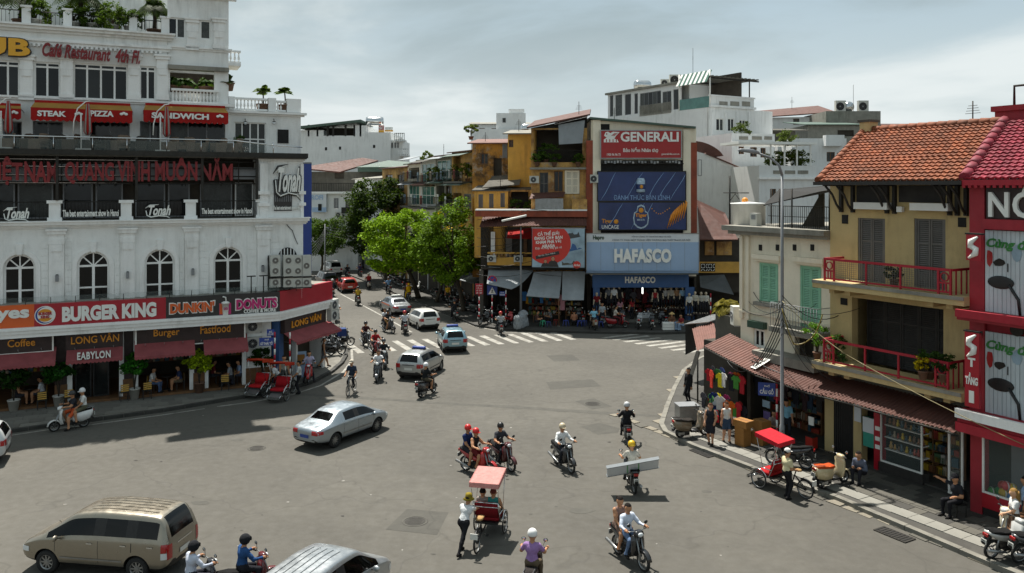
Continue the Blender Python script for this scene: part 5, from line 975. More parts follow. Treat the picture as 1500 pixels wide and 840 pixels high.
G4=Fr(-40,170,0);t,a,b,zz=house('far_house','distant house closing off the end of the street',G4,440,610,300,0,9,'ochreraw',[(470+k*22,312,480+k*22,326) for k in range(6)],'rust',0)

RF=FR
def rz(x,y,d=0.): return RF.z_(x,y,d)

KH=RF.root('khaki_house','khaki stucco house with red balcony rails, grey shutters and orange tiled roof','building')
uk0,uk1=RF.u_(1216),RF.u_(1424);zeave=rz(1310,268);zlow=rz(1310,600)
s1=RF.r(1256.5,320,1296.5,418);s2=RF.r(1339,321,1385,428);zf1=rz(1310,423,0);s1=(s1[0],s1[1],zf1,s1[3]);s2=(s2[0],s2[1],zf1,s2[3])
zf0=rz(1310,552,0)+.1;big=(RF.u_(1248),RF.u_(1382),zf0,rz(1310,444))
mb=MB();mb.wall(uk0,uk1,PZ+2.9,zeave+.6,0,.35,[s1,s2,big],'khaki');mb.box(uk0,uk1,2.2,9,PZ+2.9,zeave,'khaki');mb.box(uk0,uk0+.3,.35,9,PZ+2.9,zeave+.6,'khaki');mb.box(uk1-.3,uk1,.35,9,PZ+2.9,zeave+.6,'khaki');mb.box(uk0,uk1,.36,2.2,zf1-.25,zf1-.02,'concrete');mb.go('wall',KH)
shutters(KH,inset(s1,.08,.02),.06,'shuttergrey',2);shutters(KH,inset(s2,.08,.02),.06,'shuttergrey',2);shutters(KH,inset(big,.1,.02),.9,'shutterdark',5)
for x0,y0,x1,y1 in ((1250,297,1299,307),(1332,298,1388,309)): mb=MB();pbox(mb,RF,x0,y0,x1,y1,-.35,-.05,'letters');mb.go('blind_box',KH)
for x0,y0,x1,y1 in ((1233,315,1242,328),(1403,319,1415,333),(1231,437,1241,447)): mb=MB();pbox(mb,RF,x0,y0,x1,y1,-.02,.01,'dark');mb.go('vent',KH)
mb=MB();pbox(mb,RF,1313,303,1321,311,-.2,-.05,'letters');mb.go('wall_lamp',KH)
for x in (1229,1246,1296,1307,1388,1399,1412):
 u=RF.u_(x,-.2);mb=MB();mb.box(u-.06,u+.06,-.14,-.003,zeave-1.15,zeave-.1,'shutterdark');mb.tube([(u,-.1,zeave-1.1),(u,-.35,zeave-.85),(u,-.6,zeave-.45),(u,-1.0,zeave-.12)],.045,'shutterdark',6);mb.box(u-.05,u+.05,-1.1,-.14,zeave-.12,zeave-.02,'shutterdark');mb.go('eave_bracket',KH)
mb=MB();r=RF.r(1255,272,1300,297,-.01);mb.box(r[0],r[1],-.03,0,r[2],r[3],'shutterdark');mb.go('transom',KH);mb=MB();r=RF.r(1317,272,1385,297,-.01);mb.box(r[0],r[1],-.03,0,r[2],r[3],'shutterdark');mb.go('transom',KH)
EV=-1.15;u_a,u_b=RF.u_(1198,EV),RF.u_(1412,EV);ze=rz(1300,265.5,EV);pr_=3.5;zr_=RF.z_(1400,183,pr_);ur0,ur1=RF.u_(1266,pr_),RF.u_(1470,pr_)
def tiled(parent,ua,ub,va,vb,m,tw=.235,th=.30,nm='roof_tiles',cyl=None):
 """interlocking tiles: eave from ua..ub at (EV, ze), ridge va..vb at (pr_, zr_)"""
 P0,P1,P2,P3=Vector((ua,EV,ze)),Vector((ub,EV,ze)),Vector((vb,pr_,zr_)),Vector((va,pr_,zr_));rows=int((P3-P0).length*math.cos(.5)/th*1.18);nn=(P1-P0).cross(Vector((0,pr_-EV,zr_-ze))).normalized();dn=-Vector((0,pr_-EV,zr_-ze)).normalized()
 co=[];fs=[];mm=[]
 for j in range(rows):
  A=P0.lerp(P3,j/rows);B=P1.lerp(P2,j/rows);A2=P0.lerp(P3,min(1.0,(j+1.06)/rows));B2=P1.lerp(P2,min(1.0,(j+1.06)/rows));n=int((B-A).length/tw)
  for i in range(n+1):
   s0=(i+.02)/(n+1);s1=(i+.98)/(n+1);h=.028+random.uniform(-.006,.006);o=len(co)
   prof=[(0,.0),(.18,.035),(.42,.045),(.62,.012),(.85,.0),(1,.012)]
   for s,b in prof: t=s0+(s1-s0)*s;co.append(A.lerp(B,t)+nn*(h+b+.03))
   for s,b in prof: t=s0+(s1-s0)*s;co.append(A2.lerp(B2,t)+nn*(b*.8))
   for s,b in prof: t=s0+(s1-s0)*s;co.append(A.lerp(B,t)+nn*(b-.012))
   fs +=[(o+k,o+k+1,o+7+k,o+6+k) for k in range(5)]+[(o+12+k,o+13+k,o+k+1,o+k) for k in range(5)]
 MB().add(co,fs,m,False).go(nm,parent,kind='stuff')
 b=MB();b.slabq([P0-nn*.02,P1-nn*.02,P2-nn*.02,P3-nn*.02],.12,'shutterdark');b.go('roof_boarding',parent);return P0,P1,P2,P3
P=tiled(KH,u_a,u_b,ur0,ur1,'tileorange')
mb=MB()
def ridge(parent,a,b,m,r=.13,step=.42,nm='ridge_tile'):
 n=int((b-a).length/step)
 for i in range(n): p0=a.lerp(b,i/n);p1=a.lerp(b,(i+1.12)/n);MB().tube([p0+Vector((0,0,.05)),p1+Vector((0,0,.03))],[r*1.12,r],m,8).go(nm,parent)
ridge(KH,P[0],P[3],'tileorange');ridge(KH,P[3],P[2],'tileorange')
mb=MB();mb.slabq([P[3],P[2],P[2]+Vector((0,4.6,ze-zr_)),P[3]+Vector((0,4.6,ze-zr_))][::-1],.1,'tileorange');mb.slabq([P[0],P[3],P[3]+Vector((0,4.6,ze-zr_)),P[0]+Vector((0,9.2,0))],.08,'tileorange');mb.go('rear_roof_slope',KH)
MB().box(u_a-.1,u_b,EV-.16,EV-.02,ze-.14,ze-.01,'shutterdark').go('gutter',KH);MB().box(u_a,u_b,EV,.1,ze-.1,ze-.06,'shutterdark').go('soffit',KH)
mb=MB();mb.box(ur0-.05,ur0+.45,pr_-.25,pr_+.3,zr_-.5,zr_+.36,'khaki');mb.box(ur0-.11,ur0+.51,pr_-.31,pr_+.36,zr_+.36,zr_+.46,'concretedk');mb.go('chimney',KH)
def red_balcony(yt,yb,yfl,x0,x1,mesh):
 d=-1.15;ua,ub=RF.u_(x0,d),RF.u_(x1,d);zt_=RF.z_((x0+x1)/2,yt,d);zb_=RF.z_((x0+x1)/2,yfl,d)
 mb=MB();mb.box(ua-.45,ub+.5,d-.12,-.002,zb_-.3,zb_,'khaki');mb.box(ua-.45,ub+.5,d-.16,d-.12,zb_-.12,zb_+.0,'concrete')
 for u in (ua+.2,ua+.9,ub-.9,ub-.2): mb.box(u-.12,u+.12,d+.2,-.003,zb_-.5,zb_-.3,'khaki')
 fl=mb.go('balcony_slab',KH);rl=MB();rt=.045
 rl.box(ua,ub,d-.03,d+.03,zt_-.09,zt_,'railred');rl.box(ua,ub,d-.02,d+.02,zb_+.06,zb_+.12,'railred');rl.box(ub-.03,ub+.03,d+.03,0,zt_-.085,zt_-.005,'railred');rl.box(ua-.03,ua+.03,d+.03,0,zt_-.085,zt_-.005,'railred')
 rail=rl.go('balcony_rail',KH)
 for s,w0 in ((ua,ua),(ub-.5,ub-.5)):
  p=MB();p.box(s,s+.07,d-.03,d+.03,zb_,zt_-.09,'railred');p.box(s+.43,s+.5,d-.03,d+.03,zb_,zt_-.09,'railred');p.box(s+.07,s+.43,d-.02,d+.02,zt_-.52,zt_-.46,'railred');c=(s+.25,d,zt_-.29)
  p.lathe([(.16,-.02),(.16,.02),(.12,.02),(.12,-.02),(.16,-.02)],'railred',16,'y',c,False)
  for k in (1,2): p.box(s+.07+k*.12-.02,s+.07+k*.12+.02,d-.02,d+.02,zb_+.12,zt_-.52,'railred')
  p.go('ornamental_panel',rail)
 for k in (1,2): u=ua+.5+(ub-ua-1.)*k/3;p=MB();p.box(u-.03,u+.03,d-.028,d+.028,zb_,zt_-.09,'railred');p.go('baluster_post',rail)
 p=MB()
 for k in range(3): y=d+.25+k*.3;p.box(ub-.02,ub+.02,y-.02,y+.02,zb_,zt_-.09,'railred')
 p.go('side_panel',rail)
 if mesh:
  g=MB();n=44
  for k in range(n): u=ua+.5+(ub-ua-1)*k/n;g.box(u-.005,u+.005,d-.005,d+.005,zb_+.12,zt_-.09,'shuttergrey')
  for k in range(9): z=zb_+.12+(zt_-zb_-.21)*k/9;g.box(ua+.5,ub-.5,d+.006,d+.014,z-.005,z+.005,'shuttergrey')
  g.go('wire_mesh',rail,kind='stuff')
red_balcony(386,425,422,1207,1394,True);red_balcony(513,548,551,1206,1390,False)

CH=RF.root('cream_house','cream stucco house with mint green shutters and roof terrace with tank','building')
ua,ub=RF.u_(1079),uk0-.02;zt_=rz(1150,342);h1=RF.r(1106.5,388,1134,444);h2=RF.r(1166,393,1197,482);zf2=rz(1180,482);hs=RF.r(1098,483,1114,510);hd=RF.r(1158,497,1186,525)
mb=MB();mb.wall(ua,ub,2.8,zt_,.25,.55,[h1,h2,hs,hd],'cream');mb.box(ua,ub,1.6,8,2.8,zt_,'cream');mb.go('wall',CH)
cf=MB();cf.prism(ccw([(ua,.25),(ua,.55),(ua-.2,1.2),(ua-.9,2.2),(ua-1.1,8),(ua-.3,8),(ua-.02,1.2)]),2.8,zt_,'cream');cf.go('corner_wall',CH)
for u in (ua+.12,ua+.5): MB().box(u-.09,u+.09,.14,.247,rz(1100,470),zt_-.25,'cream').go('pilaster',CH)
shutters(CH,inset(h1,.1,.03),.27,'shuttergreen',2);shutters(CH,inset(h2,.1,.02),.27,'shuttergreen',2);window(CH,hs,.3,'letters','glass',2,1,.1);MB().box(hd[0],hd[1],.9,.95,hd[2],hd[3],'interior').go('dark_opening',CH)
for h in (h1,h2): mb=MB();mb.box(h[0]-.25,h[1]+.25,.0,.246,h[3]+.22,h[3]+.42,'cream');mb.box(h[0]-.18,h[1]+.18,.08,.246,h[3]+.12,h[3]+.22,'cream');mb.go('lintel',CH)
MB().box(h1[0]-.2,h1[1]+.2,.05,.246,h1[2]-.18,h1[2]-.02,'concrete').go('sill',CH);MB().box(hs[0]-.15,hs[1]+.15,.0,.246,hs[3]+.05,hs[3]+.35,'paint#2c4a3c').go('sign_board',CH)
for x in (1113,1138,1163,1189): mb=MB();u,z=RF.uz(x,363,.2);mb.box(u-.09,u+.09,.22,.27,z-.13,z+.13,'dark');mb.go('vent',CH)
mb=MB();mb.box(ua-.6,ub,-.35,8,zt_,zt_+.22,'concrete');mb.box(ua-.4,ub,-.15,.246,zt_-.16,zt_-.003,'concrete');mb.go('roof_slab',CH)
MB().box(ua,ub,.12,.247,rz(1150,469,.1),rz(1150,466,.1),'cream').go('string_course',CH)
bs=MB();bs.box(h2[0]-.8,h2[1]+.6,-.75,.246,zf2-.22,zf2,'concrete');bs.go('balcony_slab',CH);bs=MB();a,b=h2[0]-.75,h2[1]+.55
for k in range(17): bs.tube([(a+(b-a)*k/16,-.7,zf2),(a+(b-a)*k/16,-.7,zf2+1.0)],.011,'grey',4)
bs.tube([(a,.2,zf2+1),(a,-.7,zf2+1),(b,-.7,zf2+1),(b,.2,zf2+1)],.016,'grey',5);bs.go('balcony_rail',CH)
mb=MB();lw=RF.r(1100,510,1192,540,-.6);mb.box(RF.u_(1101,-.7),RF.u_(1192,-.7),-.7,.24,rz(1150,537,-.7),rz(1150,524,-.7),'concrete');mb.go('ledge',CH)
wt=thing('water_tank','squat rusty white cylindrical tank on flat roof of cream house','tank',RF.w(RF.u_(1096,1.2),1.2,zt_+.22),RF.a);MB().lathe([(0,0),(.78,0),(.78,.95),(.82,.95),(.82,1.0),(0,1.06)],'white',20).go('tank_body',wt);MB().sph((-.2,0,1.12),.15,'flame').go('float_lid',wt)
bx=thing('meter_box','white box with writing standing before the rusty roof tank','box',RF.w(RF.u_(1103.5,.2),.2,zt_+.22),RF.a);MB().box(-.2,.2,0,.3,0,.58,'acwhite').go('casing',bx);MB().box(-.12,.12,-.01,0,.3,.5,'grey').go('front_panel',bx)
sh=RF.root('roof_shelter','black mesh-roofed shelter with iron fence on top of cream house','shelter');q=[(RF.u_(1118,1),1.,rz(1125,301,1)),(RF.u_(1200,0),0.,rz(1200,281,0)),(RF.u_(1200,0)+1.2,3.2,rz(1200,281,0)+.5),(RF.u_(1130,3.),3.5,rz(1125,301,1)+.7)];MB().slabq(q,.04,'shadowcloth').go('mesh_roof',sh)
for x,d in ((1142,.3),(1160,.3),(1215,.3),(1130,2.6),(1200,2.6)): u=RF.u_(x,d);MB().tube([(u,d,zt_+.22),(u,d,zt_+1.9)],.035,'iron').go('post',sh)
mb=MB();a,b=RF.u_(1125,.4),RF.u_(1214,.4)
for k in range(30): mb.tube([(a+(b-a)*k/29,.4,zt_+.22),(a+(b-a)*k/29,.4,zt_+1.15)],.012,'iron',4)
mb.tube([(a,.4,zt_+1.15),(b,.4,zt_+1.15)],.02,'iron');mb.tube([(a,.4,zt_+.7),(b,.4,zt_+.7)],.014,'iron');mb.go('iron_fence',sh);MB().xz([(RF.u_(1175,2.4),zt_+.22),(RF.u_(1206,2.4),zt_+.22),(RF.u_(1206,2.4),zt_+1.9)],2.4,2.5,'concretedk').go('stair_flank',sh)
po=thing('aerial_mast','iron mast with brackets at left edge of the cream house roof','mast',RF.w(RF.u_(1069,.8),.8,zt_+.2),RF.a);mb=MB();mb.tube([(0,0,0),(0,0,2.3)],.04,'iron');mb.tube([(-.4,0,1.5),(1.2,0,1.5)],.025,'iron');mb.tube([(0,0,1.1),(.35,0,1.45),(.6,0,1.2)],.018,'iron');mb.go('mast_pole',po)

SH=RF.root('red_shop_building','bright red shop building with painted roof and scooter posters at right edge','building')
us=uk1+.05;ue=us+7.0;dS=-.85
us=RF.u_(1420,dS);zw=rz(1460,262,dS)
MB().box(us,ue,dS+.02,9,PZ+3.0,zw,'shopred').go('wall',SH)
def rbox(x0,y0,x1,y1,d0,d1,m,nm,parent=None): mb=MB();r=pbox(mb,RF,x0,y0,x1,y1,d0,d1,m);mb.go(nm,parent or SH);return r
spec('posterw','b9c4c8',.5,v=.10,s=1.2,g=.12,gc='8a9aa0');spec('postergreen','2f7a34',.5);spec('posterpink','b03a5c',.4,v=.2)
zL=lambda y,d: rz(1470,y,d)
for k,(yt,yb) in enumerate(((338,464),(488,612))):
 t=RF.root('scooter_poster','tall white shutter poster showing scooter mirror, %s floor of red shop' % ('upper','lower')[k],'poster');d=dS-.12;u0=RF.u_(1443,d);u1=ue-.6;z1,z0=rz(1460,yt,d),rz(1460,yb,d)
 mb=MB();n=40;pts=[]
 for i in range(n): u=u0+(u1-u0)*i/n;mb.box(u,u+(u1-u0)/n*.9,d+(.0 if i % 2 else .01),d+.1,z0,z1,'posterw')
 mb.go('ribbed_panel',t);d -=.004
 xx=lambda x,y: RF.uz(x,y,d)
 lettering(t,'Cùng đến trường',(xx(1445,yt)[0],xx(1445,yt)[0]+3.0,z1-.62,z1-.16),d,'postergreen',.02,.03,.3,rise=-.1)
 mb=MB();a=xx(1466,yt+76);b=xx(1482,yt+98)
 mb.sph((a[0],d-.01,a[1]),.42,'black',14,8,(1,.05,.5));mb.tube([(a[0]+.25,d-.01,a[1]-.05),(a[0]+.55,d-.01,a[1]-.5),(a[0]+.6,d-.01,a[1]-1.0)],[.05,.05,.04],'black',6);mb.tube([(a[0]-.2,d-.01,a[1]-1.15),(a[0]+1.4,d-.01,a[1]-1.15)],.06,'black',6);mb.sph((a[0]+.5,d-.01,a[1]-1.45),.22,'iron',10,6,(1,.08,.9));mb.go('mirror_picture',t)
 mb=MB();c=(a[0]+1.35,a[1]-.45);mb.sph((c[0],d-.008,c[1]),.5,'posterpink',16,8,(.9,.05,1.1));mb.sph((c[0]+.1,d-.012,c[1]-1.1),.5,'lens',16,8,(1.1,.05,.8));mb.go('scooter_picture',t)
 for dx,dz,w_,h_,m_ in ((-.35,.78,.12,.3,'insred'),(-.05,.62,.2,.14,'iron'),(.5,.95,.16,.3,'boardsky'),(1.15,.66,.4,.24,'iron'),(1.75,.9,.2,.4,'iron'),(2.4,.7,.5,.3,'iron')):
  mb=MB();K=8;b0=a[0]+dx;mb.xz([(b0+w_*math.cos(2*PI*q/K)*random.uniform(.8,1.1),a[1]+dz+h_*math.sin(2*PI*q/K)*random.uniform(.7,1.1)) for q in range(K)],d-.005,d,m_);mb.go('street_picture',t)
 for q in range(5): MB().box(a[0]+.2+q*.55,a[0]+.24+q*.55,d-.004,d,a[1]+.35,a[1]+.62,'iron').go('street_picture',t)
rbox(1420,262,1442,612,dS-.12,dS,'shopred','pier');rbox(1437,322,1500,337,dS-.3,dS-.1,'shopred','rail_band')
mb=MB();mb.box(RF.u_(1408,dS-.5),ue,dS-.75,dS,zL(478,dS-.75),zL(464,dS-.75),'shopred');mb.box(RF.u_(1408,dS-.5),ue,dS-.85,dS-.75,zL(478,dS-.75)+.1,zL(464,dS-.75)+.05,'railred');mb.go('cornice',SH)
mb=MB();mb.box(RF.u_(1405,dS-.5),ue,dS-.6,dS,zL(648,dS-.6),zL(616,dS-.6),'shopred');mb.box(RF.u_(1405,dS-.5),ue,dS-.75,dS-.6,zL(627,dS-.6),zL(616,dS-.6)+.06,'trim');mb.box(RF.u_(1405,dS-.5),ue,dS-.72,dS-.6,zL(648,dS-.6),zL(634,dS-.6),'railred');mb.go('cornice',SH)
t=RF.root('shop_sign','black panel with tall ornate white letters under the red roof','sign');d=dS-.14;u0=RF.u_(1449,d);MB().box(u0-.1,ue-.4,d,d+.12,zL(321,d),zL(270,d),'darkbrown').go('board',t);lettering(t,'NÓN SƠN',(u0+.02,u0+4.6,zL(319,d),zL(272,d)),d-.002,'letters',.1,.02,space=1.1)
def blade(lab,x0,y0,x1,y1,d,texts):
 t=RF.root('blade_sign',lab,'sign');r=RF.r(x0,y0,x1,y1,d);MB().box(r[0],r[1],d,d+.14,r[2],r[3],'bandred').go('board',t);mb=MB();mb.box(r[0]-.03,r[1]+.03,d-.02,d+.16,r[3],r[3]+.05,'iron');mb.box(r[0]+.05,r[0]+.12,d+.14,0,r[3]-.2,r[3]-.12,'iron');mb.go('bracket',t)
 return t,r
d=dS-.9
t,r=blade('red square sign with white S emblem beside upper poster',1415,344,1437,382,d,0)
def emblem(t,r,d):
 c=((r[0]+r[1])/2,(r[2]+r[3])/2);h=(r[3]-r[2])*.42;w=(r[1]-r[0])*.3
 for s in (1,-1): MB().tube([(c[0]+s*w,d-.02,c[1]+s*h),(c[0]-s*w*.5,d-.02,c[1]+s*h*.55),(c[0]-s*w*.6,d-.02,c[1]+s*h*.1),(c[0]+s*w*.3,d-.02,c[1]-s*h*.25)],[.03,.1,.1,.03],'letters',6).go('emblem',t)
emblem(t,r,d)
t,r=blade('tall red vertical sign with white emblem and lettering beside lower poster',1413,487,1434,597,d,0);rr=(r[0],r[1],r[3]-(r[3]-r[2])*.36,r[3]);emblem(t,rr,d)
cu=(r[0]+r[1])/2;lettering(t,'T',(cu-.12,cu+.12,r[2]+(r[3]-r[2])*.54,r[2]+(r[3]-r[2])*.66),d-.002,'letters',.02,.04);lettering(t,'TẦNG',(r[0]+.03,r[1]-.03,r[2]+(r[3]-r[2])*.3,r[2]+(r[3]-r[2])*.46),d-.002,'letters',.02,.04);lettering(t,'1',(cu-.08,cu+.08,r[2]+(r[3]-r[2])*.06,r[2]+(r[3]-r[2])*.22),d-.002,'letters',.02,.04)
EVs,EVo=EV,ze;ze2=rz(1460,262.5,EV);ze=ze2
P=tiled(SH,u_b+.02,ue+1,ur1+.02,ue+3,'tilered',nm='roof_tiles');ridge(SH,P[0],P[3],'tilered',.17,.5)
mb=MB();mb.box(u_b,ue+1,EV-.12,EV-.02,ze-.2,ze-.02,'railred')
for k in range(40): u=u_b+k*.2;mb.box(u,u+.1,EV-.11,EV-.03,ze-.28,ze-.2,'railred')
mb.go('fascia_board',SH);MB().box(u_b,ue+1,EV,0,ze-.12,ze-.08,'shutterdark').go('soffit',SH)
c0=Vector((RF.u_(1466,4.2),4.2,RF.z_(1466,186,4.2)));mb=MB();mb.box(c0.x,c0.x+1.5,3.8,5.2,c0.z-1,c0.z+.55,'shopred');mb.box(c0.x-.1,c0.x+1.6,3.7,5.3,c0.z+.55,c0.z+.75,'shopred');mb.go('chimney',SH);MB().tube([(c0.x+.5,4.2,c0.z+.7),(c0.x+.5,4.2,c0.z+1.5),(c0.x+1.6,4.2,c0.z+1.5)],.05,'iron').go('pipe',SH)

zs=PZ+2.95
GS=RF.root('market_shops','row of dark open shopfronts under the red corrugated awning','shopfront')
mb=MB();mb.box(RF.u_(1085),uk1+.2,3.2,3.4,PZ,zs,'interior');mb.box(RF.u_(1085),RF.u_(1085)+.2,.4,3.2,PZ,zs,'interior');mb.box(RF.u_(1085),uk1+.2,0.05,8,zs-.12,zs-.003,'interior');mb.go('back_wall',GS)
MB().box(RF.u_(1085),uk1+.2,0,3.2,PZ-.04,PZ+.06,'slabdark').go('floor',GS)
for x0,x1,m in ((1208,1222,'khaki'),(1222,1250,'shutterdark'),(1250,1262,'khaki')): r=RF.r(x0,560,x1,680);MB().box(r[0],r[1],0.0,.35,PZ,zs,m).go('wall_pier',GS)
r=RF.r(1222,560,1250,680);mb=MB()
for k in range(10): u=r[0]+(r[1]-r[0])*k/10;mb.box(u,u+.03,-.03,0,PZ,zs-.1,'black')
mb.go('folding_gate',GS)
g0,g1=RF.u_(1290),RF.u_(1352);w=window(GS,(g0,g1,PZ+.35,zs-.5),-.05,'letters','clear',1,1,.06,'display_window')
for k in range(4): z=PZ+.8+k*.45;MB().box(g0+.08,g1-.08,.12,.5,z,z+.03,'letters').go('shelf',GS)
MB().box(g0-.05,g1+.05,-.1,.3,PZ,PZ+.35,'shutterdark').go('plinth',GS)
mb=MB();r=RF.r(1281,600,1289,690,-.06);mb.box(r[0],r[1],-.1,.3,PZ,zs,'bandred');mb.go('red_pier',GS)
for y in (625,640,652): r=RF.r(1282,y,1289,y+6,-.11);MB().box(r[0],r[1],-.12,-.1,r[2],r[3],'letters').go('notice',GS)
r=RF.r(1265,612,1281,655,-.05);MB().box(r[0],r[1],-.08,.1,r[2],r[3],'paint#2f8c7a').go('advert_panel',GS);MB().box(r[0],r[1],-.1,-.08,r[2]+.55,r[3],'boardwhite').go('advert_panel',GS)
d0,d1=RF.u_(1396),RF.u_(1418);window(GS,(d0,d1,PZ+.1,zs-.35),-.3,'letters','clear',1,1,.07,'glass_door')
sw0=RF.u_(1441,dS);w=thing('display_window','large shop window with red sill at right edge, full of toy balls','window',SH.location,RF.a);window(w,(sw0,ue-.4,PZ+.75,rz(1470,642,dS)),dS-.1,'letters','clear',1,1,.06,'window_frame');mb=MB();mb.box(sw0,ue-.4,dS-.1,dS+.05,PZ+.28,PZ+.75,'bandred');mb.box(sw0,ue-.4,dS-.05,dS+.05,PZ,PZ+.28,'banddark');mb.go('sill_panel',w)
mb=MB();mb.box(sw0,ue-.4,dS+1.6,dS+1.8,PZ,PZ+3,'grey');mb.box(sw0,ue-.4,dS+.06,dS+1.6,PZ+.5,PZ+.62,'letters');mb.go('window_bay',w);MB().box(RF.u_(1424,dS),sw0,dS-.1,dS+.3,PZ,PZ+3,'shopred').go('red_pier',w)
bc=('3a9c3a','c9b02a','c23a2a','c9a82a','3a7ab0','3aa04a','c23a3a','c9b02a','9c3a9c')
for i,(x,y) in enumerate(((1452,720),(1461,733),(1464,713),(1470,722),(1478,727),(1459,722),(1474,712),(1480,716),(1453,731))):
 u,z=RF.uz(x,y,dS+.35);b=thing('toy_ball','bright %s toy ball heaped in the right-hand shop window%s' % (('green','yellow','red','golden','blue','light green','scarlet','mustard','purple')[i],''),'ball',RF.w(u,dS+.35+.1*(i % 3),z));MB().sph((0,0,0),.15,'plastic#'+bc[i],14,10).go('ball_shell',b)
 MB().lathe([(.151,-.02),(.151,.02)],'letters',14,'x').go('ball_stripe',b)
AW=RF.root('corrugated_awning','long rusty red corrugated awning over the right-hand shops','awning')
for k in range(6):
 e=[(1031,506),(1107,547),(1180,572),(1250,590),(1325,612),(1385,628),(1398,633)];x0,y0=e[k];x1,y1=e[k+1];do=-1.75
 a=Vector((RF.u_(x0,do),do,RF.z_(x0,y0+1,do)));b=Vector((RF.u_(x1,do),do,RF.z_(x1,y1+1,do)));zi=.42
 corrugated('roof_sheet',AW,(Vector((a.x,-.15,a.z+zi)),Vector((b.x-.02,-.15,b.z+zi)),b-Vector((.02,0,0)),a),'rust' if k !=0 else 'rustpale',.15,.03)
 MB().tube([a-Vector((0,0,.07)),b-Vector((0,0,.07))],.035,'iron',5).go('edge_bar',AW)
mb=MB();a=Vector((RF.u_(1099,-1.6),-1.6,RF.z_(1099,540,-1.6)+.06));mb.slabq([a+Vector((.0,1.3,.42)),a,a+Vector((.3,.0,-.02)),a+Vector((.3,1.3,.4))],.02,'letters');mb.go('clear_strip',AW)
MB().box(RF.u_(1085),uk1,-.12,-.02,zs-.05,zs+.5,'concretedk').go('lintel',GS)
ST=RF.root('corner_stall','corner stall of patched rusty sheets and dark tarpaulin beside cream house','stall')
def V(x,y,z): p=gp(x,y,z);q=Vector((p.x,p.y))-RF.o;return Vector((q.dot(RF.u),q.dot(RF.n),z))
corrugated('roof_sheet',ST,(V(1014,482,3.05),V(1045,471,3.25),V(1053,501,2.95),V(1021,514,2.65)),'rustpale',.16,.03)
corrugated('roof_sheet',ST,(V(1048,499,3.1),V(1084,493,3.4),V(1086,500,3.1),V(1054,513,2.7)),'rust',.16,.03);corrugated('roof_sheet',ST,(V(1032,516,2.75),V(1066,508,2.9),V(1068,518,2.6),V(1038,524,2.5)),'rust',.15,.03)
q=[V(1002,476,3.2),V(1043,462,3.4)];b_=Vector((.6,1.2,.1));MB().slabq([q[0],q[1],q[1]+b_,q[0]+b_],.04,'steel').go('edge_sheet',ST)
a,b=q[0]+Vector((.05,.05,-.05)),q[0].lerp(q[1],.38)+Vector((0,.05,-.05));MB().slabq([a,b,Vector((b.x,b.y,1.65)),Vector((a.x,a.y,1.55))],.03,'shadowcloth').go('tarpaulin',ST)
a=V(1020,514,2.62);b=V(1000,579,PZ);MB().slabq([a,a+Vector((.22,.1,0)),b+Vector((.2,.1,0)),b],.03,'steel').go('leaning_sheet',ST)
for p in (V(1022,590,PZ),V(1050,578,PZ)): MB().tube([p,Vector((p.x,p.y,2.7))],.04,'iron',6).go('post',ST)
mb=MB();mb.box(RF.u_(1048,1),RF.u_(1085,1),1.,2.4,RF.z_(1060,508,1),RF.z_(1060,462,1),'concretedk');mb.box(RF.u_(1040,1),RF.u_(1090,1),.6,3.2,PZ,zs+.3,'interior');mb.go('block_wall',ST)
ac_unit(None,RF.w(RF.u_(1072,.4),.4,RF.z_(1072,476,.4)),.5,.85,.4,label='tall white air conditioner above the corner stall sheets',rz=RF.a-.5)

def leaf_mesh(name,pts,size,m,flat=.5,rs=None):
 """one small folded quad per point; pts: list of Vector; size: (lo, hi)"""
 rs=rs or NR;n=len(pts);P=np.array([tuple(p) for p in pts]);nrm=rs.normal(size=(n,3));nrm[:,2]=np.abs(nrm[:,2])+flat;nrm /=np.linalg.norm(nrm,axis=1)[:,None]
 t=rs.normal(size=(n,3));t -=nrm*(t*nrm).sum(1)[:,None];t /=np.linalg.norm(t,axis=1)[:,None];b=np.cross(nrm,t);s=rs.uniform(size[0],size[1],n)[:,None]
 v=np.empty((n,4,3));v[:,0]=P-t*s*.5;v[:,1]=P+b*s*.27-nrm*s*.06;v[:,2]=P+t*s*.5-nrm*s*.1;v[:,3]=P-b*s*.27-nrm*s*.06
 me=bpy.data.meshes.new(name);me.vertices.add(n*4);me.vertices.foreach_set('co',v.ravel());me.loops.add(n*4);me.loops.foreach_set('vertex_index',np.arange(n*4));me.polygons.add(n);me.polygons.foreach_set('loop_start',np.arange(0,n*4,4));me.update(calc_edges=True);me.materials.append(M(m));return me
def clumps(c,rad,n,per,cr,seed,low=-.75,jit=.0):
 rs=np.random.RandomState(seed);pts=[];cs=[]
 while len(cs) < n:
  q=rs.normal(size=3);q /=np.linalg.norm(q);q *=rs.uniform(.25,1)**.42*(1+.12*math.sin(q[0]*5+seed)+.10*math.cos(q[1]*7+q[2]*4+seed))
  if q[2] < low: continue
  cs.append(np.array(c)+q*np.array(rad))
 for q in cs:
  r=cr*rs.uniform(.55,1.25);k=int(per*rs.uniform(.6,1.3));d=rs.normal(size=(k,3));d /=np.linalg.norm(d,axis=1)[:,None];d *=(rs.uniform(0,1,k)**.5)[:,None]*r*np.array([1,1,.62]);pts +=[Vector(p) for p in q+d]
 return pts,[Vector(q) for q in cs],rs
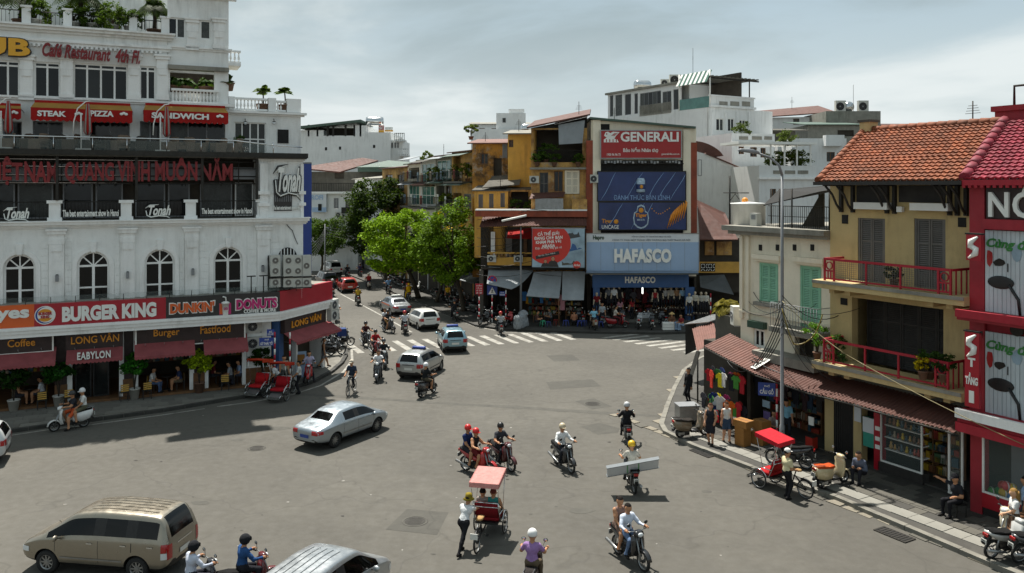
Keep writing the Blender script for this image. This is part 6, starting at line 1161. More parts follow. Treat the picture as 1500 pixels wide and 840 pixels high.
def tree(lab,base,th,c,rad,n,per,cr,ls,m,seed,group=None,lean=(0,0),tr=.22,low=-.75):
 """base: ground point; c: crown centre relative to base"""
 t=thing('street_tree',lab,'tree',base,0,group);pts,cs,rs=clumps(c,rad,n,per,cr,seed,low);mo('crown',leaf_mesh('crown',pts,ls,m,.5,rs),t)
 mb=MB();top=Vector((c[0]*.6,c[1]*.6,th));mb.tube([(0,0,0),(0,0,.25),top*.5+Vector((.1,0,0)),top],[tr*1.5,tr*1.1,tr*.9,tr*.75],'bark',9);mb.go('trunk',t)
 for k in range(9):
  e=cs[int(k*len(cs)/9)];s=top*random.uniform(.75,1.0);mid=s.lerp(e,.5)+Vector((random.uniform(-.3,.3),random.uniform(-.3,.3),.25));MB().tube([s,mid,e],[tr*.5,tr*.3,tr*.08],'bark',6).go('limb',t)
 return t
def bush(lab,base,h,rad,n,per,ls,m,seed,pot='pot',potr=.25,poth=.4,name='potted_plant',cat='plant',group=None):
 t=thing(name,lab,cat,base,0,group);z0=poth if pot else 0.
 if pot: MB().lathe([(0,0),(potr*.7,0),(potr,poth),(potr*1.1,poth),(potr*1.1,poth+.04),(potr*.95,poth+.04),(potr*.9,poth-.04),(0,poth-.04)],pot,12).go('pot',t)
 mb=MB()
 for k in range(4): a=k*1.6;mb.tube([(0,0,z0-.03),(.08*math.cos(a),.08*math.sin(a),z0+(h-z0)*.4),(rad*.5*math.cos(a),rad*.5*math.sin(a),h-rad*.3)],[.03,.02,.008],'bark',5)
 mb.go('stem',t);pts,cs,rs=clumps((0,0,h-rad*.55),(rad,rad,rad*.85),n,per,rad*.38,seed);mo('foliage',leaf_mesh('foliage',pts,ls,m,.4,rs),t);return t
def palm(lab,base,h,L,n,m,seed,drop=1.,name='palm_plant',pot=True,group=None,trunk=.07):
 t=thing(name,lab,'palm',base,0,group);rs=np.random.RandomState(seed)
 MB().tube([(0,0,.2),(.04,0,h*.6),(0,0,h)],[trunk*1.3,trunk,trunk*.9],'bark',7).go('trunk',t)
 if pot: MB().lathe([(0,0),(.3,0),(.38,.4),(.42,.4),(.42,.45),(.36,.45),(0,.38)],'pot',12).go('pot',t)
 for k in range(n):
  a=2*PI*k/n*1.0+rs.uniform(-.3,.3);el=rs.uniform(.2,1.25);l=L*rs.uniform(.8,1.15);mb=MB();pts=[];K=9
  for i in range(K+1): s=i/K;r=l*s*math.cos(el)*(1-.15*s);z=h+l*(s*math.sin(el)-drop*.75*s*s);pts.append(Vector((r*math.cos(a),r*math.sin(a),z)))
  mb.tube(pts,[.018*(1-.8*i/K) for i in range(K+1)],m,4);sd=Vector((-math.sin(a),math.cos(a),0))
  for i in range(1,K+1):
   for s2 in (.0,.5):
    p=pts[i-1].lerp(pts[i],s2);w=L*.30*math.sin(PI*min(.98,(i+s2)/K*.85+.12));tv=(pts[i]-pts[i-1]).normalized()
    for sg in (-1,1): e=p+sd*sg*w+tv*w*.5-Vector((0,0,w*.45));q=tv*.04;mb.add([p-q,p+q,e+q*.3,e-q*.3],[(0,1,2,3)],m)
  mb.go('frond',t)
 return t

def surface_nets(D,lo,h):
 s=D < 0;nx,ny,nz=D.shape;cs=np.zeros((nx-1,ny-1,nz-1,3),np.float32);cn=np.zeros((nx-1,ny-1,nz-1),np.float32)
 for ax in range(3):
  for o1 in (0,1):
   for o2 in (0,1):
    oth=[i for i in range(3) if i !=ax];a=[slice(0,n-1) for n in (nx,ny,nz)];a[oth[0]]=slice(o1,D.shape[oth[0]]-1+o1);a[oth[1]]=slice(o2,D.shape[oth[1]]-1+o2);b=list(a);b[ax]=slice(1,D.shape[ax])
    da,db=D[tuple(a)],D[tuple(b)];m=s[tuple(a)] !=s[tuple(b)];t=np.where(m,da/np.where(m,da-db,1),0);q=np.zeros(m.shape+(3,),np.float32);q[...,ax]=t;q[...,oth[0]]=o1;q[...,oth[1]]=o2;cs +=q*m[...,None];cn +=m
 act=cn > 0;idx=-np.ones(act.shape,np.int64);idx[act]=np.arange(act.sum());g=np.argwhere(act);V=(g+cs[act]/cn[act][:,None])*h+lo;F=[]
 for ax in range(3):
  oth=[(ax+1) % 3,(ax+2) % 3];a=[slice(None)]*3;b=[slice(None)]*3;a[ax]=slice(0,-1);b[ax]=slice(1,None);m=s[tuple(a)] !=s[tuple(b)];fl=s[tuple(a)]
  e=np.argwhere(m);ok=np.ones(len(e),bool)
  for o in oth: ok &=(e[:,o] > 0) & (e[:,o] < D.shape[o]-1)
  e=e[ok];f=fl[tuple(e.T)];u=np.zeros(3,int);w=np.zeros(3,int);u[oth[0]]=1;w[oth[1]]=1;q=np.stack([idx[tuple((e-u-w).T)],idx[tuple((e-w).T)],idx[tuple(e.T)],idx[tuple((e-u).T)]],1);q[~f]=q[~f][:,::-1];F.append(q)
 return V,np.concatenate(F)
def grow(prims,h,k):
 A=np.array([p[0] for p in prims],np.float32);B=np.array([p[1] for p in prims],np.float32);ra=np.array([p[2] for p in prims],np.float32);rb=np.array([p[3] for p in prims],np.float32)
 lo=np.minimum(A,B).min(0)-max(ra.max(),.12)-2*h;hi=np.maximum(A,B).max(0)+max(ra.max(),.12)+2*h;n=np.ceil((hi-lo)/h).astype(int)+1
 ax=[lo[i]+h*np.arange(n[i],dtype=np.float32) for i in range(3)];X,Y_,Z=np.meshgrid(*ax,indexing='ij');acc=np.zeros(X.shape,np.float32)
 for a,b,r0,r1 in zip(A,B,ra,rb):
  l0=np.minimum(a,b)-max(r0,r1)-.16;l1=np.maximum(a,b)+max(r0,r1)+.16;i0=np.clip(((l0-lo)/h).astype(int),0,n-1);i1=np.clip(((l1-lo)/h).astype(int)+2,1,n);sl=tuple(slice(i0[i],i1[i]) for i in range(3))
  x,y,z=X[sl]-a[0],Y_[sl]-a[1],Z[sl]-a[2];d=b-a;L2=max(1e-9,float((d*d).sum()));t=np.clip((x*d[0]+y*d[1]+z*d[2])/L2,0,1);dist=np.sqrt((x-t*d[0])**2+(y-t*d[1])**2+(z-t*d[2])**2)-(r0+(r1-r0)*t);acc[sl] +=np.exp(-np.clip(dist/k,-40,40))
 V,F=surface_nets(-k*np.log(np.maximum(acc,1e-12)),lo,h)
 c=V[F].mean(1);best=np.full(len(c),9.,np.float32);lab=np.zeros(len(c),int)
 for i,(a,b,r0,r1) in enumerate(zip(A,B,ra,rb)):
  d=b-a;L2=max(1e-9,float((d*d).sum()));t=np.clip(((c-a)@d)/L2,0,1);dist=np.linalg.norm(c-a-t[:,None]*d,axis=1)-(r0+(r1-r0)*t);m=dist < best;best[m]=dist[m];lab[m]=i
 return V,F,lab
def ik(a,t,l1,l2,pole):
 d=t-a;L_=d.length
 if L_ > (l1+l2)*.999: t=a+d.normalized()*(l1+l2)*.999;d=t-a;L_=d.length
 x=(l1*l1-l2*l2+L_*L_)/(2*L_);hh=math.sqrt(max(0,l1*l1-x*x));n=d.normalized();p=Vector(pole);p=p-n*p.dot(n);p=p.normalized() if p.length > 1e-6 else n.orthogonal();return a+n*x+p*hh,t
HATS={}
def hat_mesh(kind,col):
 k=(kind,col)
 if k in HATS: return HATS[k]
 mb=MB();m='plastic#'+col if kind =='helmet' else 'fabric#'+col;f=R
 if kind =='helmet':
  mb.lathe([(.0,.150),(.055,.143),(.10,.112),(.128,.06),(.134,.0),(.130,-.035),(.118,-.037),(.12,0)],m,16);mb.slabq([(.10,-.08,.0),(.185,-.06,-.015),(.185,.06,-.015),(.10,.08,.0)],.012,m);mb.tube([(0,.118,-.03),(.03,.07,-.13),(.03,-.07,-.13),(0,-.118,-.03)],.007,'black',4)
 elif kind =='full':
  mb.sph((0,0,0),.138,m,16,10,(1.08,1,1.05));mb.box(.10,.152,-.08,.08,-.04,.045,'carglass')
 elif kind =='cap':
  mb.lathe([(0,.125),(.06,.118),(.1,.085),(.114,.03),(.114,.0)],m,14);mb.slabq([(.08,-.07,.01),(.19,-.05,-.01),(.19,.05,-.01),(.08,.07,.01)],.012,m)
 elif kind =='bucket': mb.lathe([(0,.13),(.09,.125),(.108,.04),(.112,.0),(.175,-.045),(.17,-.052),(.11,-.01)],m,16)
 elif kind =='cone': mb.lathe([(0,.16),(.12,.07),(.24,-.02),(.235,-.026),(.1,.05)],'fabric#'+col,18)
 HATS[k]=mb.mesh(kind);return HATS[k]
def hair_mesh(kind,col='1c1714'):
 k=('hair',kind,col)
 if k in HATS: return HATS[k]
 mb=MB();n,K=16,10;vs=[];
 for i in range(K+1):
  t=PI*i/K
  for j in range(n): vs.append((.110*math.sin(t)*math.cos(2*PI*j/n)*1.06-.008,.102*math.sin(t)*math.sin(2*PI*j/n),.118*math.cos(t)+.01))
 fs=[]
 for i in range(K):
  for j in range(n):
   q=[i*n+j,i*n+(j+1) % n,(i+1)*n+(j+1) % n,(i+1)*n+j];c=[sum(vs[a][b] for a in q)/4 for b in range(3)]
   if (c[0] > .035 and c[2] < .06) or c[2] < (-.05 if kind !='short' else -.035): continue
   fs.append(q)
 mb.add(vs,fs,'fabric#'+col,True)
 if kind =='long': mb.tube([(-.07,0,.02),(-.10,0,-.1),(-.11,0,-.26),(-.10,0,-.36)],[.085,.085,.07,.02],'fabric#'+col,8)
 if kind =='bun': mb.sph((-.11,0,.06),.055,'fabric#'+col)
 if kind =='tail': mb.tube([(-.10,0,.03),(-.15,0,-.08),(-.14,0,-.24)],[.03,.035,.012],'fabric#'+col,7)
 HATS[k]=mb.mesh('hair');return HATS[k]
BODY={}
def person(lab,loc,rz_=0.,pel=(0,0,.92),lean=0.,twist=0.,hands=None,feet=None,shirt='c9c9c4',sleeve='short',pants='23242a',plen='long',skin='a87a5a',shoe='1c1a19',hair='short',hat=None,hatc='222222',look=(0,0),k=1.,group=None,h=.024,female=False,haircol='1c1714',elbow=None,knee=None,name='person',cat='person',chest=1.):
 """faces local +x; hands/feet = (left, right) targets; lean in degrees forwards"""
 V3=Vector;pel=V3(pel);f=V3((math.sin(R(lean)),0,math.cos(R(lean))));tw=R(twist);side=V3((-math.sin(tw),math.cos(tw),0));fw=V3((math.cos(tw),math.sin(tw),0));f=V3((f.x*math.cos(tw),f.x*math.sin(tw),f.z))
 neck=pel+f*.50*k;chst=pel+f*.34*k;head=neck+f*.09*k+V3((0,0,.10*k))+fw*.025;sw=(.165 if female else .185)*k;hw_=.088*k
 S_,TH,SH_,UA,FA=[],.43*k,.43*k,.285*k,.25*k
 sm,pm,km,shm='fabric#'+shirt,'fabric#'+pants,'skin#'+skin,'fabric#'+shoe
 P=[];add=lambda a,b,r0,r1,m: P.append((tuple(a),tuple(b),r0*k,r1*k,m))
 gm=1. if not female else .92;W_=gm*chest
 add(pel-side*hw_*.9,pel+side*hw_*.9,.112*(1.06 if female else 1),.112*(1.06 if female else 1),pm);add(pel+f*.08,chst,.115*W_,.122*W_,sm);add(chst-side*.075,chst+side*.075,.112*W_,.112*W_,sm);add(pel+f*.12-side*.05,pel+f*.12+side*.05,.1*W_,.1*W_,sm)
 shc=neck-f*.065*k;add(shc-side*sw*.72,shc+side*sw*.72,.07,.07,sm);add(neck-f*.04,head-V3((0,0,.04)),.052,.05,km)
 hf=V3((math.cos(tw+R(look[0])),math.sin(tw+R(look[0])),0));hs=V3((-hf.y,hf.x,0));up=(V3((0,0,1))+hf*math.sin(R(-look[1]))).normalized();hf2=(hf+V3((0,0,math.sin(R(look[1]))))).normalized()
 add(head+up*.022,head-up*.02,.094,.088,km);add(head-up*.04+hf2*.025,head-up*.085+hf2*.03,.066,.046,km);add(head+hf2*.085-up*.01,head+hf2*.105-up*.035,.012,.016,km)
 for s in (1,-1): add(head+hs*s*.092-up*.01,head+hs*s*.095-up*.035,.016,.012,km)
 hands=hands or ((.06,.26*k,.80*k),(.06,-.26*k,.80*k));feet=feet or ((.0,.10,.08),(.0,-.10,.08));FB=MB()
 for i,s in enumerate((1,-1)):
  sh=shc+side*s*sw;el,wr=ik(sh,V3(hands[i]),UA,FA,elbow[i] if elbow else (-.45,s*.35,-.8));hd=(wr-el).normalized();cut=sh.lerp(el,.62)
  lo_,mid=(sm,sm) if sleeve =='long' else ((km,sm) if sleeve =='short' else (km,km))
  add(sh,cut,.062*W_,.052*W_,mid);add(cut,el,.046,.042,lo_);add(el,wr,.041,.029,lo_);pe=wr+hd*.085*k;add(wr,pe,.030,.034,km)
  sd2=hd.cross(V3((0,0,1)));sd2=sd2.normalized() if sd2.length > .1 else V3((0,1,0));dn=hd.cross(sd2).normalized()
  if dn.z > 0: dn=-dn
  for j in range(4): b0=pe+sd2*(-.030+.020*j)*k;l=(.036,.042,.040,.030)[j]*k;FB.tube([b0,b0+hd*l+dn*.008,b0+hd*l*1.4+dn*(.008+l*.8)],[.010*k,.009*k,.007*k],km,5)
  b0=wr+hd*.03*k-sd2*s*.0+sd2*(.03*k*(1 if s < 0 else -1));FB.tube([b0,b0+hd*.035*k+sd2*(.022*k*(1 if s < 0 else -1)),b0+hd*.06*k+sd2*(.02*k*(1 if s < 0 else -1))+dn*.015],[.012*k,.010*k,.008*k],km,5)
  hp=pel+side*s*hw_-V3((0,0,.02));kn,an=ik(hp,V3(feet[i]),TH,SH_,knee[i] if knee else (1,s*.12,.15));ft=(fw*.9+V3((0,0,-.25 if an.z > .2 else -.12))).normalized() if True else fw
  if plen =='skirt': add(hp,hp.lerp(kn,.8),.10,.112,pm);add(hp.lerp(kn,.8),kn,.062,.055,km)
  elif plen =='short': add(hp,hp.lerp(kn,.72),.092,.078,pm);add(hp.lerp(kn,.72),kn,.062,.055,km)
  else: add(hp,kn,.090*gm,.060*gm,pm)
  lm=pm if plen =='long' else km;cf=kn.lerp(an,.3);add(kn,cf,.056,.056,lm);add(cf,an,.054,.040,lm);add(an+V3((0,0,-.025))-ft*.05,an+ft*.10+V3((0,0,-.045)),.040,.030,shm);add(an+ft*.10+V3((0,0,-.045)),an+ft*.16+V3((0,0,-.047)),.034,.026,shm)
 V,F,lb=grow([p[:4] for p in P],h,.022*k);mb=MB();mats_=[p[4] for p in P];mb.v=[tuple(v) for v in V.tolist()];mb.f=F.tolist();mb.m=[mats_[i] for i in lb];mb.sm=[True]*len(mb.f)
 for s in (1,-1): e=head+hf2*.082+hs*s*.034+up*.012;mb.sph(e,.013*k,'skin#e8e0d8',6,4);mb.sph(e+hf2*.009,.008*k,'black',6,4)
 mo_=head+hf2*.088-up*.062;mb.sph(mo_,.018*k,'skin#8a4a40',6,4,(.4,1.,.3));o=len(mb.v);mb.v +=FB.v;mb.f +=[[i+o for i in q] for q in FB.f];mb.m +=FB.m;mb.sm +=FB.sm
 t=thing(name,lab,cat,loc,rz_,group);mb.go('body' if cat =='person' else 'figure',t);from_rot=(0,R(-look[1]),tw+R(look[0]))
 if hair and cat =='person' or hair =='long': q=mo('hair',hair_mesh(hair,haircol),t,head,from_rot);q.scale=(k,k,k)
 if hat: q=mo({'helmet': 'helmet','full': 'helmet'}.get(hat,'hat'),hat_mesh(hat,hatc),t,head+up*(.022 if hat !='full' else 0),from_rot);q.scale=(k,k,k)
 return t

WH={}
def wheel_meshes(r,w,kind='spoke'):
 k=(r,w,kind)
 if k in WH: return WH[k]
 a=MB();tr=w/2;a.lathe([(r-tr*1.5,-tr*.8),(r-tr*.6,-tr),(r-tr*.1,-tr*.7),(r,0),(r-tr*.1,tr*.7),(r-tr*.6,tr),(r-tr*1.5,tr*.8),(r-tr*1.5,-tr*.8)],'rubber',20,'y');b=MB();ri=r-tr*1.4
 b.lathe([(ri,-tr*.7),(ri-.02,-tr*.7),(ri-.02,tr*.7),(ri,tr*.7)],'steel',20,'y');b.cyl((0,0,0),.045,w*1.2,'engine','y',10)
 if kind =='spoke':
  for i in range(14): q=2*PI*i/14;b.tube([(.03*math.cos(q),(.03 if i % 2 else -.03),.03*math.sin(q)),((ri-.01)*math.cos(q+.15),0,(ri-.01)*math.sin(q+.15))],.0045,'steel',4)
 elif kind =='bike':
  for i in range(20): q=2*PI*i/20;b.tube([(.02*math.cos(q),(.025 if i % 2 else -.025),.02*math.sin(q)),((ri-.01)*math.cos(q+.12),0,(ri-.01)*math.sin(q+.12))],.003,'steel',3)
 else:
  for i in range(5): q=2*PI*i/5;b.tube([(.03*math.cos(q),0,.03*math.sin(q)),((ri-.01)*math.cos(q),0,(ri-.01)*math.sin(q))],.018,'engine' if kind =='dark' else 'steel',5)
 WH[k]=(a.mesh('tyre'),b.mesh('rim'));return WH[k]
def put_wheel(parent,name,c,r,w,kind): tm,rm=wheel_meshes(r,w,kind);q=mo(name,tm,parent,c);mo('rim',rm,q);return q
BK={}
def bike_proto(kind,col,seatc,platec='plate'):
 key=(kind,col,seatc)
 if key in BK: return BK[key]
 p=[];A=lambda nm,mb: p.append((nm,mb.mesh(nm)));pc='car#'+col;sc='fabric#'+seatc
 if kind =='wave':
  r,w,fx,rx,wk=.285,.085,.63,-.60,'spoke'
  m=MB();m.pillow([(-.86,.80),(-.55,.60),(-.2,.50),(.05,.50),(.08,.60),(-.1,.70),(-.5,.76),(-.84,.87)],.155,pc);A('rear_body',m)
  m=MB();m.pillow([(-.80,.84),(-.82,.89),(-.5,.86),(-.30,.80),(.02,.78),(.09,.72),(.02,.69),(-.4,.74)],.155,sc,.9,.8);A('seat',m)
  m=MB();m.pillow([(.06,.46),(.24,.33),(.40,.36),(.44,.56),(.42,.82),(.36,.96),(.30,.94),(.30,.70),(.22,.56),(.08,.60)],.20,pc,.88,.5);A('leg_shield',m)
  m=MB();m.pillow([(.30,.93),(.44,.90),(.52,.97),(.45,1.06),(.33,1.07)],.13,pc);A('head_cowl',m)
  m=MB();m.sph((.50,0,.975),.085,'lens',10,6,(.5,1.1,.75));A('headlight',m)
  m=MB();q=[];
  for s in (-1,1): m.tube([(.40,s*.075,.9),(.52,s*.075,.55),(fx,s*.075,r)],.026,'steel',6)
  A('fork',m)
  m=MB();pts=[(fx+(r+.05)*math.cos(R(a)),r+(r+.05)*math.sin(R(a))) for a in range(15,166,25)];inn=[(fx+(r+.02)*math.cos(R(a)),r+(r+.02)*math.sin(R(a))) for a in range(165,14,-25)];m.pillow(pts+inn,.07,pc,.97,.7);A('front_fender',m)
  m=MB();m.box(-.22,.12,-.11,.11,.22,.46,'engine');m.tube([(.12,0,.34),(.28,0,.36)],.075,'engine',8);A('engine',m)
  m=MB();m.tube([(.1,-.13,.26),(-.15,-.15,.20),(-.45,-.16,.27),(-.95,-.17,.38)],[.02,.022,.05,.048],'steel',8);A('exhaust',m)
  m=MB();m.tube([(-.15,.1,.36),(rx,.1,r)],.025,'engine');m.tube([(-.15,-.1,.36),(rx,-.1,r)],.025,'engine');m.tube([(rx+.02,.12,r+.05),(-.5,.12,.68)],.028,'steel');m.tube([(rx+.02,-.12,r+.05),(-.5,-.12,.68)],.028,'steel');A('swing_arm',m)
  m=MB();m.pillow([(-.80,.78),(-.98,.52),(-.95,.48),(-.70,.68)],.07,'black');A('rear_fender',m)
  hb=[(.30,.36,1.05),(.36,.22,1.06),(.38,0,1.03),(.36,-.22,1.06),(.30,-.36,1.05)];rear=-.90;mx,mz=.34,1.06
 else:
  r,w,fx,rx,wk=.235,.10,.62,-.56,'cast'
  m=MB();m.pillow([(-.92,.62),(-.80,.40),(-.5,.30),(-.12,.32),(-.06,.46),(-.10,.70),(-.6,.78),(-.92,.82)],.17,pc,.84,.55);A('rear_body',m)
  m=MB();m.pillow([(-.90,.80),(-.88,.87),(-.55,.84),(-.30,.79),(-.04,.79),(0,.72),(-.1,.69),(-.6,.76)],.15,sc,.9,.8);A('seat',m)
  m=MB();m.pillow([(.26,.27),(.36,.30),(.44,.55),(.42,.85),(.35,1.0),(.29,.98),(.34,.8),(.34,.55)],.205,pc,.86,.45);A('leg_shield',m)
  m=MB();m.pillow([(-.14,.26),(.3,.24),(.34,.30),(-.12,.33)],.17,'black',.95,.9);A('floorboard',m)
  m=MB();m.pillow([(.28,.98),(.42,.92),(.48,.99),(.42,1.09),(.30,1.09)],.14,pc);A('head_cowl',m)
  m=MB();m.sph((.46,0,1.0),.09,'lens',10,6,(.5,1.1,.85));A('headlight',m)
  m=MB();m.tube([(.40,.06,.8),(.54,.07,.5),(fx,.075,r)],.026,'steel');m.tube([(.40,-.06,.8),(.54,-.07,.5),(fx,-.075,r)],.026,'steel');A('fork',m)
  m=MB();pts=[(fx+(r+.06)*math.cos(R(a)),r+(r+.06)*math.sin(R(a))) for a in range(5,176,28)];inn=[(fx+(r+.02)*math.cos(R(a)),r+(r+.02)*math.sin(R(a))) for a in range(173,4,-28)];m.pillow(pts+inn,.085,pc,.95,.7);A('front_fender',m)
  m=MB();m.box(-.62,-.2,-.16,.08,.16,.34,'engine');A('engine',m)
  m=MB();m.tube([(-.2,-.14,.2),(-.45,-.19,.22),(-.86,-.20,.34)],[.02,.055,.055],'engine',8);m.box(-.8,-.5,-.26,-.25,.24,.34,'steel');A('exhaust',m)
  m=MB();m.pillow([(-.88,.5),(-.98,.36),(-.94,.33),(-.8,.44)],.06,'black');A('rear_fender',m)
  m=MB();m.tube([(-.55,.13,.86),(-.85,.13,.9),(-1.0,.08,.9),(-1.0,-.08,.9),(-.85,-.13,.9),(-.55,-.13,.86)],.014,'steel',5);A('grab_rail',m)
  hb=[(.24,.36,1.08),(.32,.2,1.08),(.36,0,1.05),(.32,-.2,1.08),(.24,-.36,1.08)];rear=-.945;mx,mz=.30,1.09
 m=MB();m.tube(hb,.014,'steel',6);m.tube([hb[0],hb[0],(hb[0][0]+.03,.25,hb[0][2])],.021,'rubber',6);m.tube([hb[4],hb[4],(hb[4][0]+.03,-.25,hb[4][2])],.021,'rubber',6);A('handlebar',m)
 for s in (-1,1): m=MB();m.tube([(mx,s*.22,mz),(mx+.02,s*.28,mz+.14)],.008,'black',4);m.sph((mx+.01,s*.30,mz+.18),.055,'black',8,6,(.3,1.25,.9));m.sph((mx-.008,s*.30,mz+.18),.047,'chrome',8,6,(.15,1.25,.9));A('mirror',m)
 m=MB();m.box(rear-.02,rear+.03,-.08,.08,.72,.80,'taillight');A('tail_light',m);m=MB();m.box(rear-.05,rear-.035,-.09,.09,.50,.64,'plate');m.box(rear-.053,rear-.05,-.06,.06,.585,.61,'dark');m.box(rear-.053,rear-.05,-.07,.07,.53,.555,'dark');A('number_plate',m)
 m=MB();m.tube([(-.1,.12,.22),(-.2,.26,.03)],.014,'engine',5);A('side_stand',m)
 m=MB();m.tube([(.05,.26,.27),(.05,-.26,.27)],.018,'rubber',6);A('footpeg',m)
 BK[key]=(p,(r,w,fx,rx,wk));return BK[key]
def bike(lab,loc,rz_,kind='wave',col='1c1c1e',seatc='151515',roll=0.,group=None,name=None):
 p,(r,w,fx,rx,wk)=bike_proto(kind,col,seatc);t=thing(name or ('motorbike' if kind =='wave' else 'scooter'),lab,'motorbike' if kind =='wave' else 'scooter',loc,rz_,group);t.rotation_euler=(roll,0,rz_)
 for nm,me in p: mo(nm,me,t)
 put_wheel(t,'front_wheel',(fx,0,r),r,w,wk);put_wheel(t,'rear_wheel',(rx,0,r),r,w,wk);return t
RID=dict(pel=(-.18,0,.87),hands=((.25,.34,1.09),(.25,-.34,1.09)),feet=((.10,.22,.33),(.10,-.22,.33)),lean=6.)
PAS=dict(pel=(-.56,0,.93),hands=((-.22,.17,.95),(-.22,-.17,.95)),feet=((-.22,.24,.36),(-.22,-.24,.36)),lean=4.)
def rider(lab,loc,rz_,pas=False,**kw): d=dict(PAS if pas else RID);d.update(kw);return person(lab,loc,rz_,**d)

CARS={}
def car_proto(kind,col):
 """body lofted from cross-sections, panes cut out of it as their own meshes; +x is forwards"""
 key=(kind,col)
 if key in CARS: return CARS[key]
 if kind =='sedan':
  st=[(-2.24,.42,.70,.80,.60,.66,.60),(-2.20,.30,.78,.92,.74,.78,.68),(-1.75,.22,.88,1.0,.82,.85,.74),(-1.42,.20,.90,1.05,.83,.86,.70),(-.98,.20,.91,1.36,.84,.87,.58),(-.80,.20,.91,1.42,.84,.87,.575),(.02,.20,.90,1.46,.84,.87,.575),(.10,.20,.90,1.46,.84,.87,.575),(.52,.20,.89,1.42,.84,.87,.57),(.72,.20,.89,1.36,.84,.87,.59),(1.22,.20,.88,1.0,.83,.85,.70),(1.45,.22,.84,.95,.82,.84,.72),(1.95,.26,.74,.82,.78,.80,.66),(2.18,.34,.62,.70,.66,.70,.56),(2.24,.42,.58,.62,.50,.56,.46)]
  rs,ws,sw_,wb,wr,W_=(3,4),(9,10),[(5,6),(7,10)],(-1.27,1.33),.31,1.7
 elif kind =='mpv':
  st=[(-2.28,.45,.80,.98,.66,.72,.66),(-2.24,.34,.92,1.10,.78,.82,.72),(-2.10,.24,1.02,1.55,.84,.87,.66),(-1.95,.22,1.04,1.70,.85,.88,.64),(-1.86,.22,1.04,1.73,.85,.88,.64),(-1.25,.22,1.04,1.76,.86,.89,.65),(-1.15,.22,1.04,1.76,.86,.89,.65),(-.25,.22,1.03,1.77,.86,.89,.65),(-.15,.22,1.03,1.77,.86,.89,.65),(.62,.22,1.01,1.70,.86,.89,.63),(.80,.22,1.0,1.60,.86,.89,.65),(1.48,.22,.97,1.12,.85,.87,.72),(1.70,.24,.93,1.04,.84,.86,.74),(2.10,.28,.80,.90,.80,.82,.68),(2.26,.36,.66,.76,.68,.72,.58),(2.31,.44,.60,.66,.52,.58,.48)]
  rs,ws,sw_,wb,wr,W_=(1,3),(10,11),[(3,5),(6,7),(8,11)],(-1.35,1.40),.33,1.78
 elif kind =='suv':
  st=[(-2.30,.50,.85,1.02,.70,.76,.70),(-2.26,.38,.98,1.15,.82,.86,.76),(-2.12,.30,1.08,1.58,.87,.90,.70),(-1.98,.28,1.10,1.76,.88,.91,.68),(-1.88,.28,1.10,1.79,.88,.91,.68),(-1.15,.28,1.10,1.82,.88,.91,.69),(-1.05,.28,1.10,1.82,.88,.91,.69),(-.15,.28,1.09,1.82,.88,.91,.69),(-.05,.28,1.09,1.82,.88,.91,.69),(.60,.28,1.08,1.74,.88,.91,.67),(.80,.28,1.07,1.62,.88,.91,.69),(1.25,.28,1.05,1.20,.87,.90,.76),(1.55,.30,1.02,1.12,.86,.89,.78),(2.05,.34,.92,1.02,.84,.86,.74),(2.25,.40,.74,.86,.76,.78,.66),(2.30,.48,.66,.74,.60,.66,.56)]
  rs,ws,sw_,wb,wr,W_=(1,3),(10,11),[(3,5),(6,7),(8,11)],(-1.35,1.38),.36,1.84
 else:
  st=[(-1.86,.42,.74,.90,.62,.68,.64),(-1.83,.30,.86,1.02,.74,.78,.70),(-1.72,.22,.94,1.30,.79,.82,.62),(-1.58,.20,.95,1.44,.80,.83,.58),(-1.48,.20,.95,1.47,.80,.83,.575),(-1.40,.20,.95,1.48,.80,.83,.575),(-.62,.20,.93,1.51,.81,.84,.58),(-.52,.20,.93,1.51,.81,.84,.58),(.22,.20,.91,1.46,.81,.84,.57),(.42,.20,.91,1.38,.81,.84,.59),(.95,.20,.89,1.02,.80,.82,.68),(1.20,.22,.85,.96,.79,.81,.70),(1.60,.26,.76,.84,.75,.77,.64),(1.80,.34,.64,.72,.64,.68,.56),(1.86,.42,.58,.64,.50,.56,.46)]
  rs,ws,sw_,wb,wr,W_=(1,3),(9,10),[(4,6),(7,10)],(-1.14,1.20),.29,1.64
 n=9;vs=[];sec=[]
 for x,zl,zb,zt,wl,w_b,wt in st:
  wb_t=.035 if zt-zb > .3 else .01;half=[(0,zl),(wl*.8,zl),(wl,zl+.10),(w_b,(zl+zb)*.5+.08),(w_b*.985,zb),(w_b*.985+(wt-w_b*.985)*.05,zb+(zt-zb)*.05),(wt+.02,zt-(zt-zb)*.07-.01),(wt*.93,zt-.012),(0,zt+.015)]
  ring=[(x,y,z) for y,z in half]+[(x,-y,z) for y,z in half[-2:0:-1]];vs +=ring
 m=len(half)*2-2;fs=[];fm=[]
 for i in range(len(st)-1):
  for j in range(m):
   fs.append((i*m+j,(i+1)*m+j,(i+1)*m+(j+1) % m,i*m+(j+1) % m));jj=j if j < 8 else m-1-j;k=0
   if jj ==7 and rs[0] <=i < rs[1]: k=2
   elif jj ==7 and ws[0] <=i < ws[1]: k=3
   elif jj ==5:
    for q,(a,b) in enumerate(sw_):
     if a <=i < b: k=4+q*2+(0 if j < 8 else 1)
   if jj in (0,1) and k ==0: k=1
   if jj ==5 and k ==0 and sw_[0][0] <=i < sw_[-1][1]: k=4+2*len(sw_)
   fm.append(k)
 fs +=[tuple(range(m)),tuple(range((len(st)-1)*m,len(st)*m))[::-1]];fm +=[0,0]
 me=bpy.data.meshes.new('tmp');me.from_pydata(vs,[],[f[::-1] for f in fs]);nm_=4+2*len(sw_)
 for k in range(nm_+1): me.materials.append(M('black'))
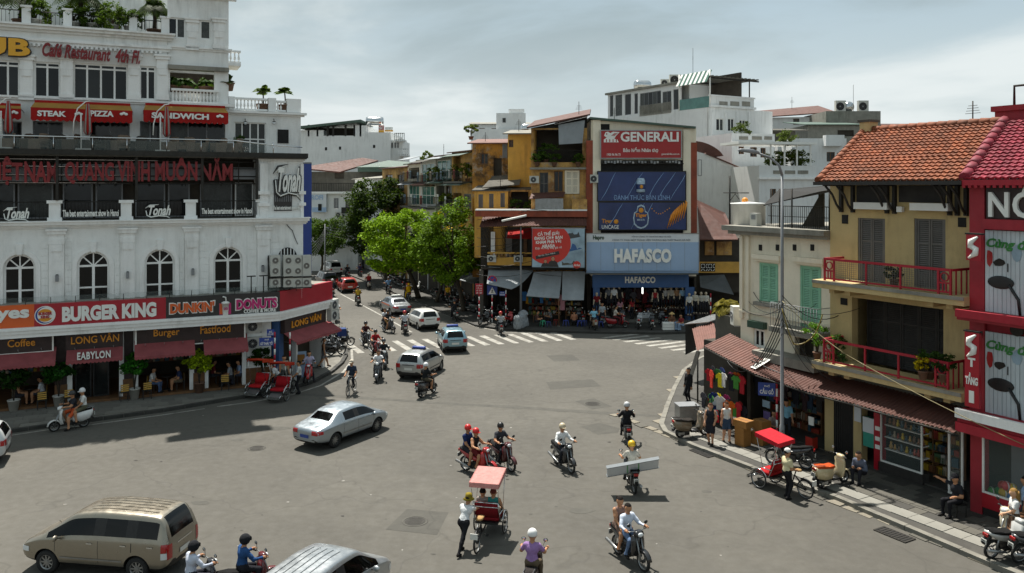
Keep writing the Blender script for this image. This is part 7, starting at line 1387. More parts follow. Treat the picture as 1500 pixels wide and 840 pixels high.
 me.polygons.foreach_set('material_index',fm);me.polygons.foreach_set('use_smooth',[True]*len(fs));o=bpy.data.objects.new('tmp',me);COL.objects.link(o);sm=o.modifiers.new('s','SUBSURF');sm.levels=sm.render_levels=2
 cut=MB()
 for x in wb:
  for s in (-1,1): cut.lathe([(0,s*.50),(wr+.065,s*.50),(wr+.065,s*1.2),(0,s*1.2)][::s],'black',28,'y',(x,0,wr),False)
 cm=cut.mesh('cut');bm=bmesh.new();bm.from_mesh(cm);bmesh.ops.remove_doubles(bm,verts=bm.verts,dist=1e-5);bmesh.ops.recalc_face_normals(bm,faces=bm.faces);bm.to_mesh(cm);bm.free();cm.polygons.foreach_set('material_index',[1]*len(cm.polygons));co=bpy.data.objects.new('cut',cm);COL.objects.link(co)
 bo=o.modifiers.new('b','BOOLEAN');bo.object=co;bo.operation='DIFFERENCE';bo.solver='EXACT'
 bpy.context.view_layer.update();dg=bpy.context.evaluated_depsgraph_get();em=bpy.data.meshes.new_from_object(o.evaluated_get(dg));bpy.data.objects.remove(o);bpy.data.objects.remove(co)
 V=[v.co.copy() for v in em.vertices];polys=[(tuple(p.vertices),p.material_index) for p in em.polygons];bvh=BVHTree.FromPolygons(V,[p[0] for p in polys]);parts=[]
 CK=('carm#' if kind in ('sedan','mpv') or col in ('a8aaa8','86a3ae') else 'car#')+col
 names={0: ('body',CK),1: ('underbody','black'),2: ('rear_window','carglass'),3: ('windscreen','carglass')}
 for k in range(4,nm_): names[k]=('side_window','carglass')
 names[nm_]=('window_pillar','black')
 for k,(nm,mt) in names.items():
  ff=[p[0] for p in polys if p[1] ==k]
  if not ff: continue
  ids=sorted({i for f in ff for i in f});ix={i: q for q,i in enumerate(ids)};mb=MB();mb.add([V[i] for i in ids],[[ix[i] for i in f] for f in ff],mt,True);parts.append((nm,mb))
 def patch(dirn,a0,a1,b0,b1,mt,nm,off=.008,na=5,nb=4,shape=None):
  """projects a rectangle on the body from 'back','front','left','right'; thin shell just proud of it"""
  g=[]
  for i in range(na+1):
   for j in range(nb+1):
    a=a0+(a1-a0)*i/na;b=b0+(b1-b0)*j/nb
    if shape: a,b=shape(i/na,j/nb,a,b)
    org,d={'back': ((-4,a,b),(1,0,0)),'front': ((4,a,b),(-1,0,0)),'left': ((a,3,b),(0,-1,0)),'right': ((a,-3,b),(0,1,0)),'top': ((a,b,4),(0,0,-1))}[dirn]
    h=bvh.ray_cast(Vector(org),Vector(d))
    g.append(h[0]+(-Vector(d)*.7+h[1]*.3)*off if h[0] is not None else None)
  mb=MB();ok=[q for q in g if q is not None]
  if len(ok) < 4: return
  for i in range(na):
   for j in range(nb):
    q=[g[i*(nb+1)+j],g[(i+1)*(nb+1)+j],g[(i+1)*(nb+1)+j+1],g[i*(nb+1)+j+1]]
    if all(v is not None for v in q) and max((q[x]-q[y]).length for x in range(4) for y in range(4)) < .55: mb.add(q,[(0,1,2,3)],mt,True)
  if mb.f: parts.append((nm,mb))
 xr,xf=st[0][0],st[-1][0];zb=.72 if kind in ('mpv','suv') else .66
 for s in (1,-1):
  sd='left' if s > 0 else 'right'
  if kind =='sedan': patch('back',s*.40,s*.76,zb+.03,zb+.2,'taillight','tail_light');patch(sd,xr+.03,xr+.28,zb+.06,zb+.19,'taillight','tail_light')
  elif kind =='mpv': patch('back',s*.60,s*.80,.62,1.02,'taillight','tail_light');patch(sd,xr+.06,xr+.20,.82,1.04,'taillight','tail_light');patch(sd,xr+.05,xr+.2,.64,.81,'lens','tail_light')
  else: patch('back',s*.50,s*.74,zb+.06,zb+.30,'taillight','tail_light');patch(sd,xr+.04,xr+.17,zb+.08,zb+.28,'taillight','tail_light')
  patch('front',s*.36,s*.66,.56,.72,'lens','headlight');patch(sd,xf-.36,xf-.1,.60,.74,'lens','headlight')
  for q,(a,b) in enumerate(sw_): xd=(st[a][0]+.10) if q < len(sw_)-1 else (st[a][0]+.12);patch(sd,xd,xd+.17,st[5][2]-.10,st[5][2]-.065,'chrome' if kind =='mpv' else CK,'door_handle',.02,2,1)
  for xd in ([st[sw_[0][1]][0]+.04,st[sw_[-1][1]-1][0]+.32]+([st[sw_[0][0]][0]-.02] if kind !='mpv' else [st[sw_[0][1]][0]+.05,st[sw_[1][1]][0]+.05])): patch(sd,xd-.006,xd+.006,.30,st[5][2],'black','door_seam',.003,1,6)
  patch(sd,wb[0]+wr+.1,wb[1]-wr-.1,.50,.545,'steel' if kind in ('sedan','mpv') else 'black','side_moulding',.012,10,1)
 patch('back',-.24,.24,zb-.12 if kind =='sedan' else .60,(zb-.12 if kind =='sedan' else .60)+.13,'plate' if kind !='sedan' else 'signblue','number_plate',.014,3,2);patch('back',-.70,.70,.42,.48,'black' if kind !='sedan' else CK,'bumper_strip',.012,8,1);patch('front',-.30,.30,.44,.60,'black','grille',.008,5,2);patch('front',-.2,.2,.34,.42,'plate','number_plate',.014,3,1)
 if kind !='sedan': patch('back',-.36,.36,zb+.20,zb+.235,'chrome' if kind =='mpv' else 'black','trunk_trim',.012,5,1)
 for s in (1,-1):
  mb=MB();mx_=st[sw_[-1][1]-1][0]+.22;mb.sph((mx_,s*(st[8][5]+.10),st[8][2]+.05),.10,CK,10,6,(.6,1.05,.75));mb.tube([(mx_,s*st[8][5]*.93,st[8][2]),(mx_,s*(st[8][5]+.05),st[8][2]+.02)],.02,'black',5);parts.append(('wing_mirror',mb))
 mb=MB();xw=st[ws[1]][0];mb.tube([(xw+.02,.1,st[ws[1]][3]+.03),(xw-.22,.48,st[ws[1]][3]+.24)],.008,'black',4);parts.append(('wiper',mb))
 if kind =='mpv':
  for k in range(-2,3): patch('top',-1.75,.30,k*.19-.02,k*.19+.02,CK,'roof_rib',.022,10,1)
 CARS[key]=([(nm,mb.mesh(nm)) for nm,mb in parts],wb,wr,W_,st);return CARS[key]
def car(lab,loc,rz_,kind,col,name='car',sign=None,cat='car',extra=None):
 parts,wb,wr,W_,st=car_proto(kind,col);t=thing(name,lab,cat,loc,rz_)
 for nm,me in parts: mo(nm,me,t)
 for x in wb:
  for s in (-1,1):
   key=('carw',wr)
   if key not in WH:
    a=MB();a.lathe([(wr*.62,-.09),(wr*.92,-.10),(wr,-.06),(wr,.06),(wr*.92,.10),(wr*.62,.09)],'rubber',24,'y');b=MB();b.lathe([(wr*.64,-.085),(wr*.64,.085),(wr*.58,.085),(wr*.55,.04)],'steel',24,'y');b.cyl((0,.0,0),wr*.60,.05,'iron','y',20);b.cyl((0,.0,0),wr*.16,.15,'steel','y',12)
    for k in range(9): q=2*PI*k/9;b.obox((wr*.36*math.cos(q),0,wr*.36*math.sin(q)),(wr*.46,.13,wr*.13),'steel',(0,-q,0))
    WH[key]=(a.mesh('tyre'),b.mesh('rim'))
   q=mo('wheel',WH[key][0],t,(x,s*(W_/2-.13),wr));mo('rim',WH[key][1],q)
 if sign:
  zr_=max(s[3] for s in st);mb=MB();mb.pillow([(-.12,zr_+.02),(.12,zr_+.02),(.09,zr_+.15),(-.09,zr_+.15)],.38,sign,.9,.9,0);q=mb.go('roof_sign',t,(-.35,0,0));MB().box(-.14,.14,-.40,.40,zr_-.0,zr_+.03,'black').go('sign_base',q)
 if extra: extra(t)
 return t

CY={}
def cyclo(lab,loc,rz_,canopy='9c2a22',seat='a81e22',driver=True):
 """passenger seat between two front wheels (+x forwards), driver's saddle over the rear wheel"""
 t=thing('cyclo',lab,'cyclo',loc,rz_);r=.33;g={}
 def put(nm,fn):
  k=(nm,canopy,seat)
  if k not in CY: mb=MB();fn(mb);CY[k]=mb.mesh(nm)
  mo(nm,CY[k],t)
 put_wheel(t,'front_wheel',(.45,.46,r),r,.045,'bike');put_wheel(t,'front_wheel',(.45,-.46,r),r,.045,'bike');put_wheel(t,'rear_wheel',(-1.15,0,r),r,.045,'bike');c1,c2='fabric#'+canopy,'fabric#'+seat
 put('seat',lambda m: (m.pillow([(.0,.52),(.62,.50),(.66,.56),(.60,.62),(.02,.62)],.36,c2,.95,.9),None));put('backrest',lambda m: m.pillow([(.02,.60),(.10,.60),(-.08,1.12),(-.18,1.10)],.36,c2,.95,.9))
 put('seat_frame',lambda m: ([m.tube([(.62,s*.38,.5),(.05,s*.40,.50),(-.15,s*.40,.95),(-.17,s*.40,1.12)],.018,'chrome') for s in (-1,1)],[m.tube([(-.05,s*.40,.75),(.35,s*.43,.78),(.62,s*.40,.60)],.018,'chrome') for s in (-1,1)],m.box(-.1,.64,-.36,.36,.44,.50,'black'),m.tube([(.45,-.5,r),(.45,.5,r)],.022,'engine'),m.tube([(-.16,-.4,1.12),(-.16,.4,1.12)],.018,'chrome')))
 put('footrest',lambda m: (m.slabq([(.62,-.32,.42),(1.02,-.30,.22),(1.02,.30,.22),(.62,.32,.42)],.02,'steel'),m.box(1.0,1.06,-.36,.36,.2,.30,'chrome'),m.tube([(.6,-.34,.44),(1.05,-.36,.26)],.018,'chrome'),m.tube([(.6,.34,.44),(1.05,.36,.26)],.018,'chrome')))
 put('mudguard',lambda m: [m.tube([(.45+(r+.04)*math.cos(R(a)),s*.46,r+(r+.04)*math.sin(R(a))) for a in range(20,180,20)],.022,'chrome',6) for s in (-1,1)])
 put('canopy',lambda m: (m.slabq([(-.38,-.45,1.80),(-.38,.45,1.80),(.62,.44,1.97),(.62,-.44,1.97)][::-1],.03,c1),m.slabq([(-.39,-.47,1.80),(-.39,-.47,1.66),(.62,-.46,1.82),(.62,-.46,1.97)],.012,c1),m.slabq([(-.39,.47,1.80),(.62,.46,1.97),(.62,.46,1.82),(-.39,.47,1.66)],.012,c1),m.slabq([(-.40,-.46,1.80),(-.40,.46,1.80),(-.42,.46,1.66),(-.42,-.46,1.66)],.012,c1)))
 put('canopy_post',lambda m: [(m.tube([(.30,s*.43,.78),(.58,s*.43,1.95)],.012,'chrome',5),m.tube([(-.15,s*.40,1.1),(-.36,s*.43,1.78)],.012,'chrome',5)) for s in (-1,1)])
 put('rear_frame',lambda m: (m.tube([(-.1,0,.46),(-.6,0,.40),(-1.15,.05,r)],.024,'black'),m.tube([(-.62,0,.40),(-.78,0,.88)],.022,'black'),m.tube([(-.72,0,.72),(-1.15,-.05,r)],.016,'black'),m.tube([(-.72,0,.72),(-1.15,.05,r)],.016,'black'),m.tube([(-.17,-.42,1.0),(-.24,0,1.02),(-.17,.42,1.0)],.016,'chrome')))
 put('saddle',lambda m: m.pillow([(-1.0,.90),(-.95,.96),(-.64,.94),(-.62,.91),(-.8,.88)],.10,'fabric#a8865a',.7,.5));put('pedal_crank',lambda m: (m.cyl((-.62,.06,.38),.10,.015,'steel','y',14),m.tube([(-.62,-.1,.38),(-.50,-.1,.28)],.012,'steel',5),m.tube([(-.62,.1,.38),(-.74,.1,.48)],.012,'steel',5),m.box(-.56,-.44,-.18,-.1,.27,.29,'rubber'),m.box(-.80,-.68,.1,.18,.47,.49,'rubber')))
 put('rear_mudguard',lambda m: (m.tube([(-1.15+(r+.03)*math.cos(R(a)),0,r+(r+.03)*math.sin(R(a))) for a in range(60,190,18)],.03,'black',6),m.box(-1.52,-1.50,-.11,.11,.55,.72,'plate')))
 return t
def bicycle(lab,loc,rz_):
 t=thing('bicycle',lab,'bicycle',loc,rz_);r=.33;put_wheel(t,'front_wheel',(.52,0,r),r,.04,'bike');put_wheel(t,'rear_wheel',(-.52,0,r),r,.04,'bike')
 m=MB();m.tube([(-.52,.0,r),(-.05,0,.30),(-.18,0,.78),(-.52,0,r)],.016,'black');m.tube([(-.05,0,.30),(.36,0,.80)],.018,'black');m.tube([(-.17,0,.74),(.35,0,.84)],.016,'black');m.go('frame',t)
 m=MB();m.tube([(.34,0,.98),(.40,0,.72),(.52,.03,r)],.016,'steel');m.go('fork',t);m=MB();m.tube([(.18,.28,1.0),(.34,.12,1.02),(.34,-.12,1.02),(.18,-.28,1.0)],.013,'steel');m.go('handlebar',t);m=MB();m.pillow([(-.34,.86),(-.3,.90),(0,.88),(0,.85)],.09,'black',.7,.5);m.tube([(-.18,0,.76),(-.18,0,.86)],.014,'steel');m.go('saddle',t);m=MB();m.cyl((-.05,.04,.30),.1,.012,'steel','y',14);m.tube([(-.05,-.08,.30),(.08,-.08,.2)],.011,'steel',5);m.tube([(-.05,.08,.3),(-.18,.08,.4)],.011,'steel',5);m.go('pedal_crank',t)
 m=MB();m.box(-.78,-.3,-.09,.09,.70,.73,'steel');m.go('carrier',t);return t

def stripe_side(m,z0,z1,x0,x1,W_=.845):
 def f(t):
  for s in (1,-1): MB().box(x0,x1,s*W_-.004,s*W_+.004,z0,z1,m).go('side_stripe',t)
 return f
car('silver sedan crossing the middle of the square alone',(-7.33,35.5,0),R(58),'sedan','9ba4aa')
car('brown metallic minivan at bottom left corner',(-11.5,23.5,0),R(171),'mpv','8f887a')
car('silver minivan cut off by bottom edge of the picture',(-4.75,20.3,0),R(69),'mpv','a9adaf')
car('pale hatchback only half in view at left edge',(-21.75,31.9,0),R(203),'hatch','b5b7b6',extra=None)
car('silver hatchback taxi with blue roof sign nearest the zebra crossing',(-5.25,47.5,0),R(73),'hatch','a8aaa8',sign='signblue')
car('pale blue hatchback taxi driving over the zebra crossing',(-4.05,55.0,0),R(102),'hatch','86a3ae',sign='signblue')
car('plain white hatchback just beyond the zebra crossing',(-6.9,63.4,0),R(114),'hatch','d0d0cc')
car('grey sedan taxi with orange waistline up the far street',(-10.1,70.6,0),R(116),'sedan','84878a',sign='letters',extra=stripe_side('bandorange',.80,.90,-1.2,1.0,.872))
car('red hatchback in the far street',(-17.2,85.3,0),R(112),'hatch','a32a1e')
car('white sport utility vehicle farthest up the street',(-22.3,101,0),R(118),'suv','c9cac8')
car('dark van half hidden by the end of the red sign band',(-20.3,89.5,0),R(115),'mpv','2b2c2e')

def on(lab_b,lab_r,x,y,hd,kind='wave',col='1c1c1e',seat='151515',riders=(),roll=0.):
 loc=(x,y,0);bike(lab_b,loc,R(hd),kind,col,seat)
 for i,kw in enumerate(riders): kw=dict(kw);rider(kw.pop('lab'),loc,R(hd),pas=kw.pop('pas',i > 0),**kw)
far=.032
on('white scooter carrying two along the left kerb','',-19.75,36.6,217,'scooter','d5d5d2','151515',[dict(lab='person in dark shirt and orange shorts steering white scooter',shirt='2a2b30',pants='b5502c',plen='short',hat='helmet',hatc='2a2a2a',feet=((.10,.30,.12),(.1,-.22,.33))),dict(lab='person in white shirt and white helmet riding pillion on white scooter',shirt='d0d0cc',pants='5a5a48',plen='short',hat='helmet',hatc='c9c9c9')])
on('red motorbike carrying two riders in red helmets','',-1.29,30.9,-38,'wave','a31c1c','151515',[dict(lab='rider in black top, dark red shorts and red helmet',shirt='1e1e20',sleeve='none',pants='5a1a1c',plen='short',hat='helmet',hatc='b81c1c',female=True),dict(lab='pillion passenger in navy shirt and red helmet',shirt='23305a',pants='2a2a30',plen='short',hat='helmet',hatc='b81c1c')])
on('dark red and black motorbike beside the two red helmets','',-.39,31.6,-55,'wave','4a1618','151515',[dict(lab='rider in dark grey shirt and black full helmet',shirt='33343a',pants='1f2026',hat='helmet',hatc='161616')])
on('black motorbike alone right of the centre','',1.98,31.5,-66,'wave','1c1c1e','151515',[dict(lab='rider in white shirt and beige helmet with shoulder strap',shirt='d4d5d4',sleeve='long',pants='22232a',hat='helmet',hatc='b8ab90')])
on('black motorbike heading away near right pavement','',4.87,34.8,88,'wave','232325','151515',[dict(lab='rider in black clothes and silver helmet seen from behind',shirt='1d1d1f',sleeve='long',pants='1c1c1e',hat='helmet',hatc='b4b6b8')])
on('dark motorbike with a wide white board strapped across','',4.29,29.5,93,'wave','26282a','151515',[dict(lab='rider in grey shirt and yellow striped helmet seen from behind',shirt='a09c92',pants='2c2c30',hat='helmet',hatc='d0a81c')])
bd=thing('packing_board','wide pale board tied across the rear seat of a motorbike','board',(4.25,28.85,.96),R(3));mb=MB();mx=Matrix.Rotation(R(-9),4,'Y') @ Matrix.Rotation(R(-52),4,'X');mb.box(-.92,.92,-.24,.24,-.05,.05,'boardwhite',mx);mb.go('board',bd);mb=MB()
for s in (-.2,.2): mb.box(s-.02,s+.02,-.25,.25,-.055,.055,'paint#5f9a6a',mx)
mb.go('strap',bd);mb=MB();mb.box(-.94,.94,.24,.28,-.06,.06,'tarp',mx);mb.box(-.94,.94,-.28,-.24,-.06,.06,'tarp',mx);mb.go('edge_strip',bd)
on('black motorbike carrying a couple in the right foreground','',3.4,23.6,-62,'wave','19191b','151515',[dict(lab='bareheaded man in pale blue shirt and jeans steering the foreground motorbike',shirt='c2cad8',sleeve='long',pants='5c6f8c',hair='short',look=(10,0)),dict(lab='woman in brown sleeveless dress riding pillion sidelong',shirt='7a6258',sleeve='none',pants='6e5a50',plen='short',hair='bun',female=True)])
on('dark scooter at the bottom edge below centre','',.56,21.9,80,'scooter','3a2a28','2a2624',[dict(lab='rider in lilac polo shirt and white helmet seen from behind',shirt='8f6fa0',pants='5c5040',hat='helmet',hatc='d4d4d2')])
on('dark motorbike next to brown minivan at bottom edge','',-8.15,21.2,48,'wave','26262a','151515',[dict(lab='rider in pale grey shirt and black helmet beside brown minivan',shirt='b4bac8',sleeve='long',pants='2c2c34',hat='full',hatc='1b1c20',look=(10,0))])
on('red and black motorbike at bottom edge between the minivans','',-6.95,21.6,42,'wave','5a1418','151515',[dict(lab='rider in blue long-sleeved shirt and dark full helmet between minivans',shirt='274a78',sleeve='long',pants='23242a',hat='full',hatc='1e2024')])
on('black motorbike right behind silver hatchback taxi','',-4.43,42.6,62,'scooter','242426','151515',[dict(lab='rider in black shirt and white helmet behind silver taxi',shirt='1d1e20',pants='4a4438',plen='short',hat='helmet',hatc='d0d2d4')])
on('dark scooter ridden toward viewer left of silver taxi','',-7.5,45.9,-88,'scooter','3a3c40','151515',[dict(lab='rider in white open shirt left of silver taxi',shirt='d4d5d6',pants='2a2c34',hat=None,hair='short')])
on('red and black motorbike on the zebra, left of traffic','',-8.7,52.4,-62,'wave','7a1a1c','151515',[dict(lab='rider in red shirt and black helmet on the zebra',shirt='8c1c22',pants='22232a',hat='helmet',hatc='1c1c1e',h=far)])
on('dark motorbike behind the red-shirted rider','',-9.9,55.6,-62,'wave','29292b','151515',[dict(lab='rider in black and red shirt and black helmet behind red-shirted one',shirt='3a1c1e',pants='26262c',hat='helmet',hatc='1c1c1e',h=far)])
on('black scooter between white-shirted rider and zebra','',-7.7,49.2,-75,'scooter','1c1d1f','151515',[dict(lab='rider in dark jacket just ahead of the zebra',shirt='26272c',sleeve='long',pants='24242a',hat='helmet',hatc='3a3a3c',h=far)])
on('black motorbike with top box and two riders beyond zebra','',-9.2,61.0,-50,'wave','202022','151515',[dict(lab='front rider in black shirt on bike with two beyond zebra',shirt='222328',pants='8a6a3a',plen='short',hat='helmet',hatc='1c1c1e',h=far),dict(lab='pillion rider in white shirt on bike with two beyond zebra',shirt='d2d4d6',pants='26262c',hat=None,hair='short',h=far)])
on('dark scooter following the white hatchback','',-7.95,60.6,102,'scooter','2a2224','151515',[dict(lab='rider in pale grey shirt and red helmet behind white hatchback',shirt='c0c2c6',pants='24252c',hat='helmet',hatc='a82428',h=far)])
on('black motorbike at right end of the zebra by striped posts','',-.85,60.2,96,'wave','1e1e20','151515',[dict(lab='rider in grey shirt and red and white helmet by striped posts',shirt='9a9c9e',pants='22232a',hat='helmet',hatc='b0302c',h=far)])
on('dark scooter waiting at the centre kerb','',-4.7,66.6,108,'scooter','33342f','1a1a1a',[dict(lab='rider in black waiting at the centre kerb',shirt='1f1f22',pants='222226',hat='helmet',hatc='2c2c2e',h=far)])
on('dark motorbike under the yellow raincoat','',-10.0,78.2,115,'wave','2a2a2c','151515',[dict(lab='front rider in red helmet ahead of yellow raincoat',shirt='5a2a2c',pants='26262a',hat='helmet',hatc='a8302c',h=far),dict(lab='pillion rider in yellow hooded raincoat',shirt='d0a012',sleeve='long',pants='c0980f',hat='full',hatc='d0a012',h=far)])
on('scooter with two riders left of the lane line','',-14.2,75.4,105,'scooter','3a3a34','151515',[dict(lab='front rider left of the lane line in dark clothes',shirt='23242a',pants='22222a',hat='helmet',hatc='1a1a1c',h=far),dict(lab='pillion rider with yellow backpack panel left of lane line',shirt='a88a2a',pants='3a3a34',hat='helmet',hatc='1a1a1c',h=far)])
on('motorbike coming towards viewer beside the black pole','',-14.1,65.8,-82,'wave','26282c','151515',[dict(lab='rider in white shirt coming past the black pole',shirt='d4d6da',pants='2a2c36',hat=None,hair='short',h=far)])
on('dark motorbike left of the red hatchback','',-17.9,81.6,110,'wave','1f2022','151515',[dict(lab='rider in dark jacket left of the red hatchback',shirt='30343c',sleeve='long',pants='24242a',hat='helmet',hatc='b8babc',h=far)])
on('scooter with red load right of the red hatchback','',-15.3,87.2,108,'scooter','b8b4a8','151515',[dict(lab='rider in black right of the red hatchback',shirt='202024',pants='22222a',hat='helmet',hatc='c0b8a8',h=far),dict(lab='passenger with red jacket right of the red hatchback',shirt='8c2426',pants='22222a',hat='helmet',hatc='b8b4a8',h=far)])
on('dark scooter in tree shade right of the far street','',-12.6,83.4,112,'scooter','2a2c30','151515',[dict(lab='rider in blue shirt in the tree shade',shirt='6f8fb4',pants='26262c',hat='helmet',hatc='3a3a3e',h=far)])
for i,(x,y,sh,hc) in enumerate(((-19.6,97.5,'1f2024','2a2a2c'),(-18.3,98.6,'3a3450','1c1c22'),(-17.2,104,'c0c4c8','9a9c9e'),(-20.5,108,'b03a30','c9c9c9'),(-19.2,111,'6a4048','2a2a2c'),(-24.2,112,'2a2c34','b0302c'))):
 w=('behind white SUV, black','behind white SUV, purple','pale-shirted, right lane','red-shirted, right lane','maroon-shirted, right lane','dark, ahead of white SUV')[i];w=w.replace('SUV','vehicle')
 on('tiny far motorbike ' + w,'',x,y,112,'wave' if i % 2 else 'scooter','26262a','151515',[dict(lab='tiny far rider ' + w,shirt=sh,pants='24242a',hat='helmet',hatc=hc,h=.036)])
bicycle('black bicycle ridden towards viewer near left kerb',(-8.4,42.8,0),R(-97))
person('cyclist in dark blue shirt and pale cap on black bicycle',(-8.4,42.8,0),R(-97),pel=(-.18,0,.98),lean=12,hands=((.2,.26,1.04),(.2,-.26,1.04)),feet=((-.1,.13,.46),(.08,-.13,.27)),shirt='2a3444',pants='22232a',hat='cap',hatc='b8b0a0')

cyclo('cyclo with faded pink canopy pushed across the square',(-.77,25.3,0),R(77),'bb827c','7a1a20')
person('man in white shirt and olive hat pushing the cyclo from behind',(-1.52,24.15,0),R(62),pel=(.18,0,.86),lean=27,hands=((.78,.18,1.06),(.86,-.06,1.06)),feet=((.22,.11,.08),(-.28,-.10,.09)),shirt='c9cbcb',pants='1d1d20',shoe='1a1715',hat='bucket',hatc='7a6a1e',k=1.0)
SEAT=dict(pel=(.20,0,.72),lean=-10,feet=((.86,.10,.34),(.86,-.10,.34)),hands=((.5,.2,.74),(.5,-.2,.74)))
ca,sa=math.cos(R(77)),math.sin(R(77));off=lambda s: (-.77-sa*s,25.3+ca*s,0)
person('passenger with black hair on left of pushed cyclo seat',off(.17),R(77),shirt='8a8078',pants='2c2c30',plen='short',k=.94,female=True,**SEAT);person('passenger in teal top with reddish scarf on right of pushed cyclo seat',off(-.17),R(77),shirt='2f7a74',sleeve='none',pants='33322e',plen='short',k=.96,hair='short',haircol='5a2a22',**SEAT)
cyclo('cyclo with bright red canopy parked at right kerb',(9.50,29.35,0),R(126),'b3242e','a01c20')
person('man in cream shirt and white cap standing by the red-canopied cyclo',(9.55,28.45,0),R(20),shirt='c9c09a',pants='1f1f22',hat='cap',hatc='c9c7c2',hands=((.28,.18,1.02),(.26,-.16,1.0)),feet=((.05,.11,.08),(-.06,-.11,.08)))
cyclo('cyclo with orange-red canopy at left kerb, left of the pair',(-13.05,42.7,0),R(-106),'b03a1e','a81a1e');cyclo('cyclo with orange-red canopy at left kerb, right of the pair',(-11.75,41.95,0),R(-102),'a8321e','9c1620')
person('cyclo driver in white shirt bending between the left pair of cyclos',(-12.3,43.2,0),R(200),pel=(0,0,.9),lean=38,hands=((.45,.2,.8),(.45,-.2,.85)),shirt='c4c6c6',pants='23242a',hair='short');person('cyclo driver in pale shirt standing behind right of the left pair',(-11.15,42.9,0),R(190),shirt='b8b8b4',pants='222226',hair='short',hat=None,hands=((.3,.2,.95),(.25,-.2,.9)))

PK=PZ+.02
bike('grey-brown scooter parked at corner of right pavement',(7.7,35.1,PZ),R(18),'scooter','7a6c58','2a2622',.1);bike('cream scooter with orange seat parked on right pavement',(11.45,29.35,PZ),R(28),'scooter','c4b48e','b0481c',.08)
bike('dark motorbike parked behind red-canopied cyclo',(10.6,31.3,PZ),R(150),'wave','1c1d1f','151515',.1)
for i,(x,y,c,h,kd,lb) in enumerate(((14.35,23.75,'b4b4b0',18,'wave','left, silver'),(15.0,23.45,'4a4a4c',14,'wave','middle, dark grey'),(15.2,24.6,'c4bda8',200,'scooter','rear, cream, facing left'))): bike('parked two-wheeler at bottom right corner: ' + lb,(x,y,PZ),R(h),kd,c,'6a4a34' if i ==2 else '151515',.1)
bike('black and red scooter parked at left kerb with man on it',(-11.15,45.0,PZ),R(-80),'wave','a31a1c','151515');rider('man in lilac shirt sitting on parked red motorbike',(-11.15,45.0,PZ),R(-80),shirt='a8a2b8',sleeve='long',pants='26262e',hair='short',feet=((.1,.28,.10),(.1,-.28,.10)))
CLU=[(462,513),(468,507),(474,501),(479,495),(470,522),(478,516),(485,509),(491,503),(486,521)]
for i,(px,py) in enumerate(CLU): p=gp(px,py,PZ);bike('motorbike in tight parked group at left street corner, %s of the %s row' % (ORD[i % 4 if i < 8 else 4],'rear' if i < 4 else 'front'),p,R(28+random.uniform(-10,10)),'wave' if i % 3 else 'scooter',('1c1c1e','26282a','33302e','1f2024')[i % 4],'151515',.12,'motorbikes parked at left street corner')
hd=thing('delivery_box','dark blue delivery box on bike at tip of left pavement','box',gp(500,492,.9),R(25));MB().box(-.28,.28,-.3,.3,0,.45,'fabric#2a3a6a').go('box_body',hd);MB().box(-.30,.30,-.32,.32,.45,.49,'fabric#33456f').go('lid',hd);bike('black motorbike carrying the dark blue delivery box',gp(500,508,PZ),R(25),'wave','1c1c1e','151515')
bike('cream-seated scooter with cyan-shirted rider before the clothes shop',(6.15,61.8,PZ),R(95),'scooter','8a7258','5a4a3a');rider('rider in cyan shirt waiting before the clothes shop',(6.15,61.8,PZ),R(95),shirt='7ab0c4',pants='2a2a30',hair='short',h=far,feet=((.1,.3,.1),(.1,-.3,.1)))
bike('red and black scooter side-on before the clothes shop',(8.0,62.3,PZ),R(8),'scooter','8c1a1e','1a1a1a',.08);rider('woman in patterned top sitting on red and black scooter',(8.0,62.3,PZ),R(8),shirt='b8b0a4',pants='5a2426',hair='tail',female=True,h=far)
bike('silver and black motorbike nose-in before the clothes shop',(9.6,62.2,PZ),R(78),'wave','9a9c9e','151515',.1);bike('black motorbike nose-in, rightmost before the clothes shop',(10.5,61.9,PZ),R(84),'wave','1c1c1e','151515',.1)
for i,(x,y) in enumerate(((7.0,63.6),(8.6,64.2),(11.6,63.4),(5.2,63.9))): bike('dim motorbike in second row before the clothes shop, %s' % ('second from left','third from left','rightmost','leftmost')[i],(x,y,PZ),R(80+i*8),'wave','26262a','151515',.1,'second row of parked motorbikes at the clothes shop')
for i in range(12):
 a=gp(703,470,PZ).lerp(gp(622,436,PZ),i/11)+Vector((1.5,.4,0));bike('dark motorbike parked in row under the street trees, %s from the near end' % ORD[i],a,R(20+random.uniform(-15,15)),'scooter' if i % 3 ==0 else 'wave',('1f2022','2c2e2c','3a2422','5a605a')[i % 4],'151515',.1,'motorbikes parked under the street trees')
for i in range(8): a=gp(600,428,PZ).lerp(gp(556,405,PZ),i/7)+Vector((.6,.2,0));bike('small far motorbike parked along the right kerb, %s from the near end' % ORD[i],a,R(15+random.uniform(-15,15)),'wave',('c9c9c6','2c2e2c','3a2422','8a8c8c')[i % 4],'151515',.1,'far motorbikes along the right kerb')
bike('dark motorbike leaning by the red and white posts',gp(709,475,PZ),R(60),'wave','1f2022','151515',.1);bike('red motorbike parked by the blue street sign post',gp(744,478,PZ),R(70),'wave','a8221e','151515',.1)
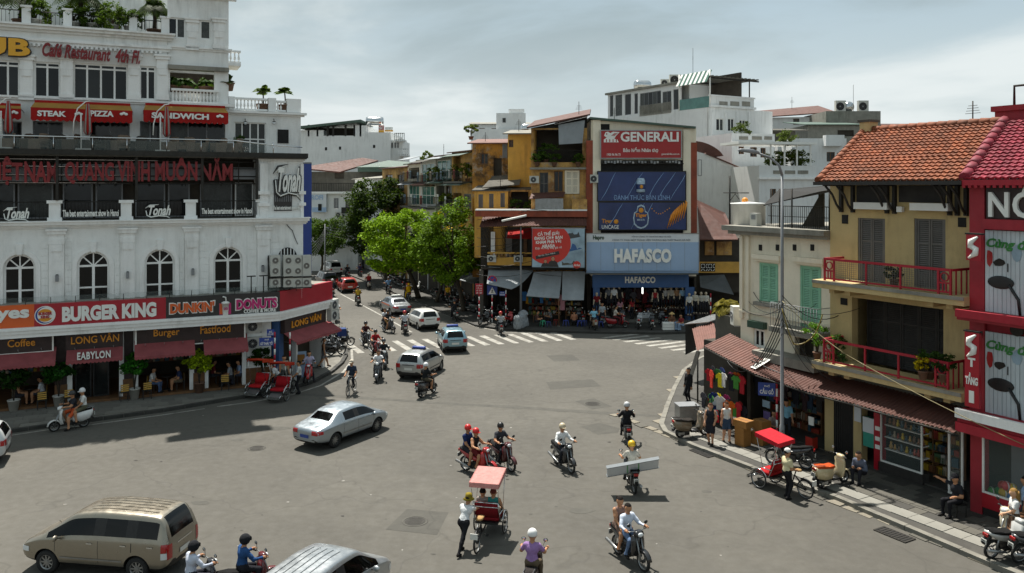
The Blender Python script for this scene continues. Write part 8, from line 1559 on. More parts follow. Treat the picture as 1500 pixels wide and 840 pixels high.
cv=thing('covered_motorbike','motorbike under crumpled grey plastic sheet by the grey lamp post','motorbike',gp(764,480,PZ),R(65));rs=np.random.RandomState(5);V,F,lb=grow([((-.8,0,.15),(.75,0,.15),.26,.26),((-.85,0,.8),(.1,0,.75),.24,.2),((.3,0,.9),(.4,0,1.05),.2,.22),((.3,-.3,1.02),(.3,.3,1.02),.1,.1),((.5,0,.5),(.4,0,.9),.25,.2),((-.8,0,.4),(.5,0,.4),.28,.26)],.06,.07);V=V+rs.normal(size=V.shape)*.018;V[:,2]=np.maximum(V[:,2],.0);MB().add(V.tolist(),F.tolist(),'tarp',False).go('plastic_sheet',cv)

def at(px,py,z=PK): return gp(px,py,z)
person('woman in black patterned dress with red bag on right pavement',at(1041,651),R(-115),shirt='26262c',sleeve='none',pants='23232a',plen='skirt',hair='long',haircol='4a2e22',female=True,k=.98,feet=((.08,.09,.08),(-.1,-.09,.08)),hands=((.18,.2,.95),(.05,-.24,.85)),skin='b98a6c')
hb=thing('hand_bag','red shoulder bag of the woman in black dress','bag',at(1048,648)+Vector((0,-.1,.86)),R(-20));MB().pillow([(-.13,0),(.13,0),(.11,.28),(-.11,.28)],.06,'fabric#a81f2c').go('bag_body',hb);MB().tube([(-.1,0,.26),(-.06,0,.5),(.06,0,.5),(.1,0,.26)],.012,'fabric#a81f2c',5).go('strap',hb)
person('woman in white vest and shorts beside the black-dressed woman',at(1064,648),R(-80),shirt='cfcfca',sleeve='none',pants='3a4a60',plen='short',hair='tail',haircol='3a2418',female=True,k=.97,feet=((.1,.09,.08),(-.1,-.09,.08)),skin='b98a6c')
person('man in light blue shirt standing by the carton pile',at(1152,645),R(-100),shirt='7fb0c4',pants='2c3038',hair='short');SIT=dict(pel=(0,0,.50),lean=8,feet=((.42,.12,.08),(.42,-.12,.08)),hands=((.35,.14,.58),(.35,-.14,.58)))
person('man in pinkish shirt crouched behind the blue street name post',at(1131,642),R(-60),shirt='9a8a84',pants='33343a',hair='short',**{**SIT,'pel': (0,0,.42)});person('person in black standing behind the leaning sheet of the corner stall',at(1009,590),R(-150),shirt='1c1c1e',sleeve='long',pants='1c1c1f',hair='short')
person('man in grey shirt squatting against the shop wall',at(1262,706),R(-140),shirt='5a6070',sleeve='long',pants='26262c',hair='short',**{**SIT,'pel': (0,0,.38),'lean': 20})
person('guard in dark uniform and cap seated outside the red shop',at(1402,756),R(-165),shirt='222328',pants='1c1c20',hat='cap',hatc='1a1a1e',hair='short',pel=(0,0,.55),lean=5,feet=((.4,.12,.08),(.42,-.16,.08)),hands=((.3,.2,.7),(.1,-.75,1.02)))
st_=thing('folding_chair','dark folding chair under the seated guard','chair',at(1402,756),R(-165));MB().box(-.2,.22,-.22,.22,.40,.44,'black').go('seat',st_);MB().box(-.24,-.20,-.22,.22,.5,.85,'black').go('backrest',st_)
for sx in (-.18,.18):
 for sy in (-.18,.18): MB().tube([(sx,sy,0),(sx,sy,.40)],.014,'iron',5).go('leg',st_)
person('blonde woman in white T-shirt and sunglasses at right edge',at(1486,801),R(170),shirt='d0d0cd',pants='5a4638',plen='short',hair='long',haircol='8a6a3a',female=True,hands=((.34,.12,1.0),(.2,-.2,.9)),skin='c09474');person('man in pale blue shirt behind the blonde woman',at(1503,780),R(150),shirt='8fa8c4',pants='33343c',hair='short')
LF=lambda px,d,z=PZ+.12: FL.w(FL.u_(px,d),d,z)
spec('yellowslat','b08a3c',.6,v=.15)
def cafe_chair(lab,p,rz_):
 c=thing('cafe_chair',lab,'chair',p,rz_,'striped cafe chairs');MB().box(-.2,.2,-.2,.2,.42,.45,'black').go('seat',c)
 for sx in (-.18,.18):
  for sy in (-.18,.18): MB().box(sx-.015,sx+.015,sy-.015,sy+.015,0,.85 if sx < 0 else .42,'black').go('leg',c)
 for k in range(4): MB().box(-.20,-.175,-.19,.19,.5+k*.095,.56+k*.095,'yellowslat').go('slat',c)
for i,(px,d,a) in enumerate(((61,-.6,100),(100,-.6,100),(182,-.6,100),(215,-.6,100),(330,-.5,80))): cafe_chair('black chair with yellow back slats on left pavement, %s from left' % ORD[i],LF(px,d,PK),R(a)+FL.a)
for i,px in enumerate((45,90,245,325)):
 c=thing('cafe_table','small dark round cafe table, %s from left on the cafe front' % ('first','second','third','fourth')[i],'table',LF(px,.6),FL.a,'cafe tables');MB().cyl((0,0,.70),.32,.03,'black',n=16).go('tabletop',c);MB().tube([(0,0,0),(0,0,.69)],.03,'black').go('leg',c);MB().cyl((0,0,.02),.2,.03,'black',n=12).go('base',c)
for lab,px,d,hd_,kw in (('woman in black top and shorts seated at far left cafe table',24,.25,5,dict(shirt='26242a',sleeve='none',pants='2a2a30',plen='short',hair='long',female=True)),('person in pale shirt and shorts facing the black-topped woman',62,.25,175,dict(shirt='c0c4ca',pants='33343a',plen='short',hair='short')),('man in white T-shirt and jeans with stretched legs at cafe',222,.2,-20,dict(shirt='c4c4c2',pants='4a5a78',hair='short')),('man in dark blue shirt and shorts at cafe',264,.2,185,dict(shirt='2a3658',pants='5a5040',plen='short',hair='short')),('person in dark red shirt deep in the cafe',311,.8,0,dict(shirt='5a1c20',pants='2a2a30',hair='short')),('man in checked grey shirt leaning forward at cafe',338,.0,170,dict(shirt='8a8c90',pants='33343a',hair='short')),('man in light blue shirt leaning back at cafe pier',352,.3,185,dict(shirt='8094b0',pants='3a3c48',hair='short'))):
 person(lab,LF(px,d),R(hd_)+FL.a,**{**SIT,**kw});cafe_chair('dark chair under the seated ' + ' '.join(lab.split()[:6]),LF(px,d),R(hd_)+FL.a)
person('man in tank top standing behind the left pair of cyclos',LF(416,-1.2,PK),R(-60),shirt='8a8478',sleeve='none',pants='4a4a48',hair='short');person('woman in black vest and grey shorts walking at left street corner',at(474,538),R(15),shirt='26262a',sleeve='none',pants='6a6c70',plen='short',hair='tail',haircol='3a2a1c',feet=((.28,.1,.08),(-.3,-.1,.12)),female=True)
person('person in white shirt walking under the street trees',at(677,452),R(-60),shirt='bfc0be',pants='33343a',hair='short',h=far);person('person in yellow shirt under the street trees',at(656,444),R(-100),shirt='b8901c',pants='3a3830',hair='short',h=far)
person('street vendor in conical hat crouched before the clothes shop',at(984,481),R(-100),shirt='6a4a38',sleeve='long',pants='26262a',hat='cone',hatc='b89c68',h=far,**{**SIT,'pel': (0,0,.4)});person('vendor in pale blue jeans squatting at right of the clothes shop front',at(999,484),R(-150),shirt='7a2a2e',pants='8aa0b8',hair='short',h=far,**{**SIT,'pel': (0,0,.42)})
person('shop assistant in white T-shirt standing before the clothes shop',at(882,476),R(-90),shirt='9aa0a4',pants='2a2a30',hair='short',h=far);person('customer in red top inside the clothes shop',(9.6,65.5,PZ+.15),R(120),shirt='8c2428',pants='2a2a30',hair='long',female=True,h=far);person('customer in pink top inside the clothes shop',(8.6,65.2,PZ+.15),R(100),shirt='a87a84',pants='2a2a30',hair='long',female=True,h=far)
for lab,px,py,hd_,sh in (('customer in brown seated at tea stall, left',786,478,0,'5a4038'),('customer in striped shirt on stool at tea stall',841,478,90,'9a6a50'),('customer in grey seated deep in tea stall',807,474,180,'6a6c70')): person(lab,at(px,py),R(hd_),shirt=sh,pants='2c2c30',hair='short',h=far,**{**SIT,'pel': (0,0,.40)})
for i,(px,d,sh,z,kw) in enumerate(((874,-.5,'6a1c20',.55,{}),(884,.8,'1f1f22',.95,{}),(891.5,.5,'6a6c70',.95,{}),(899.5,.4,'c9cbcc',.95,{}),(907.5,.8,'1c1d20',.95,{}),(959.5,.2,'8c2226',.75,dict(sleeve='none',female=True)),(967,.5,'1c1c1f',.9,dict(female=True)),(974.5,.7,'a8a6a4',.85,{}),(983,.5,'9a948a',.9,{}),(991,.5,'8a6a4e',.9,{}),(1000,.4,'84a4bc',.9,{}),(1009.5,-.5,'c4c4c0',.5,{}),(1018,-.3,'b0aa9c',.6,{}),(1027,-.2,'a8a49a',.55,{}),(1034,-.2,'b8b4aa',.55,{}))):
 desc=('dark red shirt','black shirt','grey T-shirt','white T-shirt','black vest','red strap top','black dress','pale grey shirt','patterned shirt','brown shirt','light blue shirt','white blouse','flowered blouse','beige blouse','cream blouse')[i]
 p=C.w(C.u_(px,d),d,PZ+.15+z);person('mannequin in %s in the clothes shop display' % desc,p,R(-90),shirt=sh,pants='26262a',hair=None,skin='b8a890',shoe='b8a890',h=.036,name='mannequin',cat='mannequin',group='mannequins of the clothes shop',**kw);tb=thing('display_table','dark display table under mannequin in ' + desc,'table',(p.x,p.y,PZ+.13),0,'display tables in the clothes shop');MB().box(-.24,.24,-.28,.28,z-.05,z+.02,'darkbrown').go('tabletop',tb)
 for sx in (-.2,.2):
  for sy in (-.24,.24): MB().box(sx-.02,sx+.02,sy-.02,sy+.02,0,z-.05,'iron').go('leg',tb)

tree('large dark round-crowned tree at back of the tree group',gp(566,412,PZ),3.4,(-.6,.5,7.1),(4.5,3.8,5.2),180,130,1.0,(.24,.42),'leaf#263a16',3,tr=.3)
tree('bright yellow-green tree, left front of the tree group',gp(612,437,PZ),2.8,(-1.5,-.4,5.4),(3.4,3.2,3.5),125,130,.9,(.22,.40),'leaf#769a1c',5,tr=.24)
T3=tree('green tree with yellow blossom, right front of the tree group',gp(679,456,PZ),2.8,(-1.0,-.3,5.5),(3.0,2.9,3.7),120,130,.85,(.20,.36),'leaf#5c7c1c',8,tr=.22)
rs_=np.random.RandomState(4);pts,cs,_=clumps((0,0,0),(3.0,2.9,3.7),12,14,.4,22,-.3);mo('blossom',leaf_mesh('blossom',pts,(.14,.24),'leaf#c9a01c'),T3,(-1.0,-.4,5.6))
for i,(px,py,c,rad,m,n) in enumerate(((470,404,(.3,0,4.6),(2.6,2.4,2.6),'leaf#3f5a1e',60),(492,394,(0,0,4.6),(3.2,3,2.4),'leaf#33491c',60),(530,392,(0,0,5.4),(4.2,3,3.4),'leaf#2c4219',80),(585,418,(1.5,0,3.9),(2.8,2.6,2.0),'leaf#3a541a',70),(640,443,(.8,1.2,4.2),(2.8,2.6,2.2),'leaf#33491a',60),(452,396,(-2,6,5.5),(4,3,3),'leaf#2f451c',60))):
 tree(('small tree past the corner building beside the blue sign','leafy tree at left of the far street','dark far tree closing the end of the street','low tree in shade beneath the bright green one','low dark tree between the two front trees','far tree half hidden by the corner building')[i],gp(px,py,PZ),2.6,c,rad,n,110,.9,(.22,.38),m,30+i,tr=.16)
for i,(x,L_,h_) in enumerate(((30,1.9,1.7),(118,2.0,1.9),(226,1.5,1.7))): palm('drooping palm in roof garden of white building, %s of three' % ('left','middle','right')[i],FL.w(FL.u_(x,DW+.9),DW+.9,zg),h_,L_,22,'leaf#33451f',40+i,1.25,trunk=.1)
for i,(x,w) in enumerate(((52,.7),(135,.9),(165,.9),(190,.7),(108,.6))): bush('leafy shrub spilling over roof garden rail, %s from left' % ('first','third','fourth','fifth','second')[i],FL.w(FL.u_(x,DW+.4),DW+.4,zg),1.25,w,26,55,(.10,.2),('leaf#4f6a22','leaf#3a5220')[i % 2],50+i,'potwhite',.3,.4)
for i,(x,d,zz) in enumerate(((255,DT+.8,zl0),(272,DT+.8,zl0),(302,DT+.6,zl0))): palm('fan plant in loggia of white building, %s' % ('left','middle','right')[i],FL.w(FL.u_(x,d),d,zz),.7,.9,12,'leaf#3a5a26',60+i,1.0)
for i,x in enumerate((385,417)): palm('spiky pot palm on parapet of the lower tower, %s' % ('left','right')[i],FL.w(FL.u_(x,DW+.6),DW+.6,ztop),1.2,.75,16,'leaf#4a6428',64+i,.7,trunk=.04)
palm('broad-leaved pot plant at top of terrace stairs',FL.w(FL.u_(333,DW+.4),DW+.4,L.z_(333,132,DW)),.5,.8,9,'leaf#33451f',70,.6,trunk=.03)
bush('small round shrub behind the glazed terrace door',FL.w(FL.u_(352,DW-.3),DW-.3,zd1),1.0,.35,14,40,(.08,.14),'leaf#33501f',71)
for i,(x,c,m,hh) in enumerate(((20,'','leaf#24421a',1.9),(86,'','leaf#24501c',2.0),(197,'','leaf#2f6a20',2.1),(292,'','leaf#8fa81e',1.9),(385,'','leaf#1f3a18',1.9))): bush(('dark potted shrub at far left of cafe','dark green potted shrub left of cafe door','green potted shrub right of cafe door','bright yellow-green potted shrub at the cafe','dark potted shrub below the wall air conditioners')[i],FL.w(FL.u_(x,-.45),-.45,PK),hh,.62,34,60,(.10,.2),m,80+i,'potwhite' if i !=3 else 'pot',.26,.5)
for i,(x,y,d,r_) in enumerate(((787,240,-.1,.6),(800,236,.2,.8),(812,240,-.1,.5),(847,240,-.15,.5),(756,306,1.4,.5),(775,306,1.4,.4))): bush('straggly balcony plant on the ochre house front, %s' % ('leftmost on top balcony','tallest on top balcony','third on top balcony','below the blind','in the loggia, left','in the loggia, right')[i],Y.w(Y.u_(x,d),d,Y.z_(x,y+4,d)),r_*1.8,r_,16,36,(.12,.24),'leaf#3f5a22',90+i,'pot',.22,.3)
for i,(x,y,d,r_,m) in enumerate(((1310,421,-.7,.32,'leaf#2a3a20'),(1225,548,-.7,.35,'leaf#4a6a3a'),(1362,556,-.85,.42,'leaf#33501f'),(1352,556,-1.2,.30,'leaf#b8a81e'),(1382,560,-1.1,.38,'leaf#2c451f'),(1197,527,-.8,.55,'leaf#5a8a24'),(1225,525,-.5,.35,'leaf#33501f'))):
 u,zz=RF.uz(x,y,d);bush(('dark pot plant on upper red balcony','pale green pot plant at left end of lower red balcony','dark leafy plant on lower red balcony','yellow flowering plant hanging over lower red rail','trailing plant at right end of lower red balcony','bright green shrub beside left end of lower red balcony','thin twiggy plant behind left end of lower rail')[i],RF.w(u,d,zz),r_*2.3,r_,18,40,(.06,.13),m,100+i,'potwhite' if i ==1 else 'pot',.16,.26)
palm('yellowing spiky plant on top of corner stall',RF.w(RF.u_(1066,1.6),1.6,RF.z_(1066,466,1.6)),.6,1.2,22,'leaf#6f6a22',120,1.1,trunk=.05)
for i,(x,y) in enumerate(((1136,238),(1160,238),(1172,240),(1088,195),(1150,210))): q=B2 if i ==3 else B3;bush('roof terrace shrub on the white house, %s' % ('first','second','third','upper left','tall behind canopy')[i],q.w(q.u_(x,1),1,q.z_(x,y+13,1)),1.7,.95,26,40,(.14,.26),'leaf#4a5a28',130+i,None)
for i,(x,y,d) in enumerate(((632,268,-.5),(644,262,-.5),(668,262,-.4),(655,300,-.5),(685,262,-.4),(625,240,.5),(690,200,2))): bush('balcony greenery up the far street, spot %s' % ('one on the teal house','two on glazed house','three on dark balcony','four below the glazing','five by stained wall','six on roof edge','seven on high roof')[i],F2.w(F2.u_(x,d),d,F2.z_(x,y+5,d)),1.5,.7,16,34,(.16,.3),'leaf#5a6a24',140+i,'pot',.25,.3)
for i,(x,d) in enumerate(((1100,3.2),(1110,3.0))): pass
def clutter(fr,t,x0,x1,ys,d):
 for k,y in enumerate(ys):
  u0,u1=fr.u_(x0,d),fr.u_(x1,d);z=fr.z_((x0+x1)/2,y,d);MB().box(u0,u1,d-1.0,d-.004,z-.18,z,'concretedk').go('balcony_floor',t);mb=MB();n=max(4,int((u1-u0)/.16))
  for i in range(n+1): u=u0+(u1-u0)*i/n;mb.tube([(u,d-.95,z),(u,d-.95,z+.95)],.014,'iron',4)
  mb.tube([(u0,d-.95,z+.95),(u1,d-.95,z+.95)],.024,'iron',5);mb.go('railing',t);MB().slabq([(u0-.1,d,z+2.7),(u0-.1,d-1.3,z+2.35),(u1+.1,d-1.3,z+2.35),(u1+.1,d,z+2.7)],.04,random.choice(('rustpale','concretedk','greenroof','tarp'))).go('tin_awning',t)
  for j in range(3): u=random.uniform(u0+.2,u1-.2);MB().box(u-.25,u+.25,d-.92,d-.88,z+.3,z+.95+random.uniform(0,.4),random.choice(('fabric#7a8a94','fabric#a89a8a','fabric#8a4a40','fabric#c4c4c0'))).go('hung_cloth',t)
clutter(F2,H2[0],663,692,(266,308),0);clutter(F2,H3[0],639,661,(268,303),0);clutter(F2,H4[0],617,637,(271,304),0);clutter(F2,H5[0],598,615,(266,302),0)
for i,(fr,x,y,d) in enumerate(((Y,711,212,7),(Y,760,190,6),(Y,733,275,1.5),(C,900,175,5),(F4,1250,160,8),(BL,1015,108,2),(F2,650,226,3),(RF,1425,182,4),(F3,1160,160,3),(C,848,172,3))):
 u,zz=fr.uz(x,y,d);m_=thing('aerial','thin rooftop aerial, %s' % ('over the stained house','over ochre tower','above lean-to roof','above top billboard','beside round steel tank','tall one on white terrace house','over glazed house','behind ridge of orange roof','on far red roof','cage-shaped above ochre gable')[i],'aerial',fr.w(u,d,zz-.3),.3*i);h_=(1.4,1.2,1.3,1.3,3.5,3.2,1.4,1.2,2.,1.6)[i];MB().tube([(0,0,0),(0,0,h_)],.025,'iron',5).go('mast',m_);mb=MB()
 for k in range(4): mb.tube([(-.3+.04*k,0,h_*.6+k*.1),(.3-.04*k,0,h_*.6+k*.1)],.012,'iron',4)
 mb.go('rods',m_)

lp=thing('street_lamp','tall grey street lamp with curved arm on right pavement','street lamp',(10.75,32.6,PZ),0);mb=MB();top=11.2
mb.tube([(0,0,0),(0,0,1.2),(0,0,1.25),(0,0,7.5),(0,0,top)],[.11,.10,.075,.065,.05],'grey',10);mb.go('pole',lp);MB().tube([(0,0,top-.05),(-.12,0,top+.35),(-.5,0,top+.68),(-1.0,0,top+.85)],[.055,.05,.045,.04],'grey',8).go('arm',lp);MB().pillow([(-1.75,top+.92),(-1.7,top+1.02),(-1.2,top+1.0),(-.9,top+.88),(-1.0,top+.80)],.13,'grey').go('lamp_head',lp);MB().box(-.16,.16,-.16,.16,0,.08,'concrete').go('base',lp)
l2=thing('street_lamp','thin grey lamp post in front of the red advertising board','street lamp',gp(763,474,PZ),0);MB().tube([(0,0,0),(0,0,4),(0,0,7.6)],[.10,.08,.06],'grey',8).go('pole',l2);MB().box(-.16,.16,-.16,.16,0,.1,'concrete').go('base',l2);MB().cyl((0,0,7.62),.09,.06,'iron').go('cap',l2)
l3=thing('street_lamp','thin pole standing past the end of the red sign band','street lamp',gp(476,412,PZ),0);MB().tube([(0,0,0),(0,0,6.5)],[.1,.06],'grey',7).go('pole',l3);MB().box(-.14,.14,-.14,.14,0,.1,'concrete').go('base',l3)
def striped(lab,p,h,name='sign_post'):
 t=thing(name,lab,'sign post',p,0);n=int(h/.3)
 for k in range(n): MB().tube([(0,0,h*k/n),(0,0,h*(k+1)/n)],.045,'stripred' if k % 2 else 'letters',8).go('post_band',t)
 return t
def plate_(t,x0,x1,z0,z1,m,y=-.07,nm='sign_plate',th=.02): mb=MB();mb.box(x0,x1,y,y+th,z0,z1,m);return mb.go(nm,t)
t=striped('red and white post with blue street name sign on right pavement',(11.06,34.2,PZ),2.6);t.rotation_euler.z=R(-20);plate_(t,-.75,-.06,1.95,2.5,'signblue',-.06);lettering(t,'PHỐ',(-.5,-.28,2.32,2.43),-.062,'letters',.01,.02);lettering(t,'CẦU GỖ',(-.68,-.13,2.03,2.28),-.062,'letters',.01,.03)
t=striped('red and white post with two blue street name signs at left corner',(-12.6,43.5,PZ),3.0);t.rotation_euler.z=R(10);plate_(t,-.78,-.05,2.3,2.72,'signblue');lettering(t,'PHỐ',(-.5,-.3,2.58,2.68),-.072,'letters',.01,.02);lettering(t,'LÊ THÁI TỔ',(-.72,-.1,2.34,2.55),-.072,'letters',.01,.03);plate_(t,-.4,-.02,2.8,3.15,'signblue',-.02);lettering(t,'PHỐ\nCẦU GỖ',(-.36,-.06,2.85,3.1),-.022,'letters',.01,.02)
striped('plain red and white post behind the left pair of cyclos',(-11.9,43.9,PZ),2.9)
t=striped('red and white post with red notice sign at centre kerb',gp(702,474,PZ),2.4);plate_(t,-.3,.3,2.3,3.12,'stripred');
for k in range(4): lettering(t,('CẤM','ĐỖ XE','Ô TÔ','6H - 22H')[k],(-.22,.22,2.92-k*.19,3.04-k*.19),-.072,'letters',.01,.02)
t=striped('red and white post with round no-stopping and pedestrian signs',gp(721,473,PZ),2.3);plate_(t,-.40,.40,2.2,2.95,'signblue');MB().xz([(-.3,2.27),(.3,2.27),(0,2.83)],-.085,-.07,'letters').go('white_triangle',t);mb=MB();mb.tube([(-.06,-.09,2.36),(0,-.09,2.5),(.0,-.09,2.62)],.025,'black',5);mb.tube([(.07,-.09,2.36),(0,-.09,2.5)],.022,'black',5);mb.tube([(-.06,-.09,2.55),(0,-.09,2.6),(.07,-.09,2.53)],.016,'black',5);mb.sph((0,-.09,2.68),.035,'black',8,5,(1,.4,1));mb.go('walking_figure',t)
MB().cyl((0,-.06,3.36),.37,.02,'stripred','y',28).go('round_sign',t);mb=MB();mb.cyl((0,-.075,3.36),.29,.02,'signblue','y',28);mb.obox((0,-.09,3.36),(.62,.012,.075),'stripred',(0,R(45),0));mb.obox((0,-.094,3.36),(.62,.012,.075),'stripred',(0,R(-45),0));mb.go('crossed_disc',t);MB().tube([(0,0,2.2),(0,0,3.7)],.035,'steel').go('pole_top',t)
t=striped('red and white post with small blue sign beside the tea stall',gp(741,476,PZ),2.7);plate_(t,-.5,-.05,2.25,2.6,'signblue');lettering(t,'PHỐ',(-.4,-.15,2.47,2.56),-.072,'letters',.01,.02);lettering(t,'HÀNG GAI',(-.46,-.09,2.3,2.42),-.072,'letters',.01,.02)
striped('short red and white post at right of the clothes shop',gp(1041,480,PZ),2.6)
t=thing('sign_post','black pole with blue direction sign at left street corner','sign post',gp(480,491,PZ),R(-30));MB().tube([(0,0,0),(0,0,2.9)],.06,'black',8).go('post',t);plate_(t,-.3,.55,2.55,2.95,'signblue',-.1)
def carton(lab,px,py,w,d_,h_,z=0.,rz_=0.,m='carton'):
 t=thing('carton',lab,'box',gp(px,py,PK)+Vector((0,0,z)),FR.a+rz_,'cardboard cartons');MB().box(-w/2,w/2,-d_/2,d_/2,0,h_,m).go('box_body',t);mb=MB();mb.box(-w/2-.002,w/2+.002,-.03,.03,h_,h_+.004,'wood');mb.box(-w/2-.003,-w/2,-.03,.03,h_*.6,h_,'wood');mb.go('tape',t)
carton('tall lower carton of the pile beside the two women',1088,652,.5,.42,.75);carton('wide carton on top of the tall one',1089,652,.68,.5,.28,.76,.1);carton('carton right of the tall pile',1113,650,.6,.5,.5,0,.2);carton('carton on top right of the pile',1116,648,.55,.5,.42,.51,-.1);carton('flat carton behind the pile',1120,641,.6,.5,.5,0,.3)
t=thing('market_cart','grey metal box cart beside parked scooter at pavement corner','cart',gp(1006,619,PK),R(8));MB().box(-.45,.45,-.35,.35,.15,.8,'steel').go('box_body',t);MB().box(-.48,.48,-.38,.38,.8,.84,'grey').go('lid',t)
for sx in (-.33,.33):
 for sy in (-.33,.33): put_wheel(t,'wheel',(sx,sy,.1),.1,.05,'dark')
GC=('a8242c','26262c','c23a2a','3a6a3a','1c2c5a','d0c02a','b8b8b4','7a1c4a','2a2a2e','c05a1c','4a8a3a','8c1c1c')
GN=('crimson','black','scarlet','green','navy','yellow','pale grey','plum','charcoal','orange','leaf green','dark red')
def garment(lab,p,rz_,col,w=.42,h_=.6,group='hanging clothes',name='hanging_shirt'):
 k=('gar',col,round(w,2),round(h_,2))
 if k not in CY: mb=MB();mb.xz([(-w*.3,-h_),(w*.3,-h_),(w*.3,-h_*.35),(w*.5,-h_*.42),(w*.56,-h_*.2),(w*.25,0),(w*.1,0),(0,-.05),(-w*.1,0),(-w*.25,0),(-w*.56,-h_*.2),(-w*.5,-h_*.42),(-w*.3,-h_*.35)],-.02,.02,'fabric#'+col);CY[k]=mb.mesh('cloth')
 if 'hanger' not in CY: mb=MB();mb.tube([(-.15,0,-.03),(0,0,.04),(.15,0,-.03)],.007,'iron',4);mb.tube([(0,0,.04),(0,0,.12)],.006,'iron',4);CY['hanger']=mb.mesh('hanger')
 t=thing(name,lab,'shirt',p,rz_,group);mo('cloth',CY[k],t);mo('hanger',CY['hanger'],t)
for i in range(26):
 x=1036+(i % 13)*4.6;row=i//13;u=RF.u_(x,-.7-.5*row);zz=PZ+2.45-.95*row-random.uniform(0,.25);garment('%s shirt hanging in the corner stall, %s from left in %s row' % (GN[i % 12],ORD[i % 13],('upper','lower')[row]),RF.w(u,-.7-.55*row+random.uniform(-.2,.2),zz),FR.a+random.uniform(-.5,.5),GC[i % 12],random.uniform(.4,.55),random.uniform(.55,.8),'shirts hanging in the corner stall')
for i in range(14): x=1110+i*7;u=RF.u_(x,.6);garment('dark garment hanging inside the open shops, %s from left' % ORD[i],RF.w(u,.5+random.uniform(0,.4),PZ+2.3-random.uniform(0,.3)),FR.a+random.uniform(-.4,.4),('26262c','33302e','3a2a2c','2c3a4a')[i % 4],.5,.8,'dark garments inside the open shops')
for i in range(9): p=RF.w(RF.u_(1046+(i % 3)*6,-1.15),-1.15-.12*(i % 2),PZ+.55+.22*(i//3));t=thing('display_helmet','%s helmet stacked in the corner stall, %s step' % (('bright green','pale grey','black','dark green','silver','jet black','red','grey','charcoal')[i],('lowest','middle','top')[i//3]),'helmet',p,random.uniform(0,6),'helmets stacked in the corner stall');me=hat_mesh('helmet',('2fae2a','c9c9c9','26262a','2a6a3a','b8b8b8','1c1c1e','c23a2a','9aa0a4','2a2a2e')[i]);q=mo('shell',me,t);q.scale=(1.25,1.25,1.25)
rk2=thing('display_rack','dark stepped rack under the stacked helmets','rack',RF.w(RF.u_(1052,-1.1),-1.1,PZ),FR.a);mb=MB();mb.box(-.5,.5,-.1,.4,0,.42,'iron');mb.box(-.5,.5,.0,.4,.42,.64,'iron');mb.box(-.5,.5,.15,.4,.64,.86,'iron');mb.go('steps',rk2)
for lab,x,y,w,h_,m,d_ in (('purple and pink stacked panels in the dark shop',1123,612,.38,.55,'fabric#6a5a8a',-.3),('pink panel under the purple one in the dark shop',1123,626,.38,.35,'fabric#8a5a7a',-.3),('red panel hung above the street name sign',1138,578,.35,.5,'fabric#8c2a30',.0),('red bin on shop floor behind the cyclo',1185,648,.35,.45,'plastic#a82a1e',-.4),('white notice hung on dark shop front',1188,617,.25,.35,'letters',-.2),('pale notice on khaki pier',1256,601,.3,.9,'boardwhite',-.05),('blue and white notice in dark shop front',1122,592,.4,.3,'boardsky',-.4)):
 u,zz=RF.uz(x,y,d_);t=thing('hung_panel' if 'bin' not in lab else 'waste_bin',lab,'panel' if 'bin' not in lab else 'bin',RF.w(u,d_,zz-h_/2 if 'bin' not in lab else PZ+.06),FR.a);MB().box(-w/2,w/2,0,.04 if 'bin' not in lab else .3,0,h_,m).go('panel',t);MB().box(-w/2-.01,w/2+.01,-.01,.05 if 'bin' not in lab else .31,h_,h_+.03,'iron').go('top_edge',t)
for i in range(36):
 k=i//9;u=g0+.2+(g1-g0-.4)*((i % 9)+random.uniform(-.2,.2))/8;zz=PZ+.83+k*.45;t=thing('shelf_item','small souvenir on the glazed shop shelves, %s from left on %s shelf' % (ORD[i % 9],('lowest','second','third','top')[k]),'souvenir',RF.w(u,.3,zz),FR.a,'souvenirs on the glazed shelves');c=random.choice(('b08a4a','8a5a3a','a89a84','3a5a6a','9c3a2a','c0a02a','6a4a34'));s=random.uniform(.7,1.2);MB().lathe([(0,0),(.05*s,0),(.065*s,.08*s),(.03*s,.16*s),(.045*s,.2*s),(0,.25*s)],'plastic#'+c,8).go('figurine',t);MB().box(-.06*s,.06*s,-.06*s,.06*s,-.005,.0,'wood').go('stand',t)
def stool(lab,p,col,group='plastic stools at the tea stall'):
 t=thing('plastic_stool',lab,'stool',p,random.uniform(0,1),group);m='plastic#'+col;MB().box(-.15,.15,-.15,.15,.41,.45,m).go('seat',t)
 for sx in (-1,1):
  for sy in (-1,1): MB().tube([(sx*.17,sy*.17,0),(sx*.12,sy*.12,.41)],.022,m,5).go('leg',t)
for i,(px,py,c,n_) in enumerate(((829,478,'3a4a9a','blue stool, left of the seated customer'),(849,478.5,'3a4a9a','blue stool, first right of the seated customer'),(856,478.5,'33458f','blue stool beside clothes shop pier'),(795,478.5,'4ab88a','mint green stool under the large tarpaulin'),(803,480,'2c3a6a','navy stool under the large tarpaulin'),(815,477,'8a2a22','red stool under the large tarpaulin'),(880,480,'3a4a9a','blue stool at left of clothes shop front'))): stool('plastic ' + n_,gp(px,py,PK),c)
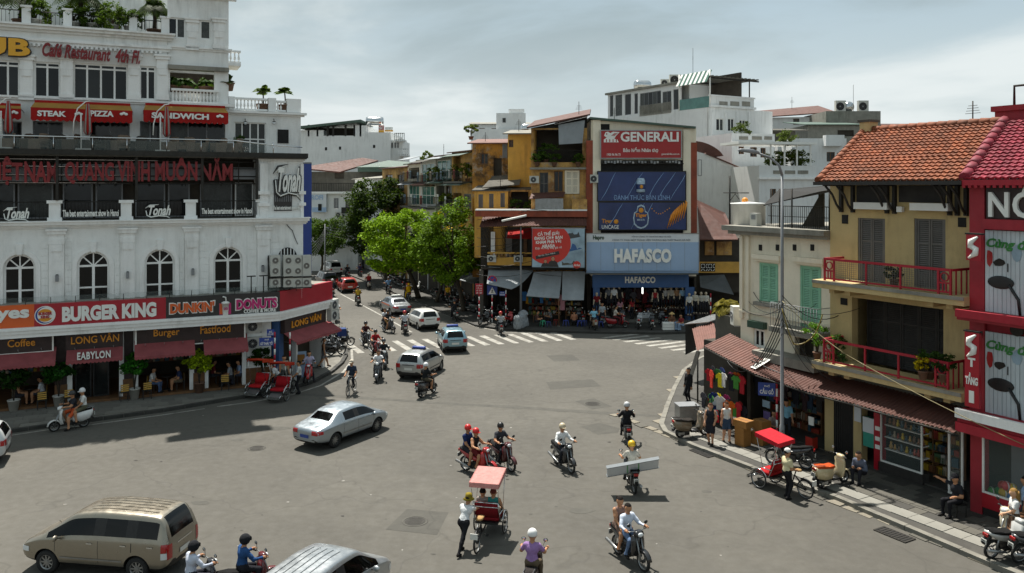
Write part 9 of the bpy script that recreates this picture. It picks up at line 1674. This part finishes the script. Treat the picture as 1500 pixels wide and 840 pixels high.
for i,(px,py) in enumerate(((790,474),(812,472),(838,472),(850,472))):
 t=thing('tea_table','low wooden table with bottles at the tea stall, %s' % ('first','second','third','fourth')[i],'table',gp(px,py,PK)+Vector((0,.6,0)),0,'tea stall tables');MB().box(-.5,.5,-.3,.3,.52,.56,'wood').go('tabletop',t)
 for sx in (-.45,.45):
  for sy in (-.25,.25): MB().box(sx-.02,sx+.02,sy-.02,sy+.02,0,.52,'wood').go('leg',t)
 for k in range(5): b=thing('bottle','small bottle on %s tea stall table, %s from left' % (ORD[i],ORD[k]),'bottle',t.location+Vector((-.4+k*.2,random.uniform(-.15,.15),.56)),0,'bottles on the tea stall tables');MB().lathe([(0,0),(.04,0),(.04,.16),(.015,.2),(.015,.25),(0,.25)],'plastic#'+random.choice(('c9c9c4','3a6a3a','8a4a1c','c23a2a')),8).go('glass_body',b);MB().cyl((0,0,.26),.018,.02,'letters',n=8).go('cap',b)
for i in range(12): garment('garment hung under the tarpaulins of the tea stall, %s from left' % ORD[i],Y.w(Y.u_(768+i*4.2,.2),.2+.4*(i % 2),PZ+2.4-random.uniform(0,.5)),Y.a+random.uniform(-.5,.5),('3a6a9c','b8801c','2c5a5a','a83a2a','2a2a2e','6a4a3a')[i % 6],.5,.75,'garments hung at the tea stall')
garment('pink garment hung between the two tarpaulins',Y.w(Y.u_(824,-1.6),-1.6,PZ+2.3),Y.a,'a87880',.6,1.2)
t=thing('stall_pole','thin bamboo pole propping the large tarpaulin','pole',Y.w(Y.u_(818.5,-2.7),-2.7,PZ),0);MB().tube([(0,0,0),(0,0,Y.z_(819,437,-2.7)-PZ)],.035,'wood',7).go('pole_shaft',t)
MB().cyl((0,0,.03),.09,.06,'concrete',n=10).go('foot',t)
for i in range(16): garment('garment on rail inside the clothes shop, %s from left' % ORD[i],C.w(C.u_(878+i*8.3,2.2),2.2,PZ+2.1+.3*(i % 2)),random.uniform(-.4,.4),('5a1c20','2a2a30','4a4a50','3a2a2c')[i % 4],.6,.9,'garments on rails in the clothes shop')
for lab,px,py,w,m in (('white crates stacked on pavement before the clothes shop',979,483,.9,'letters'),('pale blue crate before the clothes shop',992,483,.5,'panelblue'),('white counter box deep in the clothes shop',946,468,1.2,'boardwhite')):
 t=thing('crate',lab,'crate',gp(px,py,PK),0);MB().box(-w/2,w/2,-.2,.2,0,.18,m).go('lower_tier',t);MB().box(-w/2,w/2,-.2,.2,.2,.38,m).go('middle_tier',t);MB().box(-w/2,w/2,-.2,.2,.40,.55,m).go('upper_tier',t)
t=thing('advert_board','blue pavement advert board at left street corner shop','board',gp(441,552,PK),R(20));MB().slabq([(-.3,-.15,0),(.3,-.15,0),(.3,.1,1.4),(-.3,.1,1.4)],.03,'panelblue').go('panel',t);MB().slabq([(-.2,-.12,.7),(.2,-.12,.7),(.2,.0,1.25),(-.2,.0,1.25)],.012,'carton').go('picture',t)
def cable(lab,pts,r_,m,sag=.3):
 t=thing('cable',lab,'cable',pts[0],0);P=[]
 for a,b in zip(pts,pts[1:]):
  a,b=Vector(a),Vector(b)
  for k in range(9): s=k/8;P.append(a.lerp(b,s)-Vector((0,0,sag*4*s*(1-s)))-Vector(pts[0]))
 MB().tube(P,r_,m,5).go('strand',t)
q=lambda x,y,d: RF.w(RF.u_(x,d),d,RF.z_(x,y,d));P0=Vector((10.72,32.5,5.0))
cable('yellowish white rope slung from lamp post to red shop',[P0+Vector((0,0,1.3)),q(1240,520,-2.0),q(1500,652,-1.6)],.014,'paint#8a7e58',.1)
for k in range(5): cable('black cable from lamp post to the awning, strand %s' % ('one','two','three','four','five')[k],[P0+Vector((0,0,.3*k)),q(1120-k*6,530+k*3,-1.4),q(1070-k*4,500+k*2,.2)],.02,'black',.15+.08*k)
for k in range(3): cable('black cable along the red awning, strand %s' % ('one','two','three')[k],[q(1100,528+k*3,-1.2),q(1180,560+k*2,-1.1),q(1290,590+k*3,-1.0),q(1400,622,-.9)],.022,'black',.05)
cable('looped yellow cable hanging beside the lamp post',[P0+Vector((0,0,1.0)),P0+Vector((.35,-.3,-.35)),P0+Vector((1.0,-.6,.0)),P0+Vector((1.3,-.8,.9))],.025,'paint#7a6a2a',.12)
cable('thin line from lamp post over the cream house',[P0+Vector((0,0,1.1)),q(1196,445,-.1)],.01,'black',.3)
for k in range(4): cable('thin black line over the far street, %s' % ('lowest','second','third','highest')[k],[gp(476,412)+Vector((0,0,5.4+k*.3)),Vector((-9,86,5.2+k*.35)),Vector((-2.5,68,4.9+k*.3)),gp(763,474)+Vector((0,0,5.5+k*.4))],.018,'black',.5)
cable('black cable on wall under script wall sign',[FL.w(FL.u_(415),-.06,L.z_(415,322)),FL.w(FL.u_(428),-.06,L.z_(428,338)),FL.w(FL.u_(436),-.06,L.z_(436,358))],.02,'black',.05)
def stock(lab,fr,u,d,z0,w,rows,cols,ramp_,dep=.35):
 t=thing('stock_shelf',lab,'shelf',fr.w(u,d,z0),fr.a);mb=MB();h_=.42
 for k in range(rows+1): mb.box(-w/2,w/2,0,dep,k*h_,k*h_+.03,'wood')
 mb.box(-w/2-.04,-w/2,0,dep,0,rows*h_+.03,'wood');mb.box(w/2,w/2+.04,0,dep,0,rows*h_+.03,'wood');mb.go('rack',t);mb=MB()
 for k in range(rows):
  x=-w/2+.03
  while x < w/2-.12:
   b=random.uniform(.08,.26);g_=random.uniform(.14,.34);mb.box(x,min(x+b,w/2-.02),.02,dep-.05,k*h_+.03,k*h_+.03+g_,'plastic#'+random.choice(ramp_));x +=b+random.uniform(.01,.05)
 mb.go('goods',t,kind='stuff')
C1=('8a5a3a','a89a84','3a5a6a','9c3a2a','b8962a','6a4a34','b8b4aa','4a6a4a');C2=('8c2426','2a3a5a','a8a49a','5a4a44','7a6a8a','b0702a')
for i,x in enumerate((1112,1133,1158,1184)): stock('goods shelf deep in the dark right-hand shops, %s from left' % ORD[i],RF,RF.u_(x,1.4),1.4,PZ+.06,1.3,5,0,C1)
for i,x in enumerate((1368,1386)): stock('goods shelf behind the seated guard, %s' % ('left','right')[i],RF,RF.u_(x,1.2),1.2,PZ+.06,1.0,5,0,C1)
for i,x in enumerate((880,905,930,955,980,1004)): stock('folded clothes shelf at back of the clothes shop, %s from left' % ORD[i],C,C.u_(x,4),4,PZ+.15,1.2,6,0,C2)
for i,x in enumerate((785,810,840)): stock('cluttered shelf at back of the tea stall, %s from left' % ORD[i],Y,Y.u_(x,2.8),2.8,PZ,1.3,5,0,C1)
for i,x in enumerate((10,60,240,330)): stock('bar shelf on back wall of the cafe, %s from left' % ORD[i],FL,FL.u_(x,4.1),4.1,PZ+.9,2.0,4,0,C1)
for i,(x,d) in enumerate(((30,1.5),(75,1.6),(225,1.6),(255,1.5),(320,1.6),(345,1.5))):
 t=thing('added_lamp','small warm pendant lamp in the cafe front, %s from left' % ORD[i],'lamp',FL.w(FL.u_(x,d),d,2.75),0,'cafe pendant lamps');mb=MB();mb.lathe([(.03,.14),(.12,.0),(.11,.0),(.02,.12)],'iron',10);mb.tube([(0,0,.12),(0,0,.85)],.006,'iron',4);mb.go('shade',t);SPEC.setdefault('bulb',dict(SPEC['tubelit'],c='ffc070',e=3.));MB().sph((0,0,.02),.05,'bulb',8,6).go('bulb',t)  # glowing lamps added to brighten the dark cafe interior
for i in range(9):
 a=P0+Vector((0,0,random.uniform(-.6,1.6)));k=i % 3
 cable('black wire fanning out from the lamp post, %s from below' % ORD[i],[a,(q(1205+i*9,470-i*3,.1),q(1082+i*3,455-i*4,.3),q(1180+i*6,545+i*2,-.9))[k]],.012+.004*(i % 2),'black',random.uniform(.15,.6))
for i in range(7): cable('black cable slung across the ochre and clothes shop fronts, %s' % ORD[i],[Y.w(Y.u_(700),-.9+.1*i,Y.z_(700,400-i*13)),Y.w(Y.u_(780),-1.2,Y.z_(780,396-i*15)),Y.w(Y.u_(862),-.6,Y.z_(862,399-i*16))],.018,'black',random.uniform(.1,.35))
for i in range(6): cable('black wire between the left corner and far street poles, %s' % ORD[i],[FL.w(uE,.3,6.2+i*.25),gp(476,412)+Vector((0,0,5.2+.2*i))],.014,'black',.5)
